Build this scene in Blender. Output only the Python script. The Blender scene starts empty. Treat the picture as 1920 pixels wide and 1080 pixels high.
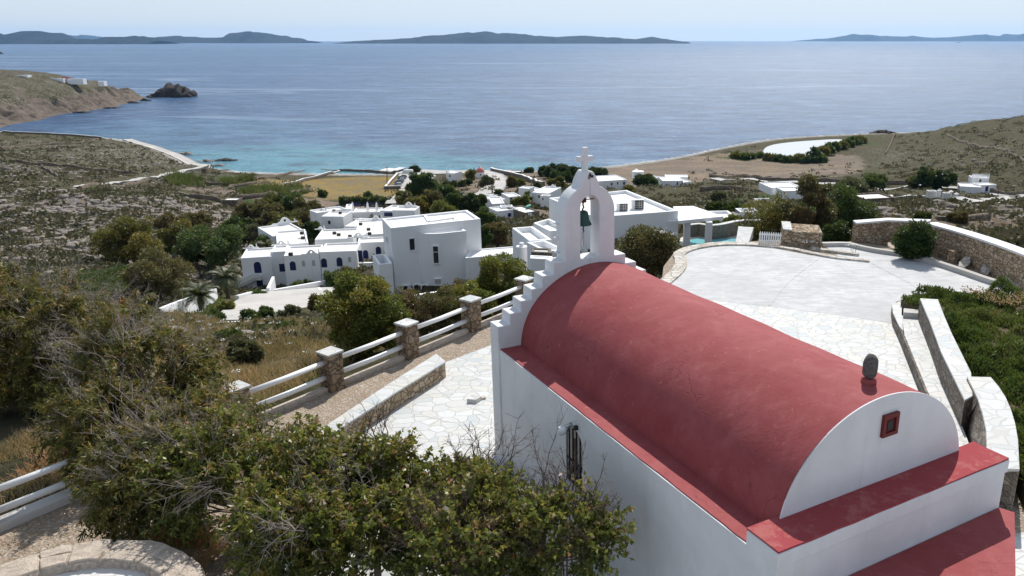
import bpy, math, random
import numpy as np
from math import radians, sin, cos, pi, sqrt, atan2

# ---------------------------------------------------------------- camera, sky, sun, exposure
scn = bpy.context.scene
col = scn.collection
F, PX, PY, HC = 1491., 1100., 540., 8.
TH = math.atan((540 - 73) / F)
cam_data = bpy.data.cameras.new("camera")
cam_data.sensor_width = 36
cam_data.lens = F / 1920 * 36
cam_data.shift_x = -(PX - 960) / 1920
cam_data.clip_start = .1
cam_data.clip_end = 80000
cam = bpy.data.objects.new("camera", cam_data)
cam.location = (0, 0, HC)
cam.rotation_euler = (pi / 2 - TH, 0, 0)
col.objects.link(cam)
scn.camera = cam

SUN_AZ, SUN_EL = radians(16.5), radians(47.5)
world = bpy.data.worlds.new("World")
scn.world = world
world.use_nodes = True
wn = world.node_tree
sky = wn.nodes.new("ShaderNodeTexSky")
sky.sky_type = 'NISHITA'
sky.sun_disc = False
sky.sun_elevation = SUN_EL
sky.sun_rotation = SUN_AZ
sky.altitude = 60
sky.air_density = 1.0
sky.dust_density = 0.3
sky.ozone_density = 3.0
_tc = wn.nodes.new("ShaderNodeTexCoord"); _sx = wn.nodes.new("ShaderNodeSeparateXYZ"); wn.links.new(_tc.outputs['Generated'], _sx.inputs[0])
_mr = wn.nodes.new("ShaderNodeMapRange"); _mr.inputs[1].default_value = 0; _mr.inputs[2].default_value = .30; _mr.inputs[3].default_value = .88; _mr.inputs[4].default_value = .42
wn.links.new(_sx.outputs[2], _mr.inputs[0])
_cm = wn.nodes.new("ShaderNodeMix"); _cm.data_type = 'RGBA'; _cm.inputs[7].default_value = (7.2, 8.0, 8.9, 1)   # thin summer haze veil, palest along the horizon
wn.links.new(_mr.outputs[0], _cm.inputs[0]); wn.links.new(sky.outputs[0], _cm.inputs[6])
wn.links.new(_cm.outputs[2], wn.nodes['Background'].inputs[0])
wn.nodes['Background'].inputs[1].default_value = 0.089
sd = bpy.data.lights.new("sun", 'SUN')
sd.energy = 4.5
sd.angle = radians(.53)
sd.color = (1, .955, .89)
sun = bpy.data.objects.new("sun", sd)
d = (sin(SUN_AZ) * cos(SUN_EL), cos(SUN_AZ) * cos(SUN_EL), sin(SUN_EL))
from mathutils import Vector, Matrix
sun.rotation_euler = Vector(d).to_track_quat('Z', 'Y').to_euler()
sun.location = (20, 80, 90)
col.objects.link(sun)
scn.view_settings.view_transform = 'Standard'
scn.view_settings.look = 'None'
scn.view_settings.exposure = 0.2
scn.view_settings.gamma = 1
scn.cycles.use_denoising = True
scn.cycles.sample_clamp_indirect = 6
scn.cycles.max_bounces = 8
scn.cycles.diffuse_bounces = 3
scn.cycles.volume_bounces = 1
scn.cycles.transparent_max_bounces = 12

# ---------------------------------------------------------------- measuring helpers
CT, ST = cos(TH), sin(TH)
def ray(x, y):
    u = (x - PX) / F; v = -(y - PY) / F
    return np.array([u, CT + v * ST, -ST + v * CT])
def P(x, y, z):
    r = ray(x, y); t = (z - HC) / r[2]
    return np.array([0, 0, HC]) + r * t
def PYd(x, y, Y):
    r = ray(x, y); t = Y / r[1]
    return np.array([0, 0, HC]) + r * t
A_ = np.array([-.5, .8660254]); B_ = np.array([.8660254, .5])
def W(a, b, z=0.):
    q = A_ * a + B_ * b
    return np.array([q[0], q[1], z])
def depth_of(p): return p[1] * CT - (p[2] - HC) * ST

# ---------------------------------------------------------------- object helpers
def tag(o, label=None, cat=None, group=None, kind=None):
    if label: o['label'] = label
    if cat: o['category'] = cat
    if group: o['group'] = group
    if kind: o['kind'] = kind
    return o
def empty(name, loc, label, cat, group=None):
    o = bpy.data.objects.new(name, None)
    o.empty_display_size = .3
    col.objects.link(o); o.location = [float(c) for c in loc]
    return tag(o, label, cat, group)
def world_loc(o):
    v = Vector((0, 0, 0))
    while o is not None:
        v += o.location; o = o.parent
    return v
def npmesh(name, V, Fc, mat=None, attrs=None, smooth=False, parent=None):
    """V (n,3) world coords; Fc list of arrays of equal-length faces (or one array)"""
    V = np.asarray(V, dtype=np.float64).reshape(-1, 3)
    if isinstance(Fc, np.ndarray): Fc = [Fc]
    Fc = [f for f in Fc if len(f)]
    if parent is not None:
        V = V - np.array(world_loc(parent))[None]
    me = bpy.data.meshes.new(name)
    me.vertices.add(len(V)); me.vertices.foreach_set("co", V.ravel())
    nl = sum(f.size for f in Fc); npoly = sum(len(f) for f in Fc)
    me.loops.add(nl); me.polygons.add(npoly)
    me.loops.foreach_set("vertex_index", np.concatenate([f.ravel() for f in Fc]).astype(np.int32))
    tot = np.concatenate([np.full(len(f), f.shape[1]) for f in Fc])
    st = np.concatenate([[0], np.cumsum(tot)[:-1]]).astype(np.int32)
    me.polygons.foreach_set("loop_start", st)
    if smooth: me.polygons.foreach_set("use_smooth", np.ones(npoly, dtype=bool))
    me.update(calc_edges=True)
    if attrs:
        for k, (dom, arr) in attrs.items():
            at = me.attributes.new(k, 'FLOAT', dom)
            at.data.foreach_set("value", np.asarray(arr, dtype=np.float32))
    if mat: me.materials.append(mat)
    o = bpy.data.objects.new(name, me); col.objects.link(o)
    if parent is not None: o.parent = parent
    return o
class MB:
    def __init__(s): s.V = []; s.F = {}
    def add(s, V, faces):
        n = len(s.V); s.V.extend([tuple(float(c) for c in v) for v in V])
        for f in faces: s.F.setdefault(len(f), []).append([i + n for i in f])
    def prism(s, poly, z0, z1, top=True, bottom=False):
        n = len(poly)
        if sum(poly[i][0] * poly[(i + 1) % n][1] - poly[(i + 1) % n][0] * poly[i][1] for i in range(n)) < 0: poly = poly[::-1]
        V = [(p[0], p[1], z0) for p in poly] + [(p[0], p[1], z1) for p in poly]
        Fs = [(i, (i + 1) % n, n + (i + 1) % n, n + i) for i in range(n)]
        if top: Fs.append(tuple(range(n, 2 * n)))
        if bottom: Fs.append(tuple(range(n))[::-1])
        s.add(V, Fs)
    def box(s, c, size, rz=0., M=None):
        hx, hy, hz = [q / 2 for q in size]
        V = []
        for dz in (-hz, hz):
            for dx, dy in ((-hx, -hy), (hx, -hy), (hx, hy), (-hx, hy)):
                x, y = dx * cos(rz) - dy * sin(rz), dx * sin(rz) + dy * cos(rz)
                V.append((c[0] + x, c[1] + y, c[2] + dz))
        s.add(V, [(0, 3, 2, 1), (4, 5, 6, 7), (0, 1, 5, 4), (1, 2, 6, 5), (2, 3, 7, 6), (3, 0, 4, 7)])
    def frame_prism(s, O, U, N, pts, d0, d1):
        """2-D outline pts (u,z) in the plane through O (axis U, world Z), extruded along N from d0 to d1"""
        O, U, N = np.array(O, float), np.array(U, float), np.array(N, float); Z = np.array([0, 0, 1.])
        n = len(pts)
        V = [O + U * u + Z * z + N * d0 for u, z in pts] + [O + U * u + Z * z + N * d1 for u, z in pts]
        Fs = [(i, (i + 1) % n, n + (i + 1) % n, n + i) for i in range(n)] + [tuple(range(n))[::-1], tuple(range(n, 2 * n))]
        s.add(V, Fs)
    def lathe(s, c, prof, n=20):
        V = []; Fs = []
        for r, z in prof:
            for k in range(n): V.append((c[0] + r * cos(2 * pi * k / n), c[1] + r * sin(2 * pi * k / n), c[2] + z))
        for j in range(len(prof) - 1):
            for k in range(n):
                Fs.append((j * n + k, j * n + (k + 1) % n, (j + 1) * n + (k + 1) % n, (j + 1) * n + k))
        Fs.append(tuple(range(n))[::-1]); Fs.append(tuple((len(prof) - 1) * n + k for k in range(n)))
        s.add(V, Fs)
    def tube(s, pts, rad, n=8):
        pts = [np.array(p, float) for p in pts]
        if not hasattr(rad, '__len__'): rad = [rad] * len(pts)
        V = []; Fs = []
        for j, p in enumerate(pts):
            t = pts[min(j + 1, len(pts) - 1)] - pts[max(j - 1, 0)]; t /= np.linalg.norm(t)
            up = np.array([0, 0, 1.]) if abs(t[2]) < .9 else np.array([1., 0, 0])
            e1 = np.cross(t, up); e1 /= np.linalg.norm(e1); e2 = np.cross(t, e1)
            for k in range(n): V.append(p + rad[j] * (e1 * cos(2 * pi * k / n) + e2 * sin(2 * pi * k / n)))
        for j in range(len(pts) - 1):
            for k in range(n): Fs.append((j * n + k, j * n + (k + 1) % n, (j + 1) * n + (k + 1) % n, (j + 1) * n + k))
        Fs.append(tuple(range(n))[::-1]); Fs.append(tuple((len(pts) - 1) * n + k for k in range(n)))
        s.add(V, Fs)
    def build(s, name, mat, parent=None, smooth=False, bevel=0, fixn=True, sub=0):
        off = np.array(world_loc(parent)) if parent is not None else np.zeros(3)
        me = bpy.data.meshes.new(name)
        me.from_pydata([tuple(np.array(v) - off) for v in s.V], [], [f for k in s.F for f in s.F[k]])
        if fixn:
            import bmesh
            bm = bmesh.new(); bm.from_mesh(me); bmesh.ops.recalc_face_normals(bm, faces=bm.faces[:]); bm.to_mesh(me); bm.free()
        if smooth:
            me.polygons.foreach_set("use_smooth", np.ones(len(me.polygons), dtype=bool))
        me.materials.append(mat)
        o = bpy.data.objects.new(name, me); col.objects.link(o)
        if parent is not None: o.parent = parent
        if bevel:
            m = o.modifiers.new("b", 'BEVEL'); m.width = bevel; m.segments = 2; m.limit_method = 'ANGLE'; m.angle_limit = radians(40)
        return o
def copy_tree(o, parent=None):
    c = o.copy(); col.objects.link(c); c.parent = parent
    for ch in list(o.children): copy_tree(ch, c)
    return c
def densify(poly, step, jit=0, seed=0, closed=True):
    rg = random.Random(seed); out = []
    n = len(poly)
    for i in range(n if closed else n - 1):
        p = np.array(poly[i][:2], float); q = np.array(poly[(i + 1) % n][:2], float)
        k = max(1, int(np.linalg.norm(q - p) / step))
        for j in range(k):
            r = p + (q - p) * j / k
            if jit: r = r + np.array([rg.uniform(-jit, jit), rg.uniform(-jit, jit)])
            out.append(r)
    if not closed: out.append(np.array(poly[-1][:2], float))
    return out
def chaikin(pts, k=2, closed=False):
    pts = [np.array(p, float) for p in pts]
    for _ in range(k):
        o = [] if closed else [pts[0]]
        n = len(pts)
        for i in range(n if closed else n - 1):
            a, b = pts[i], pts[(i + 1) % n]
            o += [a * .75 + b * .25, a * .25 + b * .75]
        if not closed: o.append(pts[-1])
        pts = o
    return pts
def in_poly(X, Y, poly):
    inside = np.zeros(X.shape, bool); n = len(poly)
    for i in range(n):
        x1, y1 = poly[i][:2]; x2, y2 = poly[(i + 1) % n][:2]
        c = ((y1 > Y) != (y2 > Y)) & (X < (x2 - x1) * (Y - y1) / ((y2 - y1) if y2 != y1 else 1e-9) + x1)
        inside ^= c
    return inside

# ---------------------------------------------------------------- materials
def new_mat(name):
    m = bpy.data.materials.new(name); m.use_nodes = True
    nt = m.node_tree; b = nt.nodes['Principled BSDF']
    return m, nt, b
def N(nt, t, **kw):
    n = nt.nodes.new(t)
    for k, v in kw.items():
        if k.startswith('i_'): n.inputs[int(k[2:]) if k[2:].isdigit() else k[2:].replace('_', ' ')].default_value = v
        else: setattr(n, k, v)
    return n
def L(nt, a, b): nt.links.new(a, b)
def coords(nt, scale=(1, 1, 1)):
    g = N(nt, 'ShaderNodeNewGeometry')
    mp = N(nt, 'ShaderNodeMapping'); mp.inputs['Scale'].default_value = scale
    L(nt, g.outputs['Position'], mp.inputs[0]); return mp.outputs[0]
def noise(nt, vec, scale, detail=4, rough=.55, dist=0):
    n = N(nt, 'ShaderNodeTexNoise'); n.inputs['Scale'].default_value = scale; n.inputs['Detail'].default_value = detail
    n.inputs['Roughness'].default_value = rough; n.inputs['Distortion'].default_value = dist
    L(nt, vec, n.inputs['Vector']); return n.outputs['Fac']
def ramp(nt, fac, stops, interp='LINEAR'):
    r = N(nt, 'ShaderNodeValToRGB'); cr = r.color_ramp; cr.interpolation = interp
    while len(cr.elements) < len(stops): cr.elements.new(.5)
    for e, (p, c) in zip(cr.elements, stops):
        e.position = p
        if not hasattr(c, '__len__'): c = (c, c, c)
        e.color = (*c[:3], 1)
    L(nt, fac, r.inputs[0]); return r.outputs[0]
def mix(nt, fac, a, b, mode='MIX'):
    m = N(nt, 'ShaderNodeMix', data_type='RGBA', blend_type=mode)
    for s, v in ((m.inputs[0], fac), (m.inputs[6], a), (m.inputs[7], b)):
        if isinstance(v, bpy.types.NodeSocket): L(nt, v, s)
        elif hasattr(v, '__len__'): s.default_value = (*v[:3], 1)
        else: s.default_value = v if s.type == 'VALUE' else (v, v, v, 1)
    return m.outputs[2]
def mth(nt, op, a, b=0.):
    m = N(nt, 'ShaderNodeMath', operation=op)
    for s, v in ((m.inputs[0], a), (m.inputs[1], b)):
        if isinstance(v, bpy.types.NodeSocket): L(nt, v, s)
        else: s.default_value = v
    return m.outputs[0]
def bump(nt, b, h, strength, dist=.02):
    n = N(nt, 'ShaderNodeBump'); n.inputs['Strength'].default_value = strength; n.inputs['Distance'].default_value = dist
    L(nt, h, n.inputs['Height']); L(nt, n.outputs[0], b.inputs['Normal']); return n
def setb(b, rough=.8, spec=.3, metal=0.):
    b.inputs['Roughness'].default_value = rough; b.inputs['Specular IOR Level'].default_value = spec; b.inputs['Metallic'].default_value = metal

def mat_plaster(name, base=(.735, .735, .745), dirty=.17, sc=1.):
    m, nt, b = new_mat(name); v = coords(nt)
    n1 = noise(nt, v, 1.3 * sc, 6, .6, .4); n2 = noise(nt, v, 14 * sc, 5, .6)
    vs = coords(nt, (3.5, 3.5, .35)); n3 = noise(nt, vs, 1.1 * sc, 5, .6)
    c = mix(nt, ramp(nt, n1, [(.35, 0), (.75, 1)]), base, tuple(x * (1 - dirty) for x in base))
    c = mix(nt, ramp(nt, n3, [(.56, 0), (.8, .55)]), c, tuple(x * y for x, y in zip(base, (.80, .78, .75))))
    L(nt, c, b.inputs['Base Color']); setb(b, .75, .25)
    bump(nt, b, mth(nt, 'ADD', mth(nt, 'MULTIPLY', n2, .5), n1), .35, .02); return m
def mat_plain(name, c, rough=.6, spec=.4, metal=0., var=.15, sc=6):
    m, nt, b = new_mat(name); v = coords(nt); n1 = noise(nt, v, sc, 5, .6)
    cc = mix(nt, n1, tuple(x * (1 - var) for x in c), tuple(min(1, x * (1 + var)) for x in c))
    L(nt, cc, b.inputs['Base Color']); setb(b, rough, spec, metal); bump(nt, b, n1, .2, .01); return m
def mat_red(name):
    m, nt, b = new_mat(name); v = coords(nt)
    n1 = noise(nt, v, .9, 6, .65, .6); n2 = noise(nt, v, 3.2, 7, .7, .8); n3 = noise(nt, v, 26, 4, .6); n4 = noise(nt, v, 9, 8, .72, .3)
    c = mix(nt, ramp(nt, n1, [(.3, 0), (.7, 1)]), (.262, .050, .052), (.335, .090, .090))
    c = mix(nt, ramp(nt, n2, [(.35, .0), (.7, .38)]), c, (.20, .034, .037))
    c = mix(nt, ramp(nt, n4, [(.60, 0), (.68, .45)]), c, (.50, .19, .18))
    # faded runs down the curve, hairline cracks and brushed patches
    n5 = noise(nt, coords(nt, (.7, .7, .12)), 3.0, 6, .62, .5); c = mix(nt, ramp(nt, n5, [(.52, 0), (.75, .35)]), c, (.42, .15, .15))
    ck = N(nt, 'ShaderNodeTexVoronoi', feature='DISTANCE_TO_EDGE'); ck.inputs['Scale'].default_value = .55
    wb = N(nt, 'ShaderNodeTexNoise'); wb.inputs['Scale'].default_value = 2.5; wb.inputs['Detail'].default_value = 6; L(nt, v, wb.inputs['Vector'])
    vm = N(nt, 'ShaderNodeVectorMath', operation='MULTIPLY_ADD'); vm.inputs[1].default_value = (.9, .9, .9); L(nt, wb.outputs['Color'], vm.inputs[0]); L(nt, v, vm.inputs[2]); L(nt, vm.outputs[0], ck.inputs['Vector'])
    cr = mth(nt, 'MULTIPLY', ramp(nt, ck.outputs['Distance'], [(.0, 1), (.006, 0)]), ramp(nt, n1, [(.45, 0), (.6, 1)]))
    c = mix(nt, mth(nt, 'MULTIPLY', cr, .55), c, (.10, .02, .024))
    L(nt, c, b.inputs['Base Color']); setb(b, .78, .2)
    bump(nt, b, mth(nt, 'ADD', mth(nt, 'MULTIPLY', n3, .35), mth(nt, 'SUBTRACT', mth(nt, 'ADD', n2, mth(nt, 'MULTIPLY', n1, 2.5)), cr)), .35, .02); return m
def mat_red_worn(name):
    m, nt, b = new_mat(name); v = coords(nt)
    n1 = noise(nt, v, .9, 6, .65, .6); n2 = noise(nt, v, 2.6, 10, .78, .15); n3 = noise(nt, v, 26, 4, .6)
    c = mix(nt, n1, (.28, .045, .052), (.34, .075, .080))
    c = mix(nt, ramp(nt, n2, [(.50, 0), (.57, .4), (.7, .6)]), c, (.42, .17, .15))
    L(nt, c, b.inputs['Base Color']); setb(b, .9, .12)
    bump(nt, b, mth(nt, 'ADD', mth(nt, 'MULTIPLY', n3, .4), n2), .35, .015); return m
def mat_crazy(name, sc=3.1, joint=(.42, .41, .385)):
    m, nt, b = new_mat(name); v0 = coords(nt)
    wob = N(nt, 'ShaderNodeTexNoise'); wob.inputs['Scale'].default_value = 1.6; L(nt, v0, wob.inputs['Vector'])
    vm = N(nt, 'ShaderNodeVectorMath', operation='MULTIPLY_ADD'); vm.inputs[1].default_value = (.35, .35, 0); L(nt, wob.outputs['Color'], vm.inputs[0]); L(nt, v0, vm.inputs[2])
    flat = N(nt, 'ShaderNodeVectorMath', operation='MULTIPLY'); flat.inputs[1].default_value = (1, 1.25, 0); L(nt, vm.outputs[0], flat.inputs[0])
    e = N(nt, 'ShaderNodeTexVoronoi', feature='DISTANCE_TO_EDGE'); e.inputs['Scale'].default_value = sc; e.inputs['Randomness'].default_value = .9; L(nt, flat.outputs[0], e.inputs['Vector'])
    f = N(nt, 'ShaderNodeTexVoronoi', feature='F1'); f.inputs['Scale'].default_value = sc; f.inputs['Randomness'].default_value = .9; L(nt, flat.outputs[0], f.inputs['Vector'])
    sep = N(nt, 'ShaderNodeSeparateColor'); L(nt, f.outputs['Color'], sep.inputs[0])
    n2 = noise(nt, v0, 5, 6, .65, 1.2)
    stone = ramp(nt, sep.outputs[0], [(0, (.57, .57, .56)), (.35, (.51, .515, .51)), (.55, (.545, .53, .48)), (.8, (.43, .465, .475)), (1, (.60, .60, .585))])
    stone = mix(nt, ramp(nt, n2, [(.45, 0), (.75, .4)]), stone, (.40, .415, .42))
    jw = ramp(nt, e.outputs['Distance'], [(.02, 0), (.05, 1)])
    c = mix(nt, jw, joint, stone)
    L(nt, c, b.inputs['Base Color']); setb(b, .6, .3)
    bump(nt, b, mth(nt, 'ADD', jw, mth(nt, 'MULTIPLY', n2, .3)), .5, .012); return m
def mat_stone(name, sc=4.5, c1=(.40, .29, .19), c2=(.27, .20, .15), c3=(.46, .40, .33), mortar=(.34, .27, .20), depth=.03):
    m, nt, b = new_mat(name); v0 = coords(nt, (1, 1, 1.5))
    wob = N(nt, 'ShaderNodeTexNoise'); wob.inputs['Scale'].default_value = 2.4; L(nt, v0, wob.inputs['Vector'])
    vm = N(nt, 'ShaderNodeVectorMath', operation='MULTIPLY_ADD'); vm.inputs[1].default_value = (.3, .3, .3); L(nt, wob.outputs['Color'], vm.inputs[0]); L(nt, v0, vm.inputs[2])
    e = N(nt, 'ShaderNodeTexVoronoi', feature='DISTANCE_TO_EDGE'); e.inputs['Scale'].default_value = sc; L(nt, vm.outputs[0], e.inputs['Vector'])
    f = N(nt, 'ShaderNodeTexVoronoi', feature='F1'); f.inputs['Scale'].default_value = sc; L(nt, vm.outputs[0], f.inputs['Vector'])
    sep = N(nt, 'ShaderNodeSeparateColor'); L(nt, f.outputs['Color'], sep.inputs[0])
    n2 = noise(nt, v0, 9, 7, .7, .6)
    stone = ramp(nt, sep.outputs[1], [(0, c2), (.35, c1), (.65, c3), (1, c1)])
    stone = mix(nt, ramp(nt, n2, [(.4, 0), (.8, .55)]), stone, tuple(x * .6 for x in c2))
    jw = ramp(nt, e.outputs['Distance'], [(.02, 0), (.09, 1)])
    c = mix(nt, jw, mortar, stone)
    L(nt, c, b.inputs['Base Color']); setb(b, .9, .15)
    bump(nt, b, mth(nt, 'ADD', jw, mth(nt, 'MULTIPLY', n2, .7)), .8, depth); return m
def mat_leaf(name, stops, trans=.35, rough=.5):
    m, nt, b = new_mat(name)
    at = N(nt, 'ShaderNodeAttribute', attribute_name='tint')
    stops = [(p, tuple(min(.6, x * g) for x, g in zip(c, (1.24, 1.20, 1.28)))) for p, c in stops]
    c = ramp(nt, at.outputs['Fac'], stops)
    L(nt, c, b.inputs['Base Color']); setb(b, rough, .35)
    tr = N(nt, 'ShaderNodeBsdfTranslucent')
    L(nt, mix(nt, .5, c, (.16, .17, .02)), tr.inputs[0])
    mx = N(nt, 'ShaderNodeMixShader'); mx.inputs[0].default_value = trans
    L(nt, b.outputs[0], mx.inputs[1]); L(nt, tr.outputs[0], mx.inputs[2]); L(nt, mx.outputs[0], nt.nodes['Material Output'].inputs[0]); return m

M = {}
M['plaster'] = mat_plaster('white_plaster')
M['plaster_far'] = mat_plaster('white_limewash', (.87, .87, .87), .05, .25); M['plaster_bright'] = mat_plaster('fresh_white_plaster', (.86, .86, .865), .05, .4)
M['deck'] = mat_plaster('roof_screed', (.74, .715, .68), .22, .35)
M['deck_white'] = mat_plaster('roof_white', (.80, .80, .79), .06, .35)
M['red'] = mat_red('red_roof_paint'); M['red_worn'] = mat_red_worn('red_worn_paint')
M['crazy'] = mat_crazy('white_crazy_paving')
M['cap'] = mat_crazy('slab_coping', 2.3, (.45, .44, .42))
M['stone'] = mat_stone('brown_stone_wall', 5.2, (.44, .335, .225), (.29, .215, .145), (.50, .42, .32), (.20, .15, .10), .05)
M['stone_grey'] = mat_stone('grey_stone_wall', 5.5, (.24, .20, .16), (.15, .13, .115), (.32, .29, .25), (.16, .14, .12))
M['stone_post'] = mat_stone('post_stone', 4.2, (.31, .225, .15), (.20, .145, .10), (.37, .29, .21), (.15, .115, .085), .05)
M['stone_far'] = mat_stone('field_stone_wall', 1.6, (.20, .155, .115), (.13, .10, .08), (.28, .24, .19), (.11, .09, .07), .08)
M['blue'] = mat_plain('blue_shutter_paint', (.006, .014, .085), .5)
M['glass'] = mat_plain('dark_glass', (.03, .035, .045), .12, .6, 0, .2)
M['grey_frame'] = mat_plain('grey_window_frame', (.42, .43, .42), .5)
M['white_paint'] = mat_plain('white_gloss_paint', (.80, .80, .79), .45, .4, 0, .05, 12)
M['bronze'] = mat_plain('green_bell_bronze', (.025, .075, .062), .55, .5, .3, .35, 20)
M['rust'] = mat_plain('rusty_iron', (.13, .045, .025), .85, .2, .2, .4, 25)
M['iron'] = mat_plain('dark_iron', (.035, .03, .03), .6, .4, .3, .3, 20)
M['metal'] = mat_plain('grey_metal', (.5, .5, .5), .35, .5, .8)
M['lampglass'] = mat_plain('milky_lamp_glass', (.78, .80, .80), .15, .5, 0, .02)
M['wood'] = mat_plain('dark_wood', (.07, .04, .025), .7, .3, 0, .3, 8)
M['terracotta'] = mat_plain('red_brown_frame', (.15, .022, .02), .6, .3, 0, .3, 15)
M['bark'] = mat_plain('grey_brown_bark', (.20, .155, .12), .9, .1, 0, .35, 14)
M['twig'] = mat_plain('pale_twig', (.34, .29, .25), .9, .1, 0, .3, 10)
M['twig_dark'] = mat_plain('dark_twig', (.12, .085, .07), .9, .1, 0, .3, 10)
M['concrete'] = None
# more ground materials
def mat_concrete_plaza():
    m, nt, b = new_mat('brushed_white_concrete'); v = coords(nt)
    n1 = noise(nt, v, .35, 6, .6, .8); n2 = noise(nt, v, 2.2, 8, .7, .4); n3 = noise(nt, coords(nt, (.7, 5, 1)), 1.7, 6, .68, .6)
    c = mix(nt, ramp(nt, n1, [(.40, 0), (.6, 1)]), (.60, .60, .595), (.50, .50, .50))
    c = mix(nt, ramp(nt, n2, [(.44, 0), (.64, .75)]), c, (.44, .44, .44))
    c = mix(nt, ramp(nt, n3, [(.44, 0), (.62, .55)]), c, (.37, .37, .372))
    L(nt, c, b.inputs['Base Color']); setb(b, .85, .2)
    bump(nt, b, mth(nt, 'ADD', n3, mth(nt, 'MULTIPLY', n2, .3)), .7, .02); return m
def mat_concrete_road(name, c1=(.52, .50, .47), c2=(.40, .385, .36)):
    m, nt, b = new_mat(name); v = coords(nt)
    n1 = noise(nt, v, .12, 6, .6, .5); n2 = noise(nt, v, 1.2, 8, .7)
    c = mix(nt, ramp(nt, n1, [(.35, 0), (.65, 1)]), c1, c2); c = mix(nt, ramp(nt, n2, [(.45, 0), (.75, .5)]), c, tuple(x * .75 for x in c2))
    L(nt, c, b.inputs['Base Color']); setb(b, .9, .15); bump(nt, b, n2, .4, .03); return m
def mat_gravel(name='gravel_soil'):
    m, nt, b = new_mat(name); v = coords(nt)
    f = N(nt, 'ShaderNodeTexVoronoi', feature='F1'); f.inputs['Scale'].default_value = 26; L(nt, v, f.inputs['Vector'])
    sep = N(nt, 'ShaderNodeSeparateColor'); L(nt, f.outputs['Color'], sep.inputs[0])
    n1 = noise(nt, v, 1.1, 7, .65, .4); n2 = noise(nt, v, 7, 7, .7)
    peb = ramp(nt, sep.outputs[0], [(0, (.23, .18, .135)), (.5, (.335, .275, .215)), (.85, (.43, .37, .31)), (1, (.62, .58, .53))])
    soil = ramp(nt, n1, [(.35, (.285, .22, .16)), (.6, (.35, .28, .21)), (.75, (.22, .15, .105))])
    c = mix(nt, ramp(nt, n2, [(.4, 0), (.62, 1)]), soil, peb)
    L(nt, c, b.inputs['Base Color']); setb(b, .95, .1)
    bump(nt, b, mth(nt, 'ADD', f.outputs['Distance'], n2), .8, .03); return m
def mat_terrain():
    m, nt, b = new_mat('scrub_hillside'); v = coords(nt)
    dry = N(nt, 'ShaderNodeAttribute', attribute_name='dry').outputs['Fac']
    rock = N(nt, 'ShaderNodeAttribute', attribute_name='rock').outputs['Fac']
    green = N(nt, 'ShaderNodeAttribute', attribute_name='green').outputs['Fac']
    gold = N(nt, 'ShaderNodeAttribute', attribute_name='gold').outputs['Fac']
    pale = N(nt, 'ShaderNodeAttribute', attribute_name='pale').outputs['Fac']
    n1 = noise(nt, v, .018, 6, .6, .6); n2 = noise(nt, v, .11, 8, .7, .5); n3 = noise(nt, v, .6, 8, .72, .4); n4 = noise(nt, v, 2.6, 6, .7)
    scrub = ramp(nt, n3, [(.32, (.042, .044, .022)), (.48, (.075, .072, .036)), (.6, (.110, .098, .055)), (.74, (.165, .140, .092))])
    scrub = mix(nt, ramp(nt, n1, [(.35, 0), (.65, .4)]), scrub, (.085, .068, .045))
    soil = ramp(nt, n3, [(.3, (.17, .125, .085)), (.5, (.27, .205, .145)), (.7, (.36, .29, .215))])
    soil = mix(nt, ramp(nt, n4, [(.5, 0), (.7, .5)]), soil, (.17, .125, .075))
    n6 = noise(nt, coords(nt, (.6, 1.6, 1)), .035, 7, .65, 1.2)
    soil = mix(nt, ramp(nt, n6, [(.42, 0), (.55, .75)]), soil, (.175, .145, .12))
    soil = mix(nt, ramp(nt, n6, [(.6, 0), (.7, .6)]), soil, (.10, .098, .052))
    grn = ramp(nt, n3, [(.3, (.030, .055, .018)), (.5, (.060, .085, .028)), (.72, (.12, .12, .045))])
    gld = mix(nt, ramp(nt, n2, [(.4, 0), (.6, 1)]), ramp(nt, n3, [(.3, (.22, .15, .07)), (.6, (.32, .23, .05))]), ramp(nt, n4, [(.3, (.16, .13, .08)), (.7, (.27, .21, .13))]))
    sand = ramp(nt, n3, [(.3, (.24, .215, .19)), (.7, (.40, .37, .335))])
    f = N(nt, 'ShaderNodeTexVoronoi', feature='F1'); f.inputs['Scale'].default_value = .85; f.inputs['Randomness'].default_value = 1
    L(nt, v, f.inputs['Vector'])
    stone = ramp(nt, n4, [(.3, (.15, .132, .115)), (.6, (.30, .27, .24))])
    def band(att, nz, amp, lo=.45, hi=.62):
        s = mth(nt, 'ADD', att, mth(nt, 'MULTIPLY', mth(nt, 'SUBTRACT', nz, .5), amp)); return ramp(nt, s, [(lo, 0), (hi, 1)])
    c = mix(nt, band(dry, n2, 1.3), scrub, soil)
    c = mix(nt, band(green, n2, 1.0), c, grn)
    c = mix(nt, band(gold, n2, .8), c, gld)
    rk = mth(nt, 'ADD', mth(nt, 'SUBTRACT', .43, f.outputs['Distance']), mth(nt, 'MULTIPLY', mth(nt, 'SUBTRACT', n2, .5), 1.3))
    rk = ramp(nt, mth(nt, 'ADD', rk, mth(nt, 'MULTIPLY', mth(nt, 'SUBTRACT', rock, .55), .9)), [(.12, 0), (.2, 1)])
    c = mix(nt, rk, c, stone)
    c = mix(nt, band(pale, n3, .7), c, sand)
    L(nt, c, b.inputs['Base Color']); setb(b, .95, .1)
    bump(nt, b, mth(nt, 'ADD', mth(nt, 'ADD', mth(nt, 'MULTIPLY', n3, 1.4), mth(nt, 'MULTIPLY', n4, .25)), mth(nt, 'MULTIPLY', rk, .5)), 1., .7); return m
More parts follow.
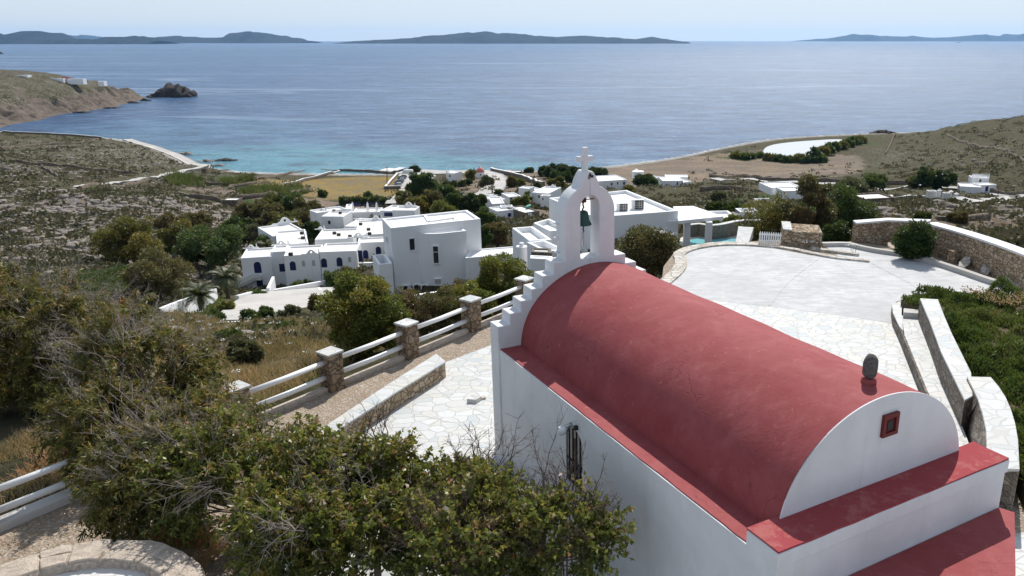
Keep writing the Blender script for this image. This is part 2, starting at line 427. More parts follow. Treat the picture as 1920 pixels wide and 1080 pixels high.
def mat_rock(name, c1=(.34, .30, .26), c2=(.17, .145, .125), sc=1.2):
    m, nt, b = new_mat(name); v = coords(nt)
    n1 = noise(nt, v, sc, 9, .7, .6); n2 = noise(nt, v, sc * 7, 6, .7)
    c = ramp(nt, n1, [(.3, c2), (.5, c1), (.7, tuple(x * 1.25 for x in c1))]); c = mix(nt, ramp(nt, n2, [(.5, 0), (.75, .5)]), c, c2)
    L(nt, c, b.inputs['Base Color']); setb(b, .95, .1); bump(nt, b, mth(nt, 'ADD', n1, mth(nt, 'MULTIPLY', n2, .3)), 1, .25 / sc); return m
def mat_sea():
    m, nt, b = new_mat('sea_water'); v = coords(nt)
    sh = N(nt, 'ShaderNodeAttribute', attribute_name='shallow').outputs['Fac']
    n1 = noise(nt, coords(nt, (.25, 1, 1)), .0035, 6, .6, 1.0)
    n2 = noise(nt, coords(nt, (.5, 1, 1)), .02, 7, .65, .6)
    deep = ramp(nt, n1, [(.35, (.012, .055, .145)), (.65, (.022, .085, .195))])
    mid = ramp(nt, n2, [(.4, (.035, .17, .235)), (.6, (.065, .25, .31))])
    c = mix(nt, ramp(nt, mth(nt, 'ADD', sh, mth(nt, 'MULTIPLY', mth(nt, 'SUBTRACT', n2, .5), .5)), [(.12, 0), (.9, 1)]), deep, mid)
    fz = noise(nt, coords(nt, (.45, 1, 1)), .05, 9, .78, .3)  # wave facets: their light and dark sides painted into the base colour
    c = mix(nt, ramp(nt, fz, [(.36, .9), (.5, 0)]), c, (.004, .026, .080))
    c = mix(nt, ramp(nt, fz, [(.5, 0), (.64, .8)]), c, (.085, .17, .29))
    fo = noise(nt, coords(nt, (.55, 1, 1)), .42, 4, .7, .2)
    c = mix(nt, ramp(nt, fo, [(.63, 0), (.70, .55)]), c, (.38, .44, .50))  # pale flecks: whitecaps plus sun glints painted into the base colour
    # wind slicks: calmer streaks, their sky reflection painted in as a paler base colour
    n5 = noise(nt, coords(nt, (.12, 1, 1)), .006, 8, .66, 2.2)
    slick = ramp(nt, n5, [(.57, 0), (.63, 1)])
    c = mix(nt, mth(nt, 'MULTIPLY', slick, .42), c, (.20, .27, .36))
    fm = N(nt, 'ShaderNodeAttribute', attribute_name='foam').outputs['Fac']
    c = mix(nt, ramp(nt, mth(nt, 'ADD', fm, mth(nt, 'MULTIPLY', mth(nt, 'SUBTRACT', noise(nt, v, .25, 5, .7), .5), 1.4)), [(.5, 0), (.75, .75)]), c, (.55, .58, .58))
    L(nt, c, b.inputs['Base Color'])
    b.inputs['IOR'].default_value = 1.33; b.inputs['Specular IOR Level'].default_value = .40
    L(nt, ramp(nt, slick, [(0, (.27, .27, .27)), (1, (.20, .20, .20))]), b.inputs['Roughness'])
    w1 = noise(nt, coords(nt, (.6, 1, 1)), .11, 5, .6, .3); w2 = noise(nt, coords(nt, (.7, 1, 1)), .55, 6, .68, .2)
    w0 = noise(nt, coords(nt, (.55, 1, 1)), .034, 5, .62, .4); w00 = noise(nt, coords(nt, (.4, 1, 1)), .011, 4, .6, .5)
    h = mth(nt, 'ADD', mth(nt, 'MULTIPLY', w1, 5.0), mth(nt, 'MULTIPLY', w2, 1.9))
    h = mth(nt, 'ADD', h, mth(nt, 'ADD', mth(nt, 'MULTIPLY', w0, 6.), mth(nt, 'MULTIPLY', w00, 9.)))
    bn = bump(nt, b, h, 1., .9)
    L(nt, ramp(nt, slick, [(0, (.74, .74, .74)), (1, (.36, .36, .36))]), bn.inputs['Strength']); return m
M['plaza'] = mat_concrete_plaza(); M['road'] = mat_concrete_road('road_concrete'); M['gravel'] = mat_gravel()
M['kerb'] = mat_concrete_road('kerb_concrete', (.60, .585, .56), (.46, .44, .41))
M['terrain'] = mat_terrain(); M['rock'] = mat_rock('pale_granite', (.27, .235, .205), (.12, .10, .088)); M['rock_dark'] = mat_rock('dark_sea_rock', (.062, .054, .050), (.020, .018, .018), .35)
M['rubble'] = mat_rock('weathered_rubble', (.52, .44, .36), (.33, .27, .22), 5)
M['island'] = mat_rock('island_haze_tint', (.026, .034, .044), (.010, .014, .021), .006)  # dark island ground with the blue of distant haze painted into it
M['sea'] = mat_sea()
M['kerb_stone'] = mat_stone('pale_edging_stone', 3.2, (.58, .54, .47), (.44, .40, .34), (.64, .61, .56), (.32, .29, .25), .01)
M['lagoon'] = mat_plain('lagoon_water', (.60, .60, .58), .22, .5, 0, .04, .05)
M['pool'] = mat_plain('pool_water', (.20, .52, .58), .1, .5, 0, .1, .6)
M['soil'] = mat_plain('dark_bed_soil', (.10, .08, .05), .95, .1, 0, .4, 3)
OL = [(0, (.045, .052, .016)), (.3, (.085, .095, .024)), (.6, (.15, .145, .034)), (.82, (.22, .17, .04)), (1, (.30, .15, .05))]
M['leaf_olive'] = mat_leaf('olive_leaves', OL)
M['leaf_euc'] = mat_leaf('eucalyptus_leaves', [(0, (.042, .062, .018)), (.35, (.095, .130, .028)), (.62, (.17, .195, .040)), (.84, (.27, .24, .055)), (.94, (.32, .14, .05)), (1, (.50, .40, .30))], .5, .36)
M['leaf_green'] = mat_leaf('green_leaves', [(0, (.024, .052, .016)), (.5, (.052, .100, .028)), (1, (.105, .150, .045))])
M['leaf_dark'] = mat_leaf('dark_green_leaves', [(0, (.012, .028, .008)), (.6, (.026, .058, .014)), (1, (.06, .10, .02))], .25)
M['leaf_rust'] = mat_leaf('rusty_leaves', [(0, (.055, .052, .026)), (.45, (.11, .10, .042)), (.75, (.17, .105, .055)), (1, (.23, .11, .065))])
M['leaf_brown'] = mat_leaf('brown_green_leaves', [(0, (.055, .055, .026)), (.5, (.115, .105, .042)), (1, (.19, .145, .065))])
M['leaf_grey'] = mat_leaf('grey_green_leaves', [(0, (.05, .055, .035)), (.5, (.10, .11, .06)), (1, (.16, .16, .09))])
M['leaf_yellow'] = mat_leaf('yellow_green_leaves', [(0, (.09, .11, .025)), (1, (.22, .22, .05))])
M['palm'] = mat_leaf('palm_leaflets', [(0, (.030, .045, .018)), (.6, (.065, .080, .030)), (1, (.12, .12, .05))], .2)
M['ice'] = mat_leaf('ice_plant_leaves', [(0, (.034, .072, .017)), (.5, (.076, .130, .027)), (.85, (.14, .18, .045)), (1, (.20, .20, .07))], .3, .4)
M['grass_dry'] = mat_leaf('dry_grass_blades', [(0, (.20, .15, .07)), (.5, (.36, .27, .13)), (.85, (.44, .34, .18)), (1, (.50, .22, .12))], .3, .7)
M['grass_green'] = mat_leaf('green_grass_blades', [(0, (.05, .08, .02)), (.6, (.10, .14, .035)), (1, (.25, .22, .10))], .3, .7)
M['scrub'] = mat_leaf('low_scrub_leaves', [(0, (.055, .058, .030)), (.4, (.090, .088, .045)), (.7, (.14, .12, .07)), (1, (.20, .155, .105))], .15, .8)
M['flower'] = mat_plain('white_petals', (.75, .75, .70), .7)
M['flower_pink'] = mat_plain('pink_petals', (.45, .12, .22), .7)

# ---------------------------------------------------------------- leaves, twigs, crowns
def rot_basis(dirs, rng):
    t = dirs / np.linalg.norm(dirs, axis=1)[:, None]
    r = rng.normal(size=t.shape); s = np.cross(t, r); s /= np.linalg.norm(s, axis=1)[:, None]
    return t, s, np.cross(t, s)
def leaf_quads(C, D, length, width, rng, fold=.15):
    n = len(C); t, s, nn = rot_basis(D, rng)
    ln = (length * rng.uniform(.6, 1.25, n))[:, None]; w = (width * rng.uniform(.7, 1.2, n))[:, None]
    V = np.stack([C, C + t * ln * .45 + s * w * .5 + nn * w * fold, C + t * ln - nn * ln * .08, C + t * ln * .45 - s * w * .5 + nn * w * fold], 1).reshape(-1, 3)
    return V, np.arange(4 * n).reshape(n, 4)
def tube_segs(P0, P1, R0, R1, k=3):
    n = len(P0); D = P1 - P0; D = D / (np.linalg.norm(D, axis=1)[:, None] + 1e-9)
    up = np.where(np.abs(D[:, 2:3]) < .9, np.array([[0, 0, 1.]]), np.array([[1., 0, 0]]))
    e1 = np.cross(D, up); e1 /= np.linalg.norm(e1, axis=1)[:, None]; e2 = np.cross(D, e1)
    V = []
    for Pp, R in ((P0, R0), (P1, R1)):
        for j in range(k):
            a = 2 * pi * j / k; V.append(Pp + np.asarray(R)[:, None] * (e1 * cos(a) + e2 * sin(a)))
    V = np.stack(V, 1).reshape(-1, 3)
    base = (np.arange(n) * 2 * k)[:, None]
    Fq = np.concatenate([base + np.array([[j, (j + 1) % k, k + (j + 1) % k, k + j]]) for j in range(k)])
    return V, Fq
def limb_tubes(S, E, r0, r1, rng, segs=5, sag=.25, k=5):
    """curved tapered limbs from S (n,3) to E (n,3)"""
    S = np.asarray(S, float); E = np.asarray(E, float); n = len(S)
    Ln = np.linalg.norm(E - S, axis=1)[:, None]
    off = rng.normal(size=(n, 3)) * Ln * .10; off[:, 2] += Ln[:, 0] * sag * .5
    pts = []
    for i in range(segs + 1):
        t = i / segs; pts.append(S * (1 - t) + E * t + off * (4 * t * (1 - t)) * .5)
    P0 = np.concatenate(pts[:-1]); P1 = np.concatenate(pts[1:])
    r0 = np.broadcast_to(r0, n); r1 = np.broadcast_to(r1, n)
    R = [r0 * (1 - i / segs) + r1 * i / segs for i in range(segs + 1)]
    V, Fq = tube_segs(P0, P1, np.concatenate(R[:-1]), np.concatenate(R[1:]), k)
    return V, Fq, pts
def merge(parts):
    V = []; Fs = []; n = 0
    for v, f in parts: V.append(v); Fs.append(f + n); n += len(v)
    return np.concatenate(V), np.concatenate(Fs)
def clump_centers(rng, c, R, K, low=-.55):
    out = []
    while len(out) < K:
        u = rng.normal(size=3); u /= np.linalg.norm(u)
        if u[2] < low: continue
        rr = rng.uniform(.42, .92); out.append(c + u * R * rr)
    return np.array(out)
def crown_leaves(rng, C, R, K, n, ll, lw, hang=0., mean=.27, low=-.55):
    """leaves gathered in clumps through an uneven crown"""
    C = np.array(C, float); R = np.array(R, float)
    cc = clump_centers(rng, C, R, K, low)
    rad = R.mean() * mean * rng.uniform(.6, 1.35, K)
    w = rad ** 2; idx = rng.choice(K, n, p=w / w.sum())
    u = rng.normal(size=(n, 3)); u /= np.linalg.norm(u, axis=1)[:, None]
    rr = rad[idx] * rng.uniform(.25, 1., n) ** .6
    sq = np.array([1, 1, .8])
    pos = cc[idx] + u * rr[:, None] * sq
    D = u * .8 + rng.normal(size=(n, 3)) * .6; D[:, 2] -= hang
    V, Fq = leaf_quads(pos, D, ll, lw, rng)
    ct = rng.uniform(0, 1, K)
    tint = np.clip(.5 * ct[idx] + .5 * rng.uniform(0, 1, n), 0, 1)
    return V, Fq, tint, cc
_treecount = [0]
def tree(name, base, h, rx, ry, mat, label, cat='tree', group=None, n=2600, ll=None, trunk=.12, seed=None, K=None, hang=0., low=-.55, lean=(0, 0)):
    _treecount[0] += 1
    rng = np.random.default_rng(seed if seed is not None else 100 + _treecount[0])
    base = np.array(base, float)
    o = empty(name, base, label, cat, group)
    dist = max(5, base[1])
    if ll is None: ll = max(.16, dist * .0026)
    tz = trunk * h * .5
    cz = h * .5 + tz * .5
    C = base + np.array([lean[0], lean[1], cz]); R = np.array([rx * 1.06, ry, (h - cz) * 1.08])
    K = K or int(22 + 10 * rng.random())
    V, Fq, tint, cc = crown_leaves(rng, C, R, K, n, ll, ll * .55, hang, low=low)
    npmesh('crown', V, Fq, mat, {'tint': ('FACE', tint)}, parent=o)
    b0 = base + np.array([0, 0, -.3]); fork = base + np.array([lean[0] * .4, lean[1] * .4, h * .3])
    tr = max(.07, h * .028)
    parts = []
    v, f, _ = limb_tubes([b0], [fork], tr, tr * .7, rng, 4, 0, 7); parts.append((v, f))
    sel = cc[rng.permutation(len(cc))[:12]]
    v, f, _ = limb_tubes(np.repeat(fork[None], len(sel), 0), sel, tr * .5, tr * .1, rng, 4, .15, 4); parts.append((v, f))
    V, Fq = merge(parts)
    npmesh('trunk', V, Fq, M['bark'], parent=o)
    return o
# ---------------------------------------------------------------- terrain
SEA = -58.
CPX = [  # (px, py, Y) measured ground points
 (745,410,235),(650,352,368),(650,378,318),(600,388,300),(700,395,200),(560,375,300),(480,345,350),(480,385,285),(540,440,195),
 (960,412,180),(1000,385,212),(1040,352,300),(900,360,300),(930,440,115),(860,337,378),(790,400,240),(940,335,372),
 (730,545,75),(820,545,74),(900,520,80),(700,560,66),(960,500,78),(640,548,98),(700,508,126),(722,512,112),(684,522,118),(452,552,124),(490,546,122),(1350,463,62),(1300,466,52),(1420,464,56),(1350,470,46),(1250,468,56),(660,560,80),(700,575,62),(760,556,68),(820,556,68),(880,548,70),
 (450,548,128),(560,530,131),(640,520,131),(700,470,150),(520,470,160),
 (430,585,86),(520,575,84),(600,560,86),(380,600,72),(300,600,68),(350,540,108),
 (560,640,29),(480,610,44),(620,620,34),(680,640,29),(440,680,27),(760,600,34),(860,575,38),(350,640,36),(200,640,36),(0,640,34),
 (130,530,92),(230,515,98),(100,480,118),(0,500,105),(0,440,150),(200,450,142),(300,400,200),(100,400,190),(50,350,262),(200,345,285),(300,352,290),(380,430,190),
 (430,345,345),(350,330,365),(380,316,398),(200,290,415),(60,290,400),(0,262,480),(300,300,420),(150,268,500),(250,275,470),(120,320,320),
 (1100,420,140),(1180,356,305),(1145,358,340),(1270,354,335),(1210,352,320),(1100,380,240),(1350,378,200),(1450,375,200),(1400,350,300),(1250,430,90),(1350,440,84),(1400,450,70),(1300,430,90),
 (1640,392,150),(1560,400,150),(1750,395,120),(1850,410,90),(1700,407,78),(1900,432,58),(1600,425,70),(1500,430,75),
 (1835,365,285),(1900,365,285),(1750,360,285),(1640,362,290),(1800,380,200),(1900,385,180),
 (1400,312,440),(1500,330,380),(1300,325,395),(1600,330,370),(1200,330,395),
 (1700,252,600),(1760,243,560),(1800,236,540),(1850,227,525),(1920,219,515),(2000,212,505),
 (1800,320,335),(1900,305,335),(1900,262,420),(1750,290,430),(1700,300,445),(1830,275,430),(2000,300,300),(1680,270,520),
]
CPZ = [  # (px, py, z) low flats by the shore
 (1500,280,-57.4),(1560,262,-57.2),(1620,262,-57.2),(1440,292,-57.0),(1380,300,-56.6),(1640,285,-57),(1300,312,-57),(1560,300,-56.8),
]
ROADP = np.array([PYd(x, y, Y) for x, y, Y in [(392,602,72),(420,578,84),(455,556,104),(520,545,116),(600,540,120),(650,535,124),(668,545,112),(640,572,88),(600,585,80),(560,592,78),(470,602,73)]])
ROADC, *_ = np.linalg.lstsq(np.c_[ROADP[:, :2], np.ones(len(ROADP))], ROADP[:, 2], rcond=None)
PADS = [([p[:2] for p in ROADP * [1.0, 1.0, 1]], ROADC), ([tuple(PYd(x, 540, Y)[:2]) for x, Y in [(690,64),(885,64),(960,74),(690,76)]], (0, 0, -16.4)), ([tuple(PYd(x, 450, Y)[:2]) for x, Y in [(1262,60),(1450,58),(1462,84),(1262,88)]], (0, 0, -12.4)), ([tuple(PYd(x, 450, Y)[:2]) for x, Y in [(1262,40),(1450,42),(1450,60),(1262,62)]], (0, -.44, 14.4)), ([tuple(PYd(x, 540, Y)[:2]) for x, Y in [(432,118),(500,117),(672,124),(672,150),(432,150)]], (0, 0, -32.9))]
SHORE = [(-40,245),(0,247),(80,250),(150,254),(230,263),(280,276),(330,296),(365,309),(400,318),(450,323),(500,325),(560,326),(640,327),(700,327),(750,327),(800,323),(850,322),(900,321),(960,321),(1020,320),(1080,318),(1150,312),(1200,306),(1250,299),(1300,290),(1350,279),(1400,269),(1450,261),(1500,257),(1560,254),(1620,251),(1690,249)]
CPW = [(330,680,-64),(420,660,-64),(520,640,-64),(620,620,-64),(380,800,-70),(600,800,-70),(-9,15,-.7),(-14,17,-1.2),(-20,24,-3),(-6.6,20.5,-.7),(-4.5,23,-.8),(-2,26,-1.1),(2,31,-1.6),(6,36,-2.2),(9,37,-2.2),(14,35,-1.2),(19,30,-.4),(27,22,.0),(-30,16,-3),(-12,10,-.7),(-25,9,-1.5),(15,10,-.6),(0,14,-.6),(0,9,-.6),(35,35,-1.5),(1,26,-.7),(-14,21,-2.0),(-9,24,-2.3)]
pts = []
for x, y, Y in CPX:
    p = PYd(x, y, Y); pts.append(p)
for x, y, z in CPZ: pts.append(P(x, y, z))
shore_w = []
for x, y in SHORE:
    p = P(x, y, SEA); shore_w.append(p); pts.append(p + [0, 0, -.05])
    if x < 1640:
        q = p.copy(); q[:2] *= (1 + 60 / p[1]); q[2] = SEA - 6; pts.append(q)
for w in CPW: pts.append(np.array(w, float))
pts = np.array(pts)
def uv_(X, Y):
    Yc = np.maximum(Y, 8.); return X / Yc, np.log(Yc) * .55
pu, pv = uv_(pts[:, 0], pts[:, 1])
def _phi(r2): return np.where(r2 > 1e-12, .5 * r2 * np.log(np.maximum(r2, 1e-12)), 0)
n_ = len(pts); K_ = _phi((pu[:, None] - pu[None]) ** 2 + (pv[:, None] - pv[None]) ** 2)
K_ += np.eye(n_) * 2e-4
Pm = np.stack([np.ones(n_), pu, pv], 1)
Amat = np.zeros((n_ + 3, n_ + 3)); Amat[:n_, :n_] = K_; Amat[:n_, n_:] = Pm; Amat[n_:, :n_] = Pm.T
# interpolate the drop below the camera relative to distance (smooth over all scales)
val = (pts[:, 2] - HC) / np.maximum(pts[:, 1], 8.)
sol = np.linalg.solve(Amat, np.concatenate([val, np.zeros(3)]))
TERR = [W(-14, -12), W(12.5, -12), W(13.3, -6.8), W(16.15, -.75), W(20.6, 8.65), W(22.6, 13), P(1241, 527, 0), P(1244, 500, 0), P(1262, 476, 0), P(1312, 459, 0), P(1385, 454, 0), P(1465, 449, 0),
        P(1540, 458, 0), P(1599, 452, 0), P(1710, 468, 0), P(1920, 534, 0), np.array([24, 14, 0]), np.array([30, -14, 0])]
def smooth01(t): t = np.clip(t, 0, 1); return t * t * (3 - 2 * t)
_rng = np.random.default_rng(5)
_gr = [np.random.default_rng(40 + i).normal(size=(64, 64)) for i in range(3)]
def vnoise(X, Y, s, k=0):
    g = _gr[k]; x = X / s; y = Y / s; xi = np.floor(x).astype(int); yi = np.floor(y).astype(int)
    fx = smooth01(x - xi); fy = smooth01(y - yi)
    a = g[xi % 64, yi % 64]; b = g[(xi + 1) % 64, yi % 64]; c = g[xi % 64, (yi + 1) % 64]; d_ = g[(xi + 1) % 64, (yi + 1) % 64]
    return (a * (1 - fx) + b * fx) * (1 - fy) + (c * (1 - fx) + d_ * fx) * fy
def height0(X, Y):
    X = np.asarray(X, float); Y = np.asarray(Y, float); sh = X.shape
    x = X.ravel(); y = Y.ravel(); u, v = uv_(x, y); out = np.empty(len(x))
    for i in range(0, len(x), 20000):
        s = slice(i, i + 20000)
        r2 = (u[s, None] - pu[None]) ** 2 + (v[s, None] - pv[None]) ** 2
        out[s] = _phi(r2) @ sol[:n_] + sol[n_] + sol[n_ + 1] * u[s] + sol[n_ + 2] * v[s]
    return (out * np.maximum(y, 8.) + HC).reshape(sh)
LAND = [(-1500., 0.), (-1300., 700.)] + [tuple(p[:2]) for p in shore_w] + [tuple(PYd(1760, 240, 600)[:2]), tuple(PYd(1850, 230, 570)[:2]), tuple(PYd(2050, 215, 560)[:2]), (900., 500.), (900., 0.)]
def height(X, Y):
    X = np.asarray(X, float); Y = np.asarray(Y, float)
    z = height0(X, Y)
    lnd = in_poly(X, Y, LAND) | (Y < 200)
    z = np.where(lnd, np.maximum(z, SEA + .45), np.minimum(z, SEA - .6))
    land = smooth01((z - SEA - .5) / 5)
    rough = np.minimum(1, np.maximum(Y - 16, 0) / 30)
    rough = rough * (1 - .8 * np.exp(-(((X + 42) / 38) ** 2 + ((Y - 125) / 45) ** 4)))
    z = z + land * rough * (.28 * vnoise(X, Y, 3.1, 0) + .5 * vnoise(X, Y, 9., 1) + .9 * vnoise(X, Y, 31., 2))
    for pl, co in PADS:
        i2 = in_poly(X, Y, pl); z = np.where(i2, np.minimum(z, co[0] * X + co[1] * Y + co[2] - .1), z)
    ins = in_poly(np.asarray(X, float), np.asarray(Y, float), [t[:2] for t in TERR])
    return np.where(ins, np.minimum(z, -.6), z)
def H(x, y): return float(height(np.array([x]), np.array([y]))[0])
def T(px, py, guess=None):
    """first hit of the line of sight with the ground"""
    r = ray(px, py); Ys = np.exp(np.linspace(math.log(17), math.log(900), 500)); t = Ys / r[1]
    X = r[0] * t; Z = HC + r[2] * t; h = height(X, Ys); idx = np.where(Z <= h)[0]
    if len(idx) == 0: return P(px, py, SEA)
    i = idx[0]; return np.array([X[i], Ys[i], h[i]])
# wedge grid
nu, nv = 520, 560
us = np.linspace(-1.15, .95, nu); vs = np.exp(np.linspace(math.log(9), math.log(1150), nv))
UU, VV = np.meshgrid(us, vs); GX = UU * VV; GY = VV; GZ = height(GX, GY)
idx = np.arange(nu * nv).reshape(nv, nu)
Fq = np.stack([idx[:-1, :-1], idx[:-1, 1:], idx[1:, 1:], idx[1:, :-1]], -1).reshape(-1, 4)
keep = (GZ.ravel()[Fq].max(1) > SEA - 3)
Fq = Fq[keep]
def gauss(px, py, sx, sy, Y=None):
    """soft world-space patch of half-extents sx, sy metres centred on a measured ground point"""
    c = T(px, py) if Y is None else PYd(px, py, Y)
    return np.exp(-(((GX - c[0]) / sx) ** 2 + ((GY - c[1]) / sy) ** 2))
at = {k: np.zeros(GX.shape) for k in ('dry', 'rock', 'green', 'gold', 'pale')}
at['rock'] += .34
at['dry'] += .27
for a in [(80,430,45,40),(180,470,25,25),(30,470,25,20),(300,395,30,30),(380,400,30,25),(250,380,40,25),(60,320,80,30),(200,300,80,40),(120,270,70,50),(330,300,60,40),(1850,400,25,20),(1680,300,30,60)]: at['rock'] += .30 * gauss(*a)
for a in [(1850,260,110,90),(1800,300,80,60),(1900,310,80,60),(1350,378,60,40),(1900,240,120,120)]: at['dry'] -= .25 * gauss(*a)
at['dry'] -= .55 * smooth01((GX / GY - .33) / .05) * smooth01((GY - 250) / 60)
at['dry'] -= .06
for a in [(1300,330,70,50),(1420,320,80,50),(1560,325,80,40),(1600,300,60,40),(1500,300,60,40),(1200,322,60,30),(1700,395,34,20),(1780,388,40,16),(1620,410,20,14),(1850,408,26,16),(1700,410,20,12)]: at['dry'] += .38 * gauss(*a)
for a in [(900,360,30,20),(950,335,30,20),(850,355,30,25),(1030,345,30,20),(640,395,45,25),(150,390,14,8),(100,385,12,8),(420,360,14,10),(560,640,7,5),(650,640,6,6),(480,650,6,5),(350,660,8,8),(400,690,5,5),(1180,400,30,20),(980,430,20,12),(20,470,8,6),(920,400,25,10)]: at['dry'] += .6 * gauss(*a)
for a in [(650,360,34,34),(600,352,30,26),(700,352,26,26)]: at['gold'] += .85 * gauss(*a)
for a in [(470,345,34,14),(420,335,24,12),(480,385,30,12),(200,520,22,14),(330,600,16,8),(540,340,25,10),(1620,270,30,20),(1380,298,30,12),(1430,372,30,14),(560,610,7,5),(150,352,30,6)]: at['green'] += .62 * gauss(*a)
# sand and pebble shore: within a few metres of sea level
hs = GZ - SEA
dsh = np.full(GX.shape, 1e9)
for i in range(len(shore_w) - 1):
    a, b_ = shore_w[i][:2], shore_w[i + 1][:2]; dd = b_ - a; t = np.clip(((GX - a[0]) * dd[0] + (GY - a[1]) * dd[1]) / (dd @ dd), 0, 1)
    dsh = np.minimum(dsh, np.hypot(GX - a[0] - t * dd[0], GY - a[1] - t * dd[1]))
at['pale'] += np.clip(1.25 - dsh / (9 + 9 * smooth01((GX - 60) / 80)), 0, 1) * (hs < 6) * (1 - .38 * smooth01((GX - 20) / 60))
for a in [(470,322,34,6),(400,316,25,8)]: at['pale'] += .8 * gauss(*a)
terrain = npmesh('hillside_ground', np.stack([GX, GY, GZ], -1).reshape(-1, 3), Fq, M['terrain'], {k: ('POINT', v.ravel()) for k, v in at.items()}, smooth=True)
tag(terrain, kind='structure')

# ---------------------------------------------------------------- sea
nr, na = 420, 420
rr = np.concatenate([[0], np.exp(np.linspace(math.log(150), math.log(26000), nr - 1))])
aa = np.linspace(-pi / 2 * 1.05, pi / 2 * 1.05, na)
RR, AA = np.meshgrid(rr, aa, indexing='ij'); SX = RR * np.sin(AA); SY = RR * np.cos(AA) + 60
shl = np.zeros(SX.shape)
for px, py, sx, sy, w in [(560,308,90,34,.95),(640,305,110,50,.6),(480,300,70,60,.6),(420,290,60,60,.35),(760,312,120,26,.40),(300,250,150,120,.30),(900,312,140,26,.22)]:
    c = P(px, py, SEA); shl += w * np.exp(-(((SX - c[0]) / sx) ** 2 + ((SY - c[1]) / sy) ** 2))
foam = np.full(SX.shape, 1e9)
for i in range(len(shore_w) - 1):
    a, b_ = shore_w[i][:2], shore_w[i + 1][:2]; dd = b_ - a; t = np.clip(((SX - a[0]) * dd[0] + (SY - a[1]) * dd[1]) / (dd @ dd), 0, 1)
    foam = np.minimum(foam, np.hypot(SX - a[0] - t * dd[0], SY - a[1] - t * dd[1]))
foam = np.clip(1.0 - foam / 6.5, 0, 1)
idx = np.arange(nr * na).reshape(nr, na)
Fs = np.stack([idx[:-1, :-1], idx[1:, :-1], idx[1:, 1:], idx[:-1, 1:]], -1).reshape(-1, 4)
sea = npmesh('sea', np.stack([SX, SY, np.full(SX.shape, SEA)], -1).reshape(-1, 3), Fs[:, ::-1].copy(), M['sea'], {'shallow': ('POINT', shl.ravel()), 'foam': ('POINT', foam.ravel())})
tag(sea, kind='structure')
# ---------------------------------------------------------------- islands on the horizon
def island(prof, base_py, Yd, width, mat, seed):
    rng = np.random.default_rng(seed)
    xs = np.array([p[0] for p in prof], float); ys = np.array([p[1] for p in prof], float)
    n = 260; m = 26
    px = np.linspace(xs[0], xs[-1], n); top = np.interp(px, xs, ys)
    X = (px - PX) / F / (CT - 0) * Yd * 1.0
    rays = np.array([ray(x, t) for x, t in zip(px, top)])
    X = rays[:, 0] / rays[:, 1] * Yd; Z = np.maximum(HC + rays[:, 2] / rays[:, 1] * Yd, SEA + 1)
    s = np.linspace(-1, 1, m)
    wob = np.interp(np.linspace(0, 1, n), np.linspace(0, 1, 30), rng.uniform(-.3, .3, 30))
    YY = Yd + (s[None] * .5 + wob[:, None] * (1 - np.abs(s[None]))) * width
    prof_s = (1 - np.abs(s[None]) ** 1.5)
    ZZ = SEA - 3 + (Z[:, None] - SEA + 3) * prof_s * (1 + .07 * vnoise(X[:, None] + 0 * YY, YY, width * .16, 0) + .04 * vnoise(X[:, None] + 0 * YY, YY, width * .07, 1) * (np.abs(s[None]) > .05))
    XX = X[:, None] + 0 * YY
    ii = np.arange(n * m).reshape(n, m)
    Fq = np.stack([ii[:-1, :-1], ii[1:, :-1], ii[1:, 1:], ii[:-1, 1:]], -1).reshape(-1, 4)
    o = npmesh('island', np.stack([XX, YY, ZZ], -1).reshape(-1, 3), Fq, mat)
    return tag(o, kind='structure')
island([(-160,80),(-60,70),(-20,64),(0,63.5),(29,65),(40,61),(55,59.5),(74,59),(88,64),(105,69),(130,72),(145,78)], 81, 12000, 1500, M['island'], 1)
island([(90,78),(105,74),(130,72.5),(160,73),(185,72.5),(205,70),(225,69.5),(262,69),(280,71),(310,76)], 81, 11500, 900, M['island'], 2)
island([(270,77),(285,72),(310,70.5),(325,67),(340,66),(360,68),(380,71),(410,71),(430,65),(455,59.5),(475,59.5),(500,63),(520,66),(540,70),(560,73.5),(580,77)], 78, 14500, 1500, M['island'], 3)
island([(645,79),(660,76.8),(700,75),(730,74),(760,72),(800,68),(850,64),(880,62),(910,59),(940,61),(980,65),(1010,68),(1050,69),(1070,68),(1090,67),(1110,68),(1140,69),(1170,71),(1190,73),(1205,71),(1222,68.5),(1240,71),(1255,75),(1285,78.5)], 80, 13000, 1500, M['island'], 4)
island([(1490,77),(1540,72.5),(1560,70.5),(1580,66.5),(1600,65),(1620,64.5),(1650,68),(1662,66.5),(1690,69),(1710,67.5),(1760,70.5),(1790,69),(1830,65),(1850,66),(1880,68),(1900,64),(1920,62.5),(1960,66),(2020,76)], 77, 25000, 1600, M['island'], 5)
island([(60,76),(105,69),(130,66.5),(160,66),(185,68),(215,70),(240,76)], 77, 25300, 1000, M['island'], 6)

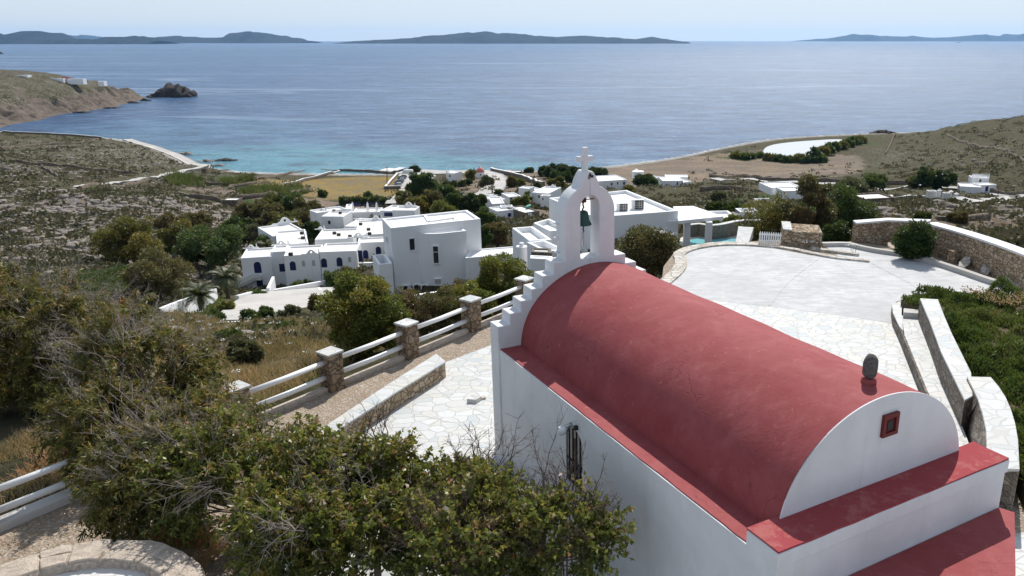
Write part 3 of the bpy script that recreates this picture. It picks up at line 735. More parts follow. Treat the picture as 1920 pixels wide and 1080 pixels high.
# ---------------------------------------------------------------- headland across the bay (its own small height field)
hp = []
for x, y, Y in [(-60,150,760),(0,150,770),(0,175,720),(60,152,790),(100,153,810),(150,154,830),(60,185,740),(120,185,770),(180,163,870),(180,180,830),(230,172,930),(120,170,790),(0,200,690),(60,205,700),(-60,200,680),(200,190,830)]: hp.append(PYd(x, y, Y))
for x, y in [(0,241),(30,232),(70,222),(110,214),(150,210),(180,205),(220,197),(250,191),(272,184),(-60,250),(-120,262)]:
    p = P(x, y, SEA); hp.append(p + [0, 0, .1]); q = p.copy(); q[:2] *= .95; q[2] = SEA - 5; hp.append(q)
for x, y, zz in [(290,172,SEA - 8),(250,150,SEA - 8),(180,140,SEA - 8),(330,165,SEA - 8)]:
    hp.append(P(x, y, SEA) + [0, 0, zz - SEA])
hp += [np.array([-950., 1150, -62]), np.array([-700., 1150, -66]), np.array([-560, 1080, -66]), np.array([-1100., 900, -30])]
hp = np.array(hp); hu, hv = hp[:, 0] / 300, hp[:, 1] / 300
Kh = _phi((hu[:, None] - hu[None]) ** 2 + (hv[:, None] - hv[None]) ** 2) + np.eye(len(hp)) * 2e-3
Ph = np.stack([np.ones(len(hp)), hu, hv], 1); Ah = np.zeros((len(hp) + 3,) * 2); Ah[:len(hp), :len(hp)] = Kh; Ah[:len(hp), len(hp):] = Ph; Ah[len(hp):, :len(hp)] = Ph.T
hsol = np.linalg.solve(Ah, np.concatenate([hp[:, 2], np.zeros(3)]))
gx = np.linspace(-1150, -440, 300); gy = np.linspace(560, 1180, 260); HX, HY = np.meshgrid(gx, gy)
r2 = (HX.ravel()[:, None] / 300 - hu[None]) ** 2 + (HY.ravel()[:, None] / 300 - hv[None]) ** 2
HZ = (_phi(r2) @ hsol[:len(hp)] + hsol[len(hp)] + hsol[len(hp) + 1] * HX.ravel() / 300 + hsol[len(hp) + 2] * HY.ravel() / 300).reshape(HX.shape)
cliff = smooth01((HZ - SEA) / 4) * (1 - .88 * smooth01((HZ - SEA - 12) / 9))
HZ = HZ + cliff * (3.6 * np.abs(vnoise(HX + HY * .4, HY * .8, 17, 0)) - 1.6 + 1.7 * vnoise(HX, HY, 7, 1) + 1.1 * vnoise(HX, HY, 3.2, 2))
ii = np.arange(HX.size).reshape(HX.shape); Fh = np.stack([ii[:-1, :-1], ii[:-1, 1:], ii[1:, 1:], ii[1:, :-1]], -1).reshape(-1, 4)
Fh = Fh[HZ.ravel()[Fh].max(1) > SEA - 2]
hh = HZ - SEA
east = smooth01((HX + 800) / 200)
tag(npmesh('headland', np.stack([HX, HY, HZ], -1).reshape(-1, 3), Fh, M['terrain'],
   {'dry': ('POINT', (.12 + .42 * smooth01((11 - hh) / 7) * (1 - .7 * east)).ravel()), 'rock': ('POINT', (.30 + .35 * east + .22 * smooth01((16 - hh) / 8)).ravel()), 'green': ('POINT', (HX * 0 + .1).ravel()),
    'gold': ('POINT', (HX * 0).ravel()), 'pale': ('POINT', (np.clip(.9 - hh / 2.5, 0, 1) * (1 - smooth01((HX + 880) / 60))).ravel())}, smooth=False), kind='structure')
hd = bpy.data.objects['headland']; hd.data.materials.append(mat_rock('headland_cliff', (.155, .125, .10), (.045, .038, .033), .16))
_fc = Fh; _h = hh.ravel()[_fc].mean(1); _x = HX.ravel()[_fc].mean(1); _y = HY.ravel()[_fc].mean(1)
_lim = 3.5 + 11 * smooth01((_x + 800) / 170) + 3.5 * vnoise(_x, _y, 24, 0) + 2.5 * vnoise(_x, _y, 8, 1)
hd.data.polygons.foreach_set('material_index', ((_h < _lim) & ((_x > -860) | (_h < .0))).astype(np.int32)); hd.data.update()
def headz(x, y):
    i = int(np.clip(np.searchsorted(gy, y), 0, len(gy) - 1)); j = int(np.clip(np.searchsorted(gx, x), 0, len(gx) - 1)); return HZ[i, j]

import bmesh
def rock_mesh(seed, sub=3, flat=.7, amp=.35):
    bm = bmesh.new(); bmesh.ops.create_icosphere(bm, subdivisions=sub, radius=1)
    rg = np.random.default_rng(seed); dirs = rg.normal(size=(9, 3)); ph = rg.uniform(0, 6, 9); fr = rg.uniform(1.5, 5, 9)
    for v in bm.verts:
        c = np.array(v.co); s = 1 + amp * sum(sin(fr[i] * float(c @ dirs[i]) + ph[i]) / (1.5 + i * .5) for i in range(9)) * .5
        c = c * s; c[2] *= flat; v.co = c
    me = bpy.data.meshes.new('rock'); bm.to_mesh(me); bm.free(); return me
def rock_islet(px, py, wpx, hpx, seed, label, mat='rock_dark', tilt=0, depth=.5, blobs=9):
    c = P(px, py, SEA); mpp = depth_of(c) / F; w = wpx * mpp / 2; h = hpx * mpp
    rg = np.random.default_rng(seed); V = []; Fs = []; n = 0
    for k in range(blobs):
        me = rock_mesh(seed * 10 + k, 3, 1, .55); vv = np.array([v.co[:] for v in me.vertices]); ff = np.array([p.vertices[:] for p in me.polygons])
        t = (k + .5) / blobs * 2 - 1; env = (1 - abs(t) ** 2.6) * (.72 + tilt * t * .6 + .12 * rg.uniform(-1, 1)) + .12
        sx = w * .30 * rg.uniform(.9, 1.3); V.append(vv * [sx, w * depth * rg.uniform(.6, 1), h * min(.95, env) * rg.uniform(.8, .95)] + [c[0] + t * w * .8, c[1] + rg.uniform(-.3, .3) * w * depth, SEA]); Fs.append(ff + n); n += len(vv); bpy.data.meshes.remove(me)
    return tag(npmesh('rock_islet', np.concatenate(V), np.concatenate(Fs), M[mat]), label, 'rock')
rock_islet(326, 181, 84, 26, 3, 'rugged dark rock islet off the tip of the headland', tilt=.35)
rock_islet(1656, 250, 50, 7, 5, 'low black rock breaking the water off the pebble beach on the right')
rock_islet(1, 101, 8, 4, 7, 'tiny dark rock far out at the left edge of the sea', depth=.8)
rock_islet(424, 301, 40, 5, 9, 'flat dark rocks at the water edge beside the coast road')
rock_islet(285, 184, 14, 2, 11, 'small rock awash between the headland and the islet', blobs=3)
rock_islet(250, 193, 34, 4, 21, 'dark broken rocks at the foot of the headland tip', blobs=6); rock_islet(205, 203, 40, 3, 23, 'low dark rocks along the middle of the headland shore', blobs=6)
rock_islet(150, 211, 46, 3, 25, 'flat dark rocks under the pale headland cliff', blobs=6); rock_islet(272, 189, 22, 5, 27, 'dark rock knob ending the headland', blobs=5)
rock_islet(388, 303, 30, 5, 29, 'pale boulders between the coast road and the water', 'rock', blobs=7); rock_islet(345, 289, 30, 5, 31, 'pale boulders at the shore where the coast road bends', 'rock', blobs=7); rock_islet(410, 311, 26, 4, 33, 'pale low boulders beside the fork of the coast road', 'rock', blobs=6)
# ship
def cargo_ship():
    c = P(1797, 80, SEA); k = depth_of(c) / F
    o = empty('cargo_ship', c, 'tiny cargo ship near the horizon on the right', 'ship')
    L_ = 9 * k; m = MB(); m.prism([(c[0] - L_ / 2, c[1] - L_ * .08), (c[0] + L_ * .42, c[1] - L_ * .08), (c[0] + L_ / 2, c[1]), (c[0] + L_ * .42, c[1] + L_ * .08), (c[0] - L_ / 2, c[1] + L_ * .08)], SEA - 1, SEA + L_ * .11); m.build('hull', M['terracotta'], o)
    m = MB(); m.box((c[0] - L_ * .38, c[1], SEA + L_ * .17), (L_ * .12, L_ * .13, L_ * .13)); m.build('bridge', M['white_paint'], o)
cargo_ship()

# ---------------------------------------------------------------- draped roads and field walls
def drape_strip(name, pxs, width, mat, lift, kind='structure', world=False, step=3.0, smoothk=2):
    c = [T(x, y)[:2] if not world else np.array([x, y], float) for x, y in pxs]
    c = chaikin(c, smoothk); c = densify(c, step, closed=False)
    V = []; ncr = 5
    for i, p in enumerate(c):
        t = c[min(i + 1, len(c) - 1)] - c[max(i - 1, 0)]; t = t / np.linalg.norm(t); nrm = np.array([-t[1], t[0]])
        zc = max(H(*(p + nrm * s)) for s in (-width / 2, -width / 4, 0, width / 4, width / 2)) + lift
        for j in range(ncr): q = p + nrm * width * (j / (ncr - 1) - .5); V.append((q[0], q[1], zc))
    ii = np.arange(len(V)).reshape(-1, ncr); Fq = np.stack([ii[:-1, :-1], ii[1:, :-1], ii[1:, 1:], ii[:-1, 1:]], -1).reshape(-1, 4)
    V = np.array(V); Vb = V.copy(); Vb[:, 2] -= 1.2
    # skirts give the road a real thickness
    n = len(V); e1 = ii[:, 0]; e2 = ii[:, -1]
    sk1 = np.stack([e1[:-1], e1[1:], e1[1:] + n, e1[:-1] + n], -1); sk2 = np.stack([e2[:-1], e2[:-1] + n, e2[1:] + n, e2[1:]], -1)
    o = npmesh(name, np.concatenate([V, Vb]), np.concatenate([Fq, sk1, sk2]), mat); tag(o, kind=kind); return o
def drape_poly(name, poly, mat, z=None, lift=.1, kind='structure'):
    m = MB(); 
    if z is None: z = np.mean([H(*p[:2]) for p in poly])
    m.prism([p[:2] for p in poly], z - 2.5, z + lift); return tag(m.build(name, mat), kind=kind)
_walls = []
def field_wall(pxs, h, label, thick=.55, mat='stone_far', cap=None, group=None, world=False, lift=0., name='stone_wall', step=2.0):
    c = [T(x, y)[:2] if not world else np.array([x, y], float) for x, y in pxs]
    c = densify(c, step, closed=False); rg = random.Random(len(label)); V = []; Vc = []
    for i, p in enumerate(c):
        t = c[min(i + 1, len(c) - 1)] - c[max(i - 1, 0)]; t = t / np.linalg.norm(t); nr = np.array([-t[1], t[0]]) * thick / 2
        z = H(*p) + lift; hh_ = h * rg.uniform(.86, 1.06) if not cap else h
        a, b = p - nr, p + nr
        V += [(a[0], a[1], z - 1), (a[0], a[1], z + hh_), (b[0], b[1], z + hh_), (b[0], b[1], z - 1)]
        k = 1.15; a, b = p - nr * k, p + nr * k
        Vc += [(a[0], a[1], z + hh_ - .02), (a[0], a[1], z + hh_ + .14), (b[0], b[1], z + hh_ + .14), (b[0], b[1], z + hh_ - .02)]
    def strip(V):
        n = len(V) // 4; ii = np.arange(len(V)).reshape(n, 4)
        Fq = np.concatenate([np.stack([ii[:-1, j], ii[1:, j], ii[1:, (j + 1) % 4], ii[:-1, (j + 1) % 4]], -1) for j in range(4)] + [ii[:1], ii[-1:, ::-1]]); return Fq
    if cap:
        o = empty(name, (V[0][0], V[0][1], V[0][2] + 1), label, 'wall', group)
        npmesh('wall_body', V, strip(V), M[mat], parent=o); npmesh('coping', Vc, strip(Vc), M[cap], parent=o)
    else:
        o = tag(npmesh(name, V, strip(V), M[mat]), label, 'wall', group)
    return o
drape_strip('coast_road', [(186,258),(215,260),(240,265),(290,280),(340,298),(380,313),(440,320),(500,323),(560,324)], 6.0, M['road'], .35)
drape_strip('side_road', [(384,316),(345,323),(320,327),(275,338),(210,347),(150,354)], 4.0, M['road'], .3)
drape_strip('beach_lane', [(905,372),(925,358),(938,348),(936,338),(924,326),(905,323)], 9.0, M['road'], .3)
drape_strip('field_track', [(1340,336),(1400,339),(1480,342),(1580,346),(1700,350),(1800,352),(1960,356)], 4.5, M['road'], .25)
drape_strip('villa_lane', [(1975,371),(1900,374),(1850,378),(1800,381)], 7, M['road'], .3)
drape_strip('hotel_lane', [(742,388),(752,377),(762,368),(766,358)], 8, M['road'], .3)
drape_poly('car_park', [T(x, y) for x, y in [(750,354),(748,344),(749,333),(775,329),(800,329),(818,333),(800,342),(775,354)]], M['road'], z=H(*T(770, 345)[:2]), lift=.5)
drape_poly('quay', [P(x, y, SEA) for x, y in [(745,327),(760,322),(800,321),(830,323),(920,322),(960,322),(960,325),(820,329),(750,329)]], M['road'], z=SEA, lift=.9)
lag = chaikin([P(x, y, -57.4) for x, y in [(1428,288),(1438,276),(1470,270),(1520,266),(1560,263.5),(1585,264),(1580,271),(1560,277),(1540,288),(1530,298),(1480,299),(1445,296)]], 2, True)
m = MB(); zl = max(H(*p[:2]) for p in lag) + .05; m.prism([p[:2] for p in lag], zl - 1, min(zl, -56.4)); tag(m.build('lagoon', M['lagoon']), kind='structure')
field_wall([(534,351),(570,341),(637,324.5)], 1.3, 'pale capped wall running diagonally along the left side of the golden field', cap='plaster_far')
field_wall([(482,318.5),(560,321),(637,323.5)], 1.2, 'long dark wall between the left fields and the beach', .7)
field_wall([(637,323.5),(690,325),(745,328)], 1.8, 'brown sea wall closing the golden field off from the beach', .9)
field_wall([(722,356),(733,343),(745,329.5)], 1.1, 'white capped wall along the row of parked cars', .8, cap='plaster_far')
field_wall([(722,356),(751,354.5)], 1.3, 'short brown wall at the near end of the row of parked cars', .7, cap='plaster_far')
field_wall([(480,339),(530,330),(575,322.5)], 1.2, 'dark field wall slanting up to the beach left of the pale capped wall')
field_wall([(545,366),(565,363),(586,360)], 1.9, 'tall brown wall stub at the corner of the golden field', .8)
field_wall([(335,367),(375,374),(415,380)], 1.6, 'brown retaining wall with pale coping above the rocky slope', .8)
field_wall([(445,377),(480,373),(520,368)], 1.6, 'brown wall running right from the square stone tank', .8)
field_wall([(372,366),(435,353),(470,347),(505,342)], 1.2, 'dark wall crossing the reed beds')
field_wall([(385,345),(425,350)], 1.2, 'short dark wall between two reed beds')
field_wall([(470,334),(440,338),(400,342)], 1.1, 'dark field wall near the fork in the coast road')
field_wall([(150,355),(275,341),(330,329)], 1.0, 'low dark wall below the side road')
field_wall([(32,306),(100,312),(195,322),(260,328)], 1.1, 'long dry stone wall crossing the left hillside')
field_wall([(78,313),(95,323),(113,333)], 1.0, 'short dry stone wall running downhill on the left hillside')
field_wall([(0,280),(80,272),(150,270),(185,262)], 1.0, 'dry stone wall below the bay on the upper left')
field_wall([(5,248.5),(70,252),(140,256),(190,260)], 1.2, 'pale capped wall on the edge of the bay at the far left', cap='plaster_far')
field_wall([(1330,332),(1440,340),(1560,343),(1700,346),(1800,349),(1960,353)], 1.7, 'long dark wall along the field track behind the right houses', .8)
field_wall([(1775,257),(1825,272),(1865,280),(1920,305),(1960,325)], 1.2, 'dry stone wall winding over the right hill')
field_wall([(1312,360),(1380,357),(1450,359)], 1.2, 'dark field wall below the white farmhouse with the stair')
field_wall([(1680,249),(1665,282),(1660,290)], 1.0, 'thin dry stone wall going down the left flank of the right hill')
field_wall([(921,322.5),(950,328),(985,338),(1005,345),(1020,349)], 1.8, 'long stone wall with white coping beside the beach lane', .9, cap='plaster_far')
field_wall([(1022,366),(1035,373)], 1.2, 'low white topped wall beside the large village house', .6, cap='plaster_far')
field_wall([(1600,367),(1660,372),(1690,375),(1770,372)], .9, 'pale capped wall beside the grey flat roofed house', .5, cap='plaster_far')
field_wall([(1600,410),(1720,412),(1760,414),(1850,409),(1920,404)], .38, 'tumbled dark dry stone wall beyond the terrace wall', .6, 'stone_far')
# ---------------------------------------------------------------- terrace
def P2(l, z=0.): return [P(x, y, z)[:2] for x, y in l]
m = MB(); m.prism([p[:2] for p in TERR], -3.2, 0); tag(m.build('terrace_ground', M['gravel']), kind='structure')
pav = P2([(919,648),(836,679),(760,727),(690,775),(600,850),(560,950)]) + [W(11, 1)[:2], W(3, 1)[:2], W(-2, 6)[:2], W(-4, 16)[:2], W(4, 18)[:2]] + P2([(1905,1000),(1850,850),(1760,790),(1737,735),(1674,578),(1676,606),(1575,590),(1440,574),(1294,557),(1180,540),(1060,570)])
def sheet(name, poly, z, mat, kind='structure'):
    m = MB(); m.prism([p[:2] for p in poly], z - .03, z); return tag(m.build(name, M[mat]), kind=kind)
sheet('paving', pav, .004, 'crazy')
conc = P2([(1060,540),(1228,540),(1246,529),(1272,505),(1273,487),(1280,476),(1322,463),(1384,458),(1425,461),(1519,479),(1575,483),(1548,463),(1592,462),(1612,468),(1645,475),(1690,481),(1716,487),(1745,495),(1800,513),(1850,531),(1890,543),(1985,546),(1985,566),(1700,560),(1680,566),(1673,580),(1676,607),(1575,591),(1440,575),(1294,558),(1180,545),(1060,560)])
sheet('concrete_yard', conc, .008, 'plaza')
def ribbon(name, pts, w, z0, z1, mat, cat=None, label=None, kind='structure', group=None, smoothk=2, closed=False, parent=None):
    c = chaikin([np.array(p[:2], float) for p in pts], smoothk) if smoothk else [np.array(p[:2], float) for p in pts]
    Lp = []; Rp = []
    for i, p in enumerate(c):
        t = c[min(i + 1, len(c) - 1)] - c[max(i - 1, 0)]; t = t / np.linalg.norm(t); nr = np.array([-t[1], t[0]])
        Lp.append(p + nr * w / 2); Rp.append(p - nr * w / 2)
    n = len(c); V = [(q[0], q[1], z) for z in (z0, z1) for q in Lp + Rp]; Fs = []
    for i in range(n - 1):
        Fs += [(2 * n + i, 2 * n + i + 1, 3 * n + i + 1, 3 * n + i), (i, i + 1, 2 * n + i + 1, 2 * n + i), (n + i, 3 * n + i, 3 * n + i + 1, n + i + 1)]
    Fs += [(0, 2 * n, 3 * n, n), (n - 1, 2 * n - 1, 4 * n - 1, 3 * n - 1)]
    m = MB(); m.add(V, Fs); o = m.build(name, M[mat], parent)
    if parent is None:
        if kind: tag(o, kind=kind)
        if label: tag(o, label, cat, group)
    return o
ribbon('joint', P2([(1535,484),(1500,510),(1470,535),(1442,573)]), .10, -.02, .016, 'plaza')
ribbon('joint', P2([(1636,494),(1670,512),(1705,530),(1728,546)]), .10, -.02, .016, 'plaza')
# stone edging round the yard
ribbon('stone_kerb', P2([(1234,540),(1252,527),(1276,505),(1277,487),(1271,478),(1292,467),(1340,459),(1393,458),(1440,462)]), .46, -.1, .07, 'kerb_stone', 'kerb', 'curved pale stone edging round the far left side of the concrete yard', kind=None)
ribbon('stone_kerb', P2([(1440,463),(1480,467),(1520,476),(1560,484),(1600,488),(1630,491)]), .26, -.1, .07, 'kerb_stone', 'kerb', 'stone edging in front of the white gate and the square stone wall', kind=None)
ribbon('stone_kerb', P2([(1520,468),(1560,474),(1610,480)]), .2, -.1, .10, 'kerb_stone', 'kerb', 'short rough stone edging behind the stone edging of the yard', kind=None)
ribbon('white_kerb', P2([(1541,462),(1590,461),(1610,467),(1645,474),(1690,480)]), .2, -.1, .16, 'kerb', 'kerb', 'white kerb left of the round bush in front of the stone wall', kind=None)
ribbon('white_kerb', P2([(1716,486),(1745,494),(1800,512),(1850,530),(1890,542),(1985,545)]), .22, -.1, .18, 'kerb', 'kerb', 'long white kerb right of the round bush along the planting strip', kind=None)
# long stone wall with white coping
wl = P2([(1599,456),(1640,458),(1735,466),(1795,488),(1890,530),(1990,578)])
wl = [np.array(p) for p in wl]
back = [p * 1.014 + np.array([.05, .05]) for p in wl]
seg = [wl[0], (wl[0] + wl[2]) / 2 + np.array([.1, .35]), wl[2] + np.array([.1, .3])]
def stone_wall_thing(path, w, z0, z1, label, capmat='plaster', capw=.06, caph=.07, wallmat='stone', name='terrace_wall', z1b=None):
    o = empty(name, (path[0][0], path[0][1], 0), label, 'wall')
    z1b = z1 if z1b is None else z1b; c = [np.array(p[:2], float) for p in path]; n = len(c)
    def body(ww, za, zb, mt, nm):
        V = []
        for i, p in enumerate(c):
            t = c[min(i + 1, n - 1)] - c[max(i - 1, 0)]; t = t / np.linalg.norm(t); nr = np.array([-t[1], t[0]]) * ww / 2; f = i / (n - 1)
            A, B_h = za(f), zb(f)
            V += [(*(p - nr), A), (*(p - nr), B_h), (*(p + nr), B_h), (*(p + nr), A)]
        Fs = []
        for i in range(n - 1):
            for j in range(4): Fs.append((4 * i + j, 4 * i + 4 + j, 4 * i + 4 + (j + 1) % 4, 4 * i + (j + 1) % 4))
        Fs += [(0, 1, 2, 3), tuple(4 * (n - 1) + k for k in (3, 2, 1, 0))]
        mb = MB(); mb.add(V, Fs); mb.build(nm, M[mt], o)
    top = lambda f: z1 + (z1b - z1) * f
    body(w, lambda f: z0, top, wallmat, 'wall_body'); body(w + capw, lambda f: top(f), lambda f: top(f) + caph, capmat, 'coping'); return o
pth = chaikin([P(1599,452,0)[:2], P(1660,453,0)[:2], P(1722,459,0)[:2]], 1)
stone_wall_thing([P(1599,453,0)[:2], P(1660,453,0)[:2], P(1738,462,0)[:2]], .4, -.6, .78, 'stone wall with white coping behind and left of the round bush', z1b=1.0)
stone_wall_thing(chaikin([P(1738,465,0)[:2], P(1800,487,0)[:2], P(1860,512,0)[:2], P(1920,541,0)[:2], P(1995,580,0)[:2]], 1), .5, -.6, .98, 'long brown stone wall with white coping right of the round bush', z1b=1.2)
# buttress stones and slabs along the strip
for k, (x, y) in enumerate([(1808,502),(1848,514),(1893,532),(1672,471)]):
    c = P(x, y, 0); mm = MB(); mm.prism([(-.34, -.12), (.05, -.17), (.33, -.05), (.30, .13), (-.1, .17), (-.33, .1)], -.035, .035); o = mm.build('slab_stone', M['kerb_stone'] if k < 3 else M['rubble'], bevel=.012)
    o.location = (c[0], c[1], .20); o.rotation_euler = (.15, -.42 + .1 * k, .75 + k * .22)
    tag(o, ['tilted flat stone at the foot of the stone wall, left of three', 'tilted flat stone at the foot of the stone wall, middle of three', 'tilted flat stone at the foot of the stone wall, rightmost of three', 'pale rough stone beside the round bush on its left'][k], 'stone')
c = P(1788, 495, 0); m = MB(); m.box((c[0] + .1, c[1] + .25, .22), (.42, .3, .5), .5); tag(m.build('stone_block', M['stone'], bevel=.03), 'small square stone block standing against the stone wall right of the bush', 'stone')
# square stone wall piece and the gate
o = empty('gate_pillar_wall', P(1500, 462, 0), 'freestanding square stone wall right of the white picket gate', 'wall')
pa, pb_, pc = P(1466, 458, 0)[:2], P(1483, 461, 0)[:2], P(1539, 467, 0)[:2]
off = np.array([.12, .95])
poly = [pa, pb_, pc, pc + off, pa + off * .75]
m = MB(); zt = [.56, .56, .66, .80, .62]
n = 5; V = [(*p, -.4) for p in poly] + [(*p, z) for p, z in zip(poly, [.58, .60, .66, .76, .74])]
m.add(V, [(i, (i + 1) % n, n + (i + 1) % n, n + i) for i in range(n)] + [(5, 6, 7, 8, 9)]); m.build('wall_body', M['stone'], o)
m = MB(); pm = (pb_ * .0 + pa + off * .75); m.add([(*pa, .60), (*pb_, .62), (*(pb_ + off * .8), .78), (*pm, .76), (*pa, .65), (*pb_, .67), (*(pb_ + off * .8), .83), (*pm, .81)], [(0, 1, 5, 4), (1, 2, 6, 5), (2, 3, 7, 6), (3, 0, 4, 7), (4, 5, 6, 7)]); m.build('coping', M['cap'], o)
g0, g1 = P(1422, 458, 0)[:2], P(1464, 461, 0)[:2]
o = empty('picket_gate', (*g0, 0), 'low white picket gate between the sloping stone wing and the square stone wall', 'gate')
U = (g1 - g0); gl = np.linalg.norm(U); U /= gl; Nn = np.array([U[1], -U[0]])
for k in range(10):
    p = g0 + U * (gl * (k + .5) / 10); m = MB(); m.frame_prism((*p, 0), (*U, 0), (*Nn, 0), [(-.028, .04), (.028, .04), (.028, .50), (0, .56), (-.028, .50)], 0, .02); m.build('picket', M['white_paint'], o)
for z in (.14, .40): m = MB(); m.frame_prism((*g0, 0), (*U, 0), (*Nn, 0), [(0, z), (gl, z), (gl, z + .05), (0, z + .05)], -.03, -.002); m.build('gate_rail', M['white_paint'], o)
o = empty('stone_wing', P(1405, 455, 0), 'sloping stone wing wall left of the white picket gate', 'wall')
q0, q1 = P(1403, 459, 0)[:2], P(1420, 456, 0)[:2] + np.array([0, .3])
V = [(*q0, 0), (*(q0 + [-.5, .1]), 0), (*(q1 + [-.6, .8]), 0), (*(q1 + [0, .6]), 0), (*q0, .05), (*(q0 + [-.5, .1]), .05), (*(q1 + [-.6, .8]), .46), (*(q1 + [0, .6]), .46)]
m = MB(); m.add(V, [(0, 1, 5, 4), (1, 2, 6, 5), (2, 3, 7, 6), (3, 0, 4, 7), (4, 5, 6, 7)]); m.build('wall_body', M['cap'], o)

# raised path with two low walls, ice plant bed
w1 = [P(1676, 574, .12)[:2], P(1682, 600, .2)[:2], P(1694, 628, .28)[:2], P(1738, 730, .30)[:2], P(1790, 860, .3)[:2], P(1830, 960, .3)[:2]]
w2base = [P(1723, 590, .3)[:2], P(1770, 712, .3)[:2], P(1815, 827, .3)[:2], P(1850, 920, .3)[:2]]
pathpoly = [P(1690, 592, .3)[:2]] + [P(1696, 628, .3)[:2], P(1738, 730, .3)[:2], P(1790, 860, .3)[:2], P(1840, 985, .3)[:2]] + w2base[::-1]
m = MB(); m.prism(pathpoly, -.1, .30); o = m.build('raised_path', M['crazy']); tag(o, kind='structure')
def wall_band(name, Lpx, Rpx, zt, z0, label, cap='cap', wall='stone_grey', caph=.04):
    Lp = P2(Lpx, zt); Rp = P2(Rpx, zt); n = len(Lp); o = empty(name, (*Lp[0], 0), label, 'wall')
    poly = list(Lp) + list(Rp)[::-1]
    m = MB(); m.prism(poly, z0, zt - caph); m.build('wall_body', M[wall], o)
    m = MB(); m.prism(poly, zt - caph, zt); m.build('coping', M[cap], o, bevel=.012); return o
# left low wall: rough stone face with its top level with the path
pw = [P(1672, 574, .28)[:2], P(1674, 590, .28)[:2], P(1686, 614, .3)[:2], P(1730, 722, .3)[:2], P(1786, 860, .3)[:2], P(1832, 975, .3)[:2]]
pv_ = [P(1692, 566, .28)[:2], P(1690, 590, .28)[:2], P(1693, 622, .3)[:2], P(1738, 730, .3)[:2], P(1792, 862, .3)[:2], P(1840, 983, .3)[:2]]
o = empty('path_wall', (*pw[0], 0), 'low rough stone wall holding the left side of the raised paved path', 'wall')
m = MB(); m.prism(pw + pv_[::-1], -.05, .305); m.build('wall_body', M['stone_grey'], o)
m = MB(); m.prism(pw[:3] + pv_[:3][::-1], .305, .335); m.build('coping', M['cap'], o)
wall_band('bed_wall', [(1725,559),(1744,604),(1765,660),(1805,742),(1809,750)], [(1759,561),(1772,595),(1785,625),(1821,698),(1824,742)], .90, -.05, 'long low stone wall with white slab top between raised path and ice plant bed')
_lt = [(1813,706),(1824,727),(1834,749),(1843,778),(1849,805),(1850,835),(1848,880)]; _rt = [(1858,707),(1873,725),(1886,745),(1896,768),(1904,795),(1909,824),(1912,880)]
_lb = [(1813,708,.88),(1810,728,.88),(1809,744,.86),(1812,772,.3),(1816,796,.3),(1821,822,.3),(1826,885,.3)]
_T = P2(_lt, .98) + P2(_rt, .98)[::-1]; _B = [P(x, y, z)[:2] for x, y, z in _lb] + P2(_rt, .98)[::-1]; o = empty('bed_wall', (*_T[0], 0), 'curved low stone wall with white slab top beside the path, nearest the chapel', 'wall')
n = len(_T); m = MB(); m.add([(*p, .1) for p in _B] + [(*p, .94) for p in _T], [(i, (i + 1) % n, n + (i + 1) % n, n + i) for i in range(n)] + [tuple(range(n, 2 * n))]); m.build('wall_body', M['stone_grey'], o)
m = MB(); m.prism(_T, .94, .985); m.build('coping', M['cap'], o, bevel=.012)
m = MB(); cc_ = P2([(1694,580),(1723,583),(1724,590),(1694,588)], .42); m.prism(cc_, .2, .46); tag(m.build('concrete_step', M['kerb'], bevel=.01), 'grey concrete step at the far end of the raised path', 'step')
bed = P2([(1690,560),(1700,554),(1730,548),(1765,545),(1830,547),(1925,558),(2010,572),(2010,800)], .55) + [P(1930, 900, .6)[:2], P(1906, 824, .8)[:2], P(1885, 745, .8)[:2], P(1856, 707, .8)[:2], P(1822, 700, .8)[:2], P(1785, 628, .8)[:2], P(1757, 563, .8)[:2], P(1735, 562, .8)[:2], P(1700, 575, .4)[:2]]
m = MB(); m.prism(bed, -.05, .50); tag(m.build('planting_bed_soil', M['soil']), kind='structure')
def scatter_poly(poly, n, rng):
    poly = [np.array(p[:2], float) for p in poly]; mn = np.min(poly, 0); mx = np.max(poly, 0); out = np.zeros((0, 2))
    while len(out) < n:
        q = rng.uniform(mn, mx, (n * 2, 2)); out = np.concatenate([out, q[in_poly(q[:, 0], q[:, 1], poly)]])
    return out[:n]
rng = np.random.default_rng(11)
q = scatter_poly(bed, 62000, rng)
hgt = .50 + .14 * vnoise(q[:, 0], q[:, 1], .7, 0) + .10 * vnoise(q[:, 0], q[:, 1], .28, 1)
pos = np.concatenate([q, (hgt * 1. + rng.uniform(-.05, .14, len(q)))[:, None]], 1)
D = rng.normal(size=pos.shape) * .7; D[:, 2] = np.abs(D[:, 2]) + .5
V, Fq = leaf_quads(pos, D, .11, .035, rng, .3)
tint = np.clip(.45 + .22 * vnoise(q[:, 0], q[:, 1], 1.3, 2) + rng.uniform(-.3, .3, len(q)) + .35 * (vnoise(q[:, 0], q[:, 1], .6, 0) > 1.1), 0, 1)
o = npmesh('ice_plants', V, Fq, M['ice'], {'tint': ('FACE', tint)}); tag(o, 'dense green ice plants filling the bed right of the path', 'ground cover', kind='stuff')
q2 = scatter_poly(P2([(1800,548),(1900,556),(1960,565),(1960,585),(1880,580),(1800,560)], .6), 900, rng)
V, Fq = leaf_quads(np.concatenate([q2, rng.uniform(.68, .82, len(q2))[:, None]], 1), rng.normal(size=(len(q2), 3)) + [0, 0, 1], .06, .04, rng)
o = npmesh('dry_flower_heads', V, Fq, M['grass_dry'], {'tint': ('FACE', rng.uniform(.7, 1, len(q2)))}); tag(o, 'pale faded flower heads over the far edge of the ice plants', 'ground cover', kind='stuff')

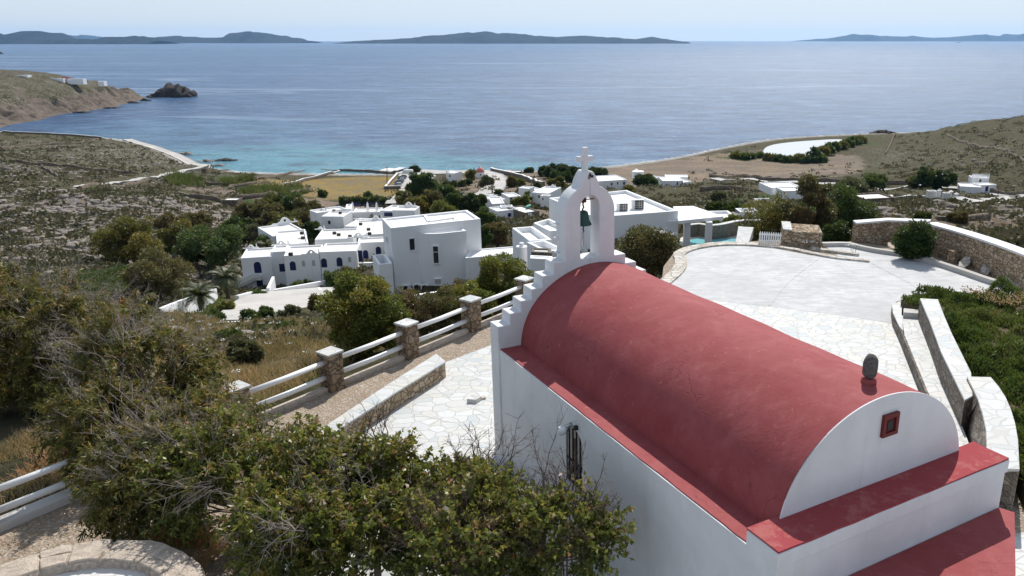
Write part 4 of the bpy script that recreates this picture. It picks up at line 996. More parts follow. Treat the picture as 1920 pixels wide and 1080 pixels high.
# bench wall
o = empty('bench_wall', (*P(740, 725, 0)[:2], 0), 'low stone bench wall with white slab top on the paving before the fence', 'bench')
bp = P2([(818,664.6),(834.5,678),(745,732),(661,786),(560,858),(535,850),(638,782),(728,722)], .42)
m = MB(); m.prism(bp, -.02, .385); m.build('wall_body', M['stone'], o)
m = MB(); m.prism(P2([(818,663.5),(836,678),(746,733.5),(661,788),(560,860),(534,850),(637,781),(727,721)], .42), .385, .43); m.build('coping', M['cap'], o, bevel=.012)
# broken slab leaning near the chapel corner
c = P(893, 752, 0); m = MB(); m.prism([(c[0] - .2, c[1] - .1), (c[0] + .02, c[1] - .13), (c[0] + .12, c[1] + .05), (c[0] - .12, c[1] + .14)], 0, .1)
tag(m.build('marble_block', M['cap']), 'pale broken marble block lying on the paving left of the chapel corner', 'stone')
c = P(905, 748, 0); m = MB(); m.box((c[0], c[1], .03), (.12, .1, .05), .5); tag(m.build('stone_chip', M['rubble']), 'small brown stone chip beside the broken marble block', 'stone')

# fence: posts, rails, kerb
def post_at(k): return W(18.19 + 1.04 * k, 3.48 + 2.2 * k)
post_lab = {-3: 'stone fence post at the left edge behind the eucalyptus, leftmost', -2: 'stone fence post hidden behind the lowest eucalyptus branches', -1: 'stone fence post rising through shrubs, left of the tallest visible posts', 0: 'brown stone fence post nearest the stone bench wall, with pale cap', 1: 'brown stone fence post standing between two full pairs of rails beside the dark bush', 2: 'brown stone fence post nearest the chapel steps', 3: 'stone fence post behind the chapel facade steps', 4: 'last stone fence post behind the chapel bell tower'}
rzf = atan2(W(1.04, 2.2)[1], W(1.04, 2.2)[0])
def fence_post(k):
    c = post_at(k); o = empty('fence_post', c, post_lab[k], 'fence post', 'stone posts of the rail fence')
    rg = np.random.default_rng(k + 50); bm = bmesh.new()
    bmesh.ops.create_cube(bm, size=1); bmesh.ops.subdivide_edges(bm, edges=bm.edges[:], cuts=7, use_grid_fill=True)
    for v in bm.verts:
        v.co.x *= .40; v.co.y *= .40; v.co.z = (v.co.z + .5) * .98 - .06
        n = v.co.xy.normalized() if v.co.xy.length > .01 else Vector((0, 0)); a = rg.uniform(-.014, .018); v.co.x += n.x * a; v.co.y += n.y * a
        x, y = v.co.x, v.co.y; v.co.x = x * cos(rzf) - y * sin(rzf); v.co.y = x * sin(rzf) + y * cos(rzf)
    me = bpy.data.meshes.new('stonework'); bm.to_mesh(me); bm.free(); me.materials.append(M['stone_post']); s = bpy.data.objects.new('stonework', me); col.objects.link(s); s.parent = o
    m = MB(); m.box((c[0], c[1], .945), (.46, .46, .05), rzf); m.build('cap', M['cap'], o, bevel=.01)
for k in range(-3, 5): fence_post(k)
for k in range(-4, 4):
    a, b = post_at(k), post_at(k + 1); dd = (b - a) / np.linalg.norm(b - a)
    for z, nm in ((.72, 'upper'), (.34, 'lower')):
        m = MB(); m.tube([a + dd * .19 + [0, 0, z], (a + b) / 2 + [0, 0, z - .012], b - dd * .19 + [0, 0, z]], .062, 12)
        tag(m.build('fence_rail', M['white_paint'], smooth=True), ('%s white fence rail ' % nm) + {-4: 'crossing the bottom left corner beyond the tree', -3: 'at the left edge disappearing behind the eucalyptus', -2: 'hidden behind the eucalyptus', -1: 'left of the post nearest the bench wall', 0: 'spanning between bench wall post and dark bush post', 1: 'spanning in front of the dark bush to the chapel side post', 2: 'running behind the chapel facade steps', 3: 'out of sight behind the bell tower'}[k], 'rail', 'white fence rails')
for k in range(-4, 4):
    a, b = post_at(k), post_at(k + 1); dd = (b - a) / np.linalg.norm(b - a); nr = np.array([-dd[1], dd[0], 0])
    if k in (0, 1, 2, 3, -1):
        # rough broken kerb stones
        m = MB(); m.box(((a[0] + b[0]) / 2, (a[1] + b[1]) / 2, .02), (np.linalg.norm(b - a) - .4, .2, .18), rzf); tag(m.build('fence_kerb', M['rubble'], bevel=.03), kind='structure')
    else:
        m = MB(); m.box(((a[0] + b[0]) / 2, (a[1] + b[1]) / 2, .04), (np.linalg.norm(b - a) - .4, .3, .22), rzf); tag(m.build('fence_kerb', M['kerb'], bevel=.02), kind='structure')

# round stone tank at the lower left
tc = np.array([-6.75, 8.15]); o = empty('round_stone_tank', (*tc, 0), 'round stone tank top with rough flagstone rim in the bottom left corner', 'tank')
def ringmesh(r0, r1, z0, z1, n, jit, seed):
    rg = np.random.default_rng(seed); V = []; ra = r1 + rg.uniform(-jit, jit, n); rb = r0 + rg.uniform(-jit, jit, n) * .6; zz = z1 + rg.uniform(-jit, jit, n) * .35
    for k in range(n):
        t = 2 * pi * k / n
        for r, z in ((rb[k], z0), (rb[k], zz[k] - .01), ((rb[k] + ra[k]) / 2, zz[k] + .012), (ra[k], zz[k] - .01), (ra[k], z0)): V.append((tc[0] + r * cos(t), tc[1] + r * sin(t), z))
    ii = np.arange(n * 5).reshape(n, 5); nx = np.roll(ii, -1, 0)
    return np.array(V), np.concatenate([np.stack([ii[:, j], nx[:, j], nx[:, j + 1], ii[:, j + 1]], -1) for j in range(4)])
V, Fq = ringmesh(1.38, 1.84, -.1, 1.0, 150, .035, 4)
npmesh('rim', V, Fq, M['rubble'], parent=o)
m = MB(); m.lathe((tc[0], tc[1], 0), [(1.42, .2), (1.42, .87)], 60); m.build('plastered_top', M['deck'], o)
rg = random.Random(8); t = radians(5)
while t < radians(190):
    w = radians(rg.uniform(8, 24)); rs = rg.uniform(1.52, 1.68)
    for (ra, rb) in (((1.40, rs - .012), (rs + .012, 1.86)) if rg.random() < .55 else ((1.40, 1.85),)):
        ins_ = [(ra + rg.uniform(-.012, .012), t + w * f + rg.uniform(-.008, .008)) for f in (.02, .35, .68, .98)]; outs = [(rb + rg.uniform(-.03, .03), t + w * f + rg.uniform(-.01, .01)) for f in (.98, .66, .33, .02)]
        m = MB(); z1 = 1.022 + rg.uniform(-.012, .014); m.prism([(tc[0] + r * cos(a), tc[1] + r * sin(a)) for r, a in ins_ + outs], .97, z1); m.build('rim_stone', M['rubble'], o, bevel=.014)
    t += w + radians(.4)

# ---------------------------------------------------------------- chapel
ch = empty('chapel', W(9.3, 7.65), 'small white chapel with red barrel roof and stepped bell gable', 'chapel')
a3 = np.array([*A_, 0]); b3 = np.array([*B_, 0])
def chp(m, pts_, a0, a1): m.frame_prism(a3 * 0, b3, a3, pts_, a0, a1)          # outline in (b, z), extruded along a
def chs(m, pts_, b0, b1): m.frame_prism(a3 * 0, a3, b3, pts_, b0, b1)          # outline in (a, z), extruded along b
m = MB()
wa, wb, ws = 9.80, 10.35, 1.78
arc = [(10.075 + .275 * cos(t), ws + .25 * sin(t)) for t in np.linspace(0, pi, 15)]
hl = [p for p in arc if p[0] <= 10.076]; hr = [p for p in arc if p[0] >= 10.074]
chs(m, [(5.45, -.1), (10.075, -.1), (10.075, .95), (wa, .95)] + hl[::-1][:0] + [(p[0], p[1]) for p in sorted(hl, key=lambda q: q[1])] + [(10.075, 2.385), (5.45, 2.385)], 5.58, 5.94)
chs(m, [(10.075, -.1), (12.96, -.1), (12.96, 2.385), (10.075, 2.385)] + [(p[0], p[1]) for p in sorted(hr, key=lambda q: -q[1])] + [(wb, .95), (10.075, .95)], 5.58, 5.94)
chs(m, [(5.45, -.1), (12.96, -.1), (12.96, 2.385), (5.45, 2.385)], 5.94, 9.72)
m.build('wall', M['plaster'], ch, fixn=True)
m = MB(); chs(m, [(5.42, 2.385), (5.95, 2.385), (5.95, 2.575), (5.42, 2.575)], 5.57, 9.735); m.build('back_parapet', M['plaster'], ch, bevel=.012)
def jitter_poly(pts_, seed, amp): 
    rg = random.Random(seed); c = densify(pts_, .22); return [p + np.array([rg.uniform(-amp, amp), rg.uniform(-amp, amp)]) for p in c]
def ab_poly(l): return [W(a, b)[:2] for a, b in l]
m = MB(); m.prism(jitter_poly(ab_poly([(5.43, 5.585), (5.965, 5.585), (5.965, 9.72), (5.43, 9.72)]), 1, .006), 2.57, 2.60); m.build('back_ledge', M['red_worn'], ch)
m = MB(); m.prism(jitter_poly(ab_poly([(5.95, 5.60), (12.96, 5.60), (12.96, 6.2), (5.95, 6.2)]), 2, .006), 2.37, 2.402); m.build('side_ledge', M['red'], ch)
m = MB(); m.prism(jitter_poly(ab_poly([(5.95, 9.2), (12.96, 9.2), (12.96, 9.71), (5.95, 9.71)]), 3, .006), 2.37, 2.402); m.build('side_ledge', M['red'], ch)
nseg = 64; na_ = 40; V = []
for i in range(na_ + 1):
    a = 5.915 + (12.96 - 5.915) * i / na_
    for j in range(nseg + 1):
        t = pi * j / nseg; w = 1 + .004 * sin(a * 2.1 + t * 3) + .003 * sin(a * 5.3 - t * 7)
        V.append(W(a, 7.68 - 1.655 * cos(t) * w, 2.38 + 1.425 * sin(t) * w))
ii = np.arange(len(V)).reshape(na_ + 1, nseg + 1)
npmesh('vault_roof', V, np.stack([ii[:-1, :-1], ii[:-1, 1:], ii[1:, 1:], ii[1:, :-1]], -1).reshape(-1, 4), M['red'], smooth=True, parent=ch)
ell = [(7.68 + 1.656 * cos(t), 2.38 + 1.426 * sin(t)) for t in np.linspace(0, pi, 60)]
m = MB(); chp(m, ell, 5.90, 5.918); lun = m.build('lunette', M['plaster'], ch)
cw = (7.775, 3.40); s = .155
def rect(c, hw, hh): return [(c[0] - hw, c[1] - hh), (c[0] + hw, c[1] - hh), (c[0] + hw, c[1] + hh), (c[0] - hw, c[1] + hh)]
wn_ = empty('lunette_window', W(5.9, 7.775, 3.40), None, None); wn_.parent = ch; wn_.location = Vector(W(5.9, 7.775, 3.4)) - ch.location
m = MB()
for (c_, hw, hh_) in (((7.775, 3.525), .140, .026), ((7.775, 3.275), .140, .026), ((7.662, 3.40), .027, .0985), ((7.888, 3.40), .027, .0985)): chp(m, rect(c_, hw, hh_), 5.855, 5.91)
m.build('frame', M['terracotta'], wn_, bevel=.004)
m = MB(); chp(m, rect((7.775, 3.40), .088, .10), 5.885, 5.898); m.build('pane', M['terracotta'], wn_)
m = MB(); chp(m, rect((7.785, 3.385), .055, .065), 5.875, 5.886); m.build('vent', M['iron'], wn_)
# facade with steps, bell arch, opening
stepL = [(5.555, -.1), (5.55, 2.855), (5.80, 2.85), (5.805, 3.07), (6.035, 3.075), (6.035, 3.285), (6.265, 3.28), (6.268, 3.48), (6.50, 3.485), (6.505, 3.705), (6.742, 3.70), (6.745, 3.935), (7.01, 3.93)]
stepR = [(8.12, 3.90), (8.38, 3.90), (8.38, 3.70), (8.64, 3.70), (8.64, 3.49), (8.89, 3.49), (8.89, 3.28), (9.14, 3.28), (9.14, 3.08), (9.40, 3.08), (9.40, 2.86), (9.88, 2.86), (9.88, -.1)]
tcn = 7.555
outerL = [(tcn - w, z) for w, z in [(.555,4.70)] + [(.56 * cos(t), 4.80 + .56 * sin(t)) for t in np.linspace(0, radians(67), 12)] + [(.195,5.345),(.185,5.40),(.16,5.46),(.12,5.53),(.085,5.58),(.06,5.61)]]
outerR = [(2 * tcn - x, z) for x, z in outerL][::-1]
opL, opR, sill, spr = 7.345, 7.765, 3.93, 4.92
opn = (opL + opR) / 2
arcL = [(opn - .21 * cos(t), spr + .23 * sin(t)) for t in np.linspace(0, pi / 2, 10)]
arcR = [(opn + .21 * cos(t), spr + .23 * sin(t)) for t in np.linspace(0, pi / 2, 10)]
left = stepL + outerL + [(opn, 5.61)] + arcL[::-1] + [(opL, sill), (opn, sill), (opn, -.1)]
right = [(opn, -.1), (opn, sill), (opR, sill)] + arcR + [(opn, 5.61)] + outerR + [(x, z) for x, z in stepR]
m = MB(); chp(m, left, 12.95, 13.32); chp(m, right, 12.95, 13.32); m.build('bell_gable', M['plaster'], ch, bevel=.02)
# small step stubs on the left edge of the bell arch
for z in (4.62, 4.33, 4.05): m = MB(); chp(m, rect((6.985, z), .05, .012), 13.16, 13.30); m.build('climbing_ledge', M['plaster'], ch)
m = MB(); cb = 7.525
chp(m, [(cb - .052, 5.58), (cb + .052, 5.58), (cb + .047, 5.785), (cb + .165, 5.785), (cb + .165, 5.885), (cb + .047, 5.885), (cb + .047, 6.05), (cb - .047, 6.05), (cb - .047, 5.885), (cb - .165, 5.885), (cb - .165, 5.785), (cb - .047, 5.785)], 13.06, 13.15); m.build('cross', M['plaster'], ch, bevel=.004)
# rust runs below the cross
rg = random.Random(4)
m = MB()
for k in range(16):
    x = cb + .03 + rg.gauss(0, .035); z = 5.60 - abs(rg.gauss(0, .06)) - .01; 
    if abs(x - tcn) > .13 and z > 5.46: z = 5.42
    L_ = rg.uniform(.02, .06); chp(m, [(x - .006, z), (x + .006, z - .004), (x + .002, z - L_), (x - .003, z - L_ * .8)], 12.938, 12.953)
m.build('rust_drips', M['iron'], ch)
# apse roof, low at the back
ap = [(5.46, 9.70), (5.27, 9.77), (4.47, 8.54), (4.1, 7.65), (4.47, 6.75), (5.27, 5.55), (5.46, 5.62)]
m = MB(); m.prism([W(a, b)[:2] for a, b in ap], -.1, 1.79); m.build('apse_wall', M['plaster'], ch)
ap2 = [(5.44, 9.71), (5.26, 9.785), (4.45, 8.55), (4.08, 7.65), (4.45, 6.73), (5.25, 5.53), (5.44, 5.6)]
m = MB(); m.prism([W(a, b)[:2] for a, b in ap2], 1.79, 1.83); m.build('apse_roof', M['red'], ch)
# side window
wd = empty('side_window', W(10.075, 5.8, 1.4), None, None); wd.parent = ch; wd.location = Vector(W(10.075, 5.8, 1.4)) - ch.location
ao = [(10.075 + .285 * cos(t), ws + .26 * sin(t)) for t in np.linspace(0, pi, 15)]
m = MB(); chs(m, [(9.79, .94), (10.36, .94)] + ao, 5.597, 5.61); m.build('pane', M['glass'], wd)
m = MB()
for aa_ in (9.90, 10.02, 10.14, 10.26): zt_ = ws + .25 * sqrt(max(0, 1 - ((aa_ - 10.075) / .275) ** 2)); chs(m, rect((aa_, (.955 + zt_ - .02) / 2), .009, (zt_ - .985) / 2), 5.584, 5.594)
for z in (1.40,): chs(m, rect((10.075, z), .26, .009), 5.580, 5.590)
m.build('grille', M['iron'], wd)
m = MB(); chs(m, rect((10.075, 1.4), .028, .44), 5.592, 5.5985); m.build('frame', M['wood'], wd)
m = MB(); chs(m, rect((10.075, .96), .30, .02), 5.55, 5.60); m.build('sill', M['plaster'], wd)
wl_ = empty('wall_lamp', W(10.16, 5.5, 2.02), None, None); wl_.parent = ch; wl_.location = Vector(W(10.16, 5.5, 2.02)) - ch.location
c = W(10.16, 5.40, 2.0); m = MB(); prof = [(.001, -.085), (.045, -.070), (.075, -.040), (.085, 0), (.075, .040), (.045, .070), (.001, .085)]; m.lathe(c, prof, 20); m.build('globe', M['lampglass'], wl_, smooth=True)
m = MB(); m.tube([W(10.16, 5.585, 2.06), W(10.16, 5.52, 2.055), W(10.16, 5.46, 2.03)], [.045, .030, .022], 10); m.build('bracket', M['metal'], wl_, smooth=True)
m = MB(); p_ = W(9.96, 5.55, 2.10); m.box(p_, (.07, .06, .075), radians(30)); m.build('junction_box', M['iron'], ch, bevel=.01)
# finial stone on the vault
zf = 3.77; fc = P(1628, 721, zf); fst = empty('finial_stone', (fc[0], fc[1], zf), 'grey rounded stone finial with red base on the chapel vault', 'stone')
fst.parent = None
fw = 14 * depth_of(fc) / F
m = MB(); m.lathe((fc[0], fc[1], zf - .06), [(fw * 1.04, 0), (fw * 1.02, .11), (fw * .98, .15)], 20); m.build('painted_base', M['red'], fst, smooth=True)
me = rock_mesh(31, 3, 1, .08); V = np.array([v.co[:] for v in me.vertices]); Ff = np.array([p.vertices[:] for p in me.polygons]); bpy.data.meshes.remove(me)
V = V / np.abs(V).max(0); V = V * (1 - .0 * V); r_ = np.linalg.norm(V[:, :2], axis=1)[:, None]; V[:, :2] *= np.where(V[:, 2:3] < 0, 1.25, 1.12); V[:, :2] = V[:, :2] / np.maximum(1, np.linalg.norm(V[:, :2], axis=1)[:, None]) 
V = V * [fw * .97, fw * .97, .175] + [fc[0], fc[1], zf + .25]
m_gs, nt_, b_ = new_mat('grey_pumice_stone'); vv_ = coords(nt_); nn_ = noise(nt_, vv_, 60, 4, .8); L(nt_, ramp(nt_, nn_, [(.35, (.05, .045, .04)), (.6, (.22, .20, .19)), (.75, (.36, .34, .32))]), b_.inputs['Base Color']); setb(b_, .95, .1); bump(nt_, b_, nn_, 1, .02)
npmesh('stone_head', V, Ff, m_gs, smooth=True, parent=fst)
# bell
bc = W(13.12, 7.50, 0); bl = empty('bell', (bc[0], bc[1], 4.7), 'green bronze bell hanging in the arch of the bell gable', 'bell')
m = MB(); m.lathe((bc[0], bc[1], 4.555), [(.155, 0), (.163, .012), (.150, .04), (.122, .09), (.106, .15), (.098, .21), (.088, .25), (.06, .275), (.02, .285)], 28); m.build('bell_body', M['bronze'], bl, smooth=True)
m = MB(); m.tube([W(13.12, 7.50, 4.825), W(13.12, 7.48, 4.86), W(13.12, 7.51, 4.90), W(13.12, 7.49, 4.95), W(13.12, 7.50, 5.0)], .016, 8); m.box((bc[0], bc[1], 5.04), (.10, .07, .09), radians(30)); m.tube([W(13.12, 7.34, 5.05), W(13.12, 7.77, 5.045)], .012, 8); m.build('hanger', M['rust'], bl)
m = MB(); m.tube([W(13.12, 7.50, 4.56), W(13.12, 7.50, 4.47)], .014, 8); m.tube([W(13.12, 7.485, 4.47), W(13.12, 7.515, 4.42), W(13.12, 7.49, 4.40)], .014, 8); m.build('clapper', M['rust'], bl)
m = MB(); m.tube([W(13.12, 7.485, 4.42), W(13.12, 7.487, 4.13)], .012, 8); m.tube([W(13.14, 7.515, 4.40), W(13.14, 7.517, 4.12)], .012, 8); m.build('striker_rods', M['metal'], bl)
# ---------------------------------------------------------------- buildings
def inset(poly, d):
    poly = [np.array(p[:2], float) for p in poly]; n = len(poly)
    ar = sum(poly[i][0] * poly[(i + 1) % n][1] - poly[(i + 1) % n][0] * poly[i][1] for i in range(n))
    if ar < 0: poly = poly[::-1]
    out = []
    for i in range(n):
        a, b, c = poly[i - 1], poly[i], poly[(i + 1) % n]
        e1 = (b - a) / (np.linalg.norm(b - a) + 1e-9); e2 = (c - b) / (np.linalg.norm(c - b) + 1e-9)
        n1 = np.array([-e1[1], e1[0]]); n2 = np.array([-e2[1], e2[0]]); s = n1 + n2; s = s / max(.25, float(s @ s)) * 2
        out.append(b + s * d)
    return poly, out
def block(parent, poly, zr, zb, name='wing', par=.35, thick=.28, mat='plaster_far', deck='deck', bevel=.05):
    outer, inner = inset(poly, thick); n = len(outer)
    V = [(*p, zb) for p in outer] + [(*p, zr) for p in outer] + [(*p, zr) for p in inner] + [(*p, zr - par) for p in inner]
    Fs = []
    for i in range(n):
        j = (i + 1) % n
        Fs += [(i, j, n + j, n + i), (n + i, n + j, 2 * n + j, 2 * n + i), (2 * n + i, 2 * n + j, 3 * n + j, 3 * n + i)]
    m = MB(); m.add(V, Fs); o = m.build(name, M[mat], parent, fixn=False)
    if bevel:
        md = o.modifiers.new('b', 'BEVEL'); md.width = bevel; md.segments = 2; md.limit_method = 'ANGLE'; md.angle_limit = radians(50)
    m = MB(); m.add([(*p, zr - par + .002) for p in inner], [tuple(range(n))]); m.build('roof', M[deck], o, fixn=False)
    return o
def rectp(A, B, C):
    """rectangle with front edge A-B, reaching back to C"""
    A, B, C = [np.array(p[:2], float) for p in (A, B, C)]; u = (B - A) / np.linalg.norm(B - A); nr = np.array([-u[1], u[0]])
    dd = (C - A) @ nr; return [A, B, B + nr * dd, A + nr * dd]
def pick(px, py, A, B):
    """where the line of sight meets the vertical plane through A and B"""
    A = np.array(A[:2], float); B = np.array(B[:2], float); u = (B - A) / np.linalg.norm(B - A); nr = np.array([u[1], -u[0]])
    r = ray(px, py); t = (A @ nr) / (r[:2] @ nr); p = np.array([0, 0, HC]) + r * t; return float((p[:2] - A) @ u), float(p[2])
def opening(parent, A, B, px, py, w, h, kind='window', arch=False, mat='glass', frame='plaster_far', proud=.03, muntin=False, wm=None, hm=None):
    """window or door at pixel centre, size in metres; its own empty with frame and pane"""
    A = np.array(A[:2], float); B = np.array(B[:2], float); u = (B - A) / np.linalg.norm(B - A); nr = np.array([u[1], -u[0]])
    if nr @ A > 0: nr = -nr
    s, z = pick(px, py, A, B); O = np.array([*A, 0]); U = np.array([*u, 0]); Nn = np.array([*nr, 0])
    def out(hw, z0, z1):
        if arch:
            top = z1 - hw; return [(s - hw, z0), (s + hw, z0)] + [(s + hw * cos(t), top + hw * sin(t) * 1.05) for t in np.linspace(0, pi, 9)]
        return [(s - hw, z0), (s + hw, z0), (s + hw, z1), (s - hw, z1)]
    z0, z1 = z - h / 2, z + h / 2
    if kind == 'window' and not arch:
        e = bpy.data.objects.new('window', None); col.objects.link(e); e.parent = parent; c = O + U * s + np.array([0, 0, z]); e.location = Vector(c) - world_loc(parent)
        m = MB(); f = .09
        m.frame_prism(O, U, Nn, [(s - w / 2 - f, z0 - f), (s + w / 2 + f, z0 - f), (s + w / 2 + f, z0), (s - w / 2 - f, z0)], -.02, proud + .06)
        m.frame_prism(O, U, Nn, [(s - w / 2 - f, z1), (s + w / 2 + f, z1), (s + w / 2 + f, z1 + f), (s - w / 2 - f, z1 + f)], -.02, proud + .03)
        for sx in (-1, 1): m.frame_prism(O, U, Nn, [(s + sx * (w / 2 + f / 2) - f / 2, z0), (s + sx * (w / 2 + f / 2) + f / 2, z0), (s + sx * (w / 2 + f / 2) + f / 2, z1), (s + sx * (w / 2 + f / 2) - f / 2, z1)], -.02, proud + .03)
        m.build('frame', M[frame], e); m = MB(); m.frame_prism(O, U, Nn, out(w / 2, z0, z1), -.02, max(.012, proud - .018)); m.build('pane', M[mat], e)
        if muntin: m = MB(); m.frame_prism(O, U, Nn, [(s - w / 2, muntin_z(z0, z1) - .05), (s + w / 2, muntin_z(z0, z1) - .05), (s + w / 2, muntin_z(z0, z1) + .05), (s - w / 2, muntin_z(z0, z1) + .05)], .012, proud + .01); m.build('crossbar', M['grey_frame'], e)
        return e
    m = MB(); m.frame_prism(O, U, Nn, out(w / 2, z0, z1), -.03, proud); return m.build({'window': 'window', 'door': 'door', 'shutter': 'shutter'}[kind], M[mat], parent)
def muntin_z(a, b): return a + (b - a) * .66
def ornament(parent, px, py, zr, A, B, w=1.1, h=.75, chim=True):
    """white parapet ornament: small pierced arch with a finial beside it"""
    A = np.array(A[:2], float); B = np.array(B[:2], float); u = (B - A) / np.linalg.norm(B - A); nr = np.array([u[1], -u[0]])
    s, z = pick(px, py, A, B); O = np.array([*A, zr - .02]); U = np.array([*u, 0]); Nn = np.array([*nr, 0])
    left = [(s + w * .5 * x, h * y) for x, y in [(-1.7, 0), (-1.5, .16), (-1.0, .12), (-.68, .28), (-.45, .58), (-.25, .76), (0, .82), (0, .58), (-.13, .5), (-.17, .38), (-.12, .26), (0, .2), (0, 0)]]
    right = [(2 * s - x, y) for x, y in left][::-1]
    m = MB(); m.frame_prism(O, U, Nn, left, -.22, .0); m.frame_prism(O, U, Nn, right, -.22, .0)
    c = O + U * (s + w * .62) - Nn * .1
    m.lathe(c, [(.16, 0), (.13, .25), (.09, .5), (.12, .62), (.05, .75), (.01, .95)], 10); m.build('parapet_ornament', M['plaster_far'], parent)
def rp(l, z): return [P(x, y, z)[:2] for x, y in l]
def zat(px, py, Y): return float(PYd(px, py, Y)[2])
def fan_unit(c, rz, label, w=.85, h=.62, dpt=.3, fans=1, cat='air conditioner', group=None):
    o = empty('air_conditioner', c, label, cat, group)
    m = MB(); m.box((c[0], c[1], c[2] + h / 2), (w, dpt, h), rz); m.build('casing', M['white_paint'], o, bevel=.02)
    u = np.array([cos(rz), sin(rz), 0]); nr = np.array([sin(rz), -cos(rz), 0])
    for k in range(fans):
        cc = np.array(c) + [0, 0, h / 2] if fans == 1 else np.array(c) + [0, 0, h * (k + .5) / fans]
        cc = cc - u * w * .1; R = min(w, h / fans) * .40
        m = MB(); m.frame_prism(cc, u, nr, [(R * cos(t), R * sin(t)) for t in np.linspace(0, 2 * pi, 18)[:-1]], dpt / 2 - .02, dpt / 2 + .015); m.build('fan_grille', M['iron'], o)
    return o

# --- main two storey house with the bowed front
zr = zat(732, 427.5, 75); hz = zat(740, 545, 74) - 1.5
h1 = empty('bowed_house', (*P(800, 410, zr)[:2], hz), 'large white two storey house with bowed front wall and narrow windows', 'house')
fl, fr, br, blk = P(732.5, 427.5, zr)[:2], P(901, 410, zr)[:2], P(876, 393.5, zr)[:2], P(716, 409.5, zr)[:2]
block(h1, [fl, fr, br, blk], zr, hz, 'wall', .20, .32, 'plaster_bright', 'deck_white')
u = (fr - fl) / np.linalg.norm(fr - fl); nr = np.array([u[1], -u[0]]); L0 = np.linalg.norm(fr - fl)
s0 = pick(781, 423, fl, fr)[0]; s1 = pick(868, 421, fl, fr)[0] - .1
bow = [fl + u * (s0 + (s1 - s0) * t) + nr * (1.25 * sin(min(1, t * 1.9) * pi / 2) ** .8) for t in np.linspace(0, 1, 22)]
zb_ = zr - .78
poly = [fl + u * s0 - nr * .1] + bow + [fl + u * s1 - nr * .1]
block(h1, poly, zb_, hz, 'bow_front', .5, .22, 'plaster_bright', 'deck_white', bevel=.03)
m = MB(); pp = rp([(783, 402), (800, 415), (868, 405.5), (872, 408)], zr - .2)
m.add([(*(fl + u * (s0 + 1.0) - nr * -1.3 * -1), zr - .3)], []) if False else None
for (x0, y0, x1, y1) in [(797, 404, 804, 414.5), (804, 414.5, 852, 407.5), (852, 407.5, 856, 414)]:
    a, b_ = P(x0, y0, zr - .1)[:2], P(x1, y1, zr - .1)[:2]; dd = (b_ - a); ln = np.linalg.norm(dd); dd /= ln; nn = np.array([-dd[1], dd[0]]) * .15
    m.prism([a - nn, b_ - nn, b_ + nn, a + nn], zr - .5, zr - .06)
m.build('roof_upstand', M['plaster_bright'], h1)
opening(h1, fl, fr, 772.5, 458, .5, 1.15, frame='plaster_bright')
A2, B2 = bow[8], bow[14]
def on_bow(px, py):
    for i in range(len(bow) - 1):
        s_, z_ = pick(px, py, bow[i], bow[i + 1])
        if 0 <= s_ <= np.linalg.norm(bow[i + 1] - bow[i]): return i
    return 12
bi = on_bow(817.5, 478); opening(h1, bow[bi - 1], bow[bi + 2], 817.5, 477, .48, 1.7, frame='plaster_bright', muntin=True, proud=.14)
bi = on_bow(821.5, 530); opening(h1, bow[bi - 1], bow[bi + 2], 821.5, 528, .6, .55, mat='grey_frame', frame='plaster_bright', proud=.14)
opening(h1, fl, fr, 731, 529, .75, 1.7, mat='glass', frame='grey_frame')
opening(h1, blk, fl, 726, 449, .8, .55, mat='grey_frame', frame='plaster_bright')
zt = zat(710, 496, 72.5); block(h1, rp([(710, 496), (735.5, 493), (722, 475), (698, 478)], zt), zt, hz, 'balcony_box', .9, .22, 'plaster_bright', 'deck_white')
zt = zat(873, 483, 76); block(h1, rp([(872, 483.5), (960, 476), (972, 461), (880, 468)], zt), zt, hz, 'low_wing', .12, .2, 'plaster_bright', 'deck_white')
zt = zat(901, 468, 77); 
for k, (x, y) in enumerate([(759, 541), (779.5, 539), (794, 540)]):
    sv, zv = pick(x, y, bow[2], bow[10]); q = bow[2] + (bow[10] - bow[2]) / np.linalg.norm(bow[10] - bow[2]) * sv + nr * .45
    fan_unit((q[0], q[1], zv - .1), atan2(u[1], u[0]), ['air conditioner under the bowed wall, leftmost of three', 'air conditioner under the bowed wall, middle of three', 'air conditioner under the bowed wall, rightmost of three'][k], group='air conditioners under the bowed wall')

# --- hotel complex on the left
def HZ_(x, y, Y): return zat(x, y, Y)
hb = empty('hotel', (*PYd(560, 500, 138)[:2], -36), 'rambling white hotel of flat roofed wings with blue shutters', 'hotel')
zg = min(H(*PYd(450, 545, 128)[:2]), H(*PYd(560, 530, 131)[:2])) - 2
def hwing(A, B, C, Y, par=.28, deck='deck', zb=None, ):
    z = zat(A[0], A[1], Y); poly = rectp(P(*A, z), P(*B, z), P(*C, z)); block(hb, poly, z, zg if zb is None else zb, 'wing', par, .3, 'plaster_far', deck, bevel=.08); return poly, z
w1_, z1_ = hwing((451, 484), (508, 480.5), (466, 466), 130)
w2_, z2_ = hwing((507, 472.5), (535, 471), (517, 460), 132, .3)
w3_, z3_ = hwing((531.5, 479.5), (598.5, 476), (544, 461.5), 128)
w4_, z4_ = hwing((599, 472.5), (668, 470), (612, 456), 129)
w5_, z5_ = hwing((519, 460), (578, 455), (532, 432.5), 139)
w6_, z6_ = hwing((511, 443), (575, 434), (527, 420), 148)
w7_, z7_ = hwing((590, 449), (662, 446.5), (602, 430), 146)
w8_, z8_ = hwing((670, 455.5), (722, 453), (664, 446), 141)
w9_, z9_ = hwing((670, 441), (735, 437), (676, 413), 152)
w10_, z10_ = hwing((602, 405.5), (643, 406), (606, 395), 172)
w11_, z11_ = hwing((594, 399), (650, 391), (600, 391), 180, .3)
w12_, z12_ = hwing((647, 392), (658, 391.5), (621, 384), 182, .3)
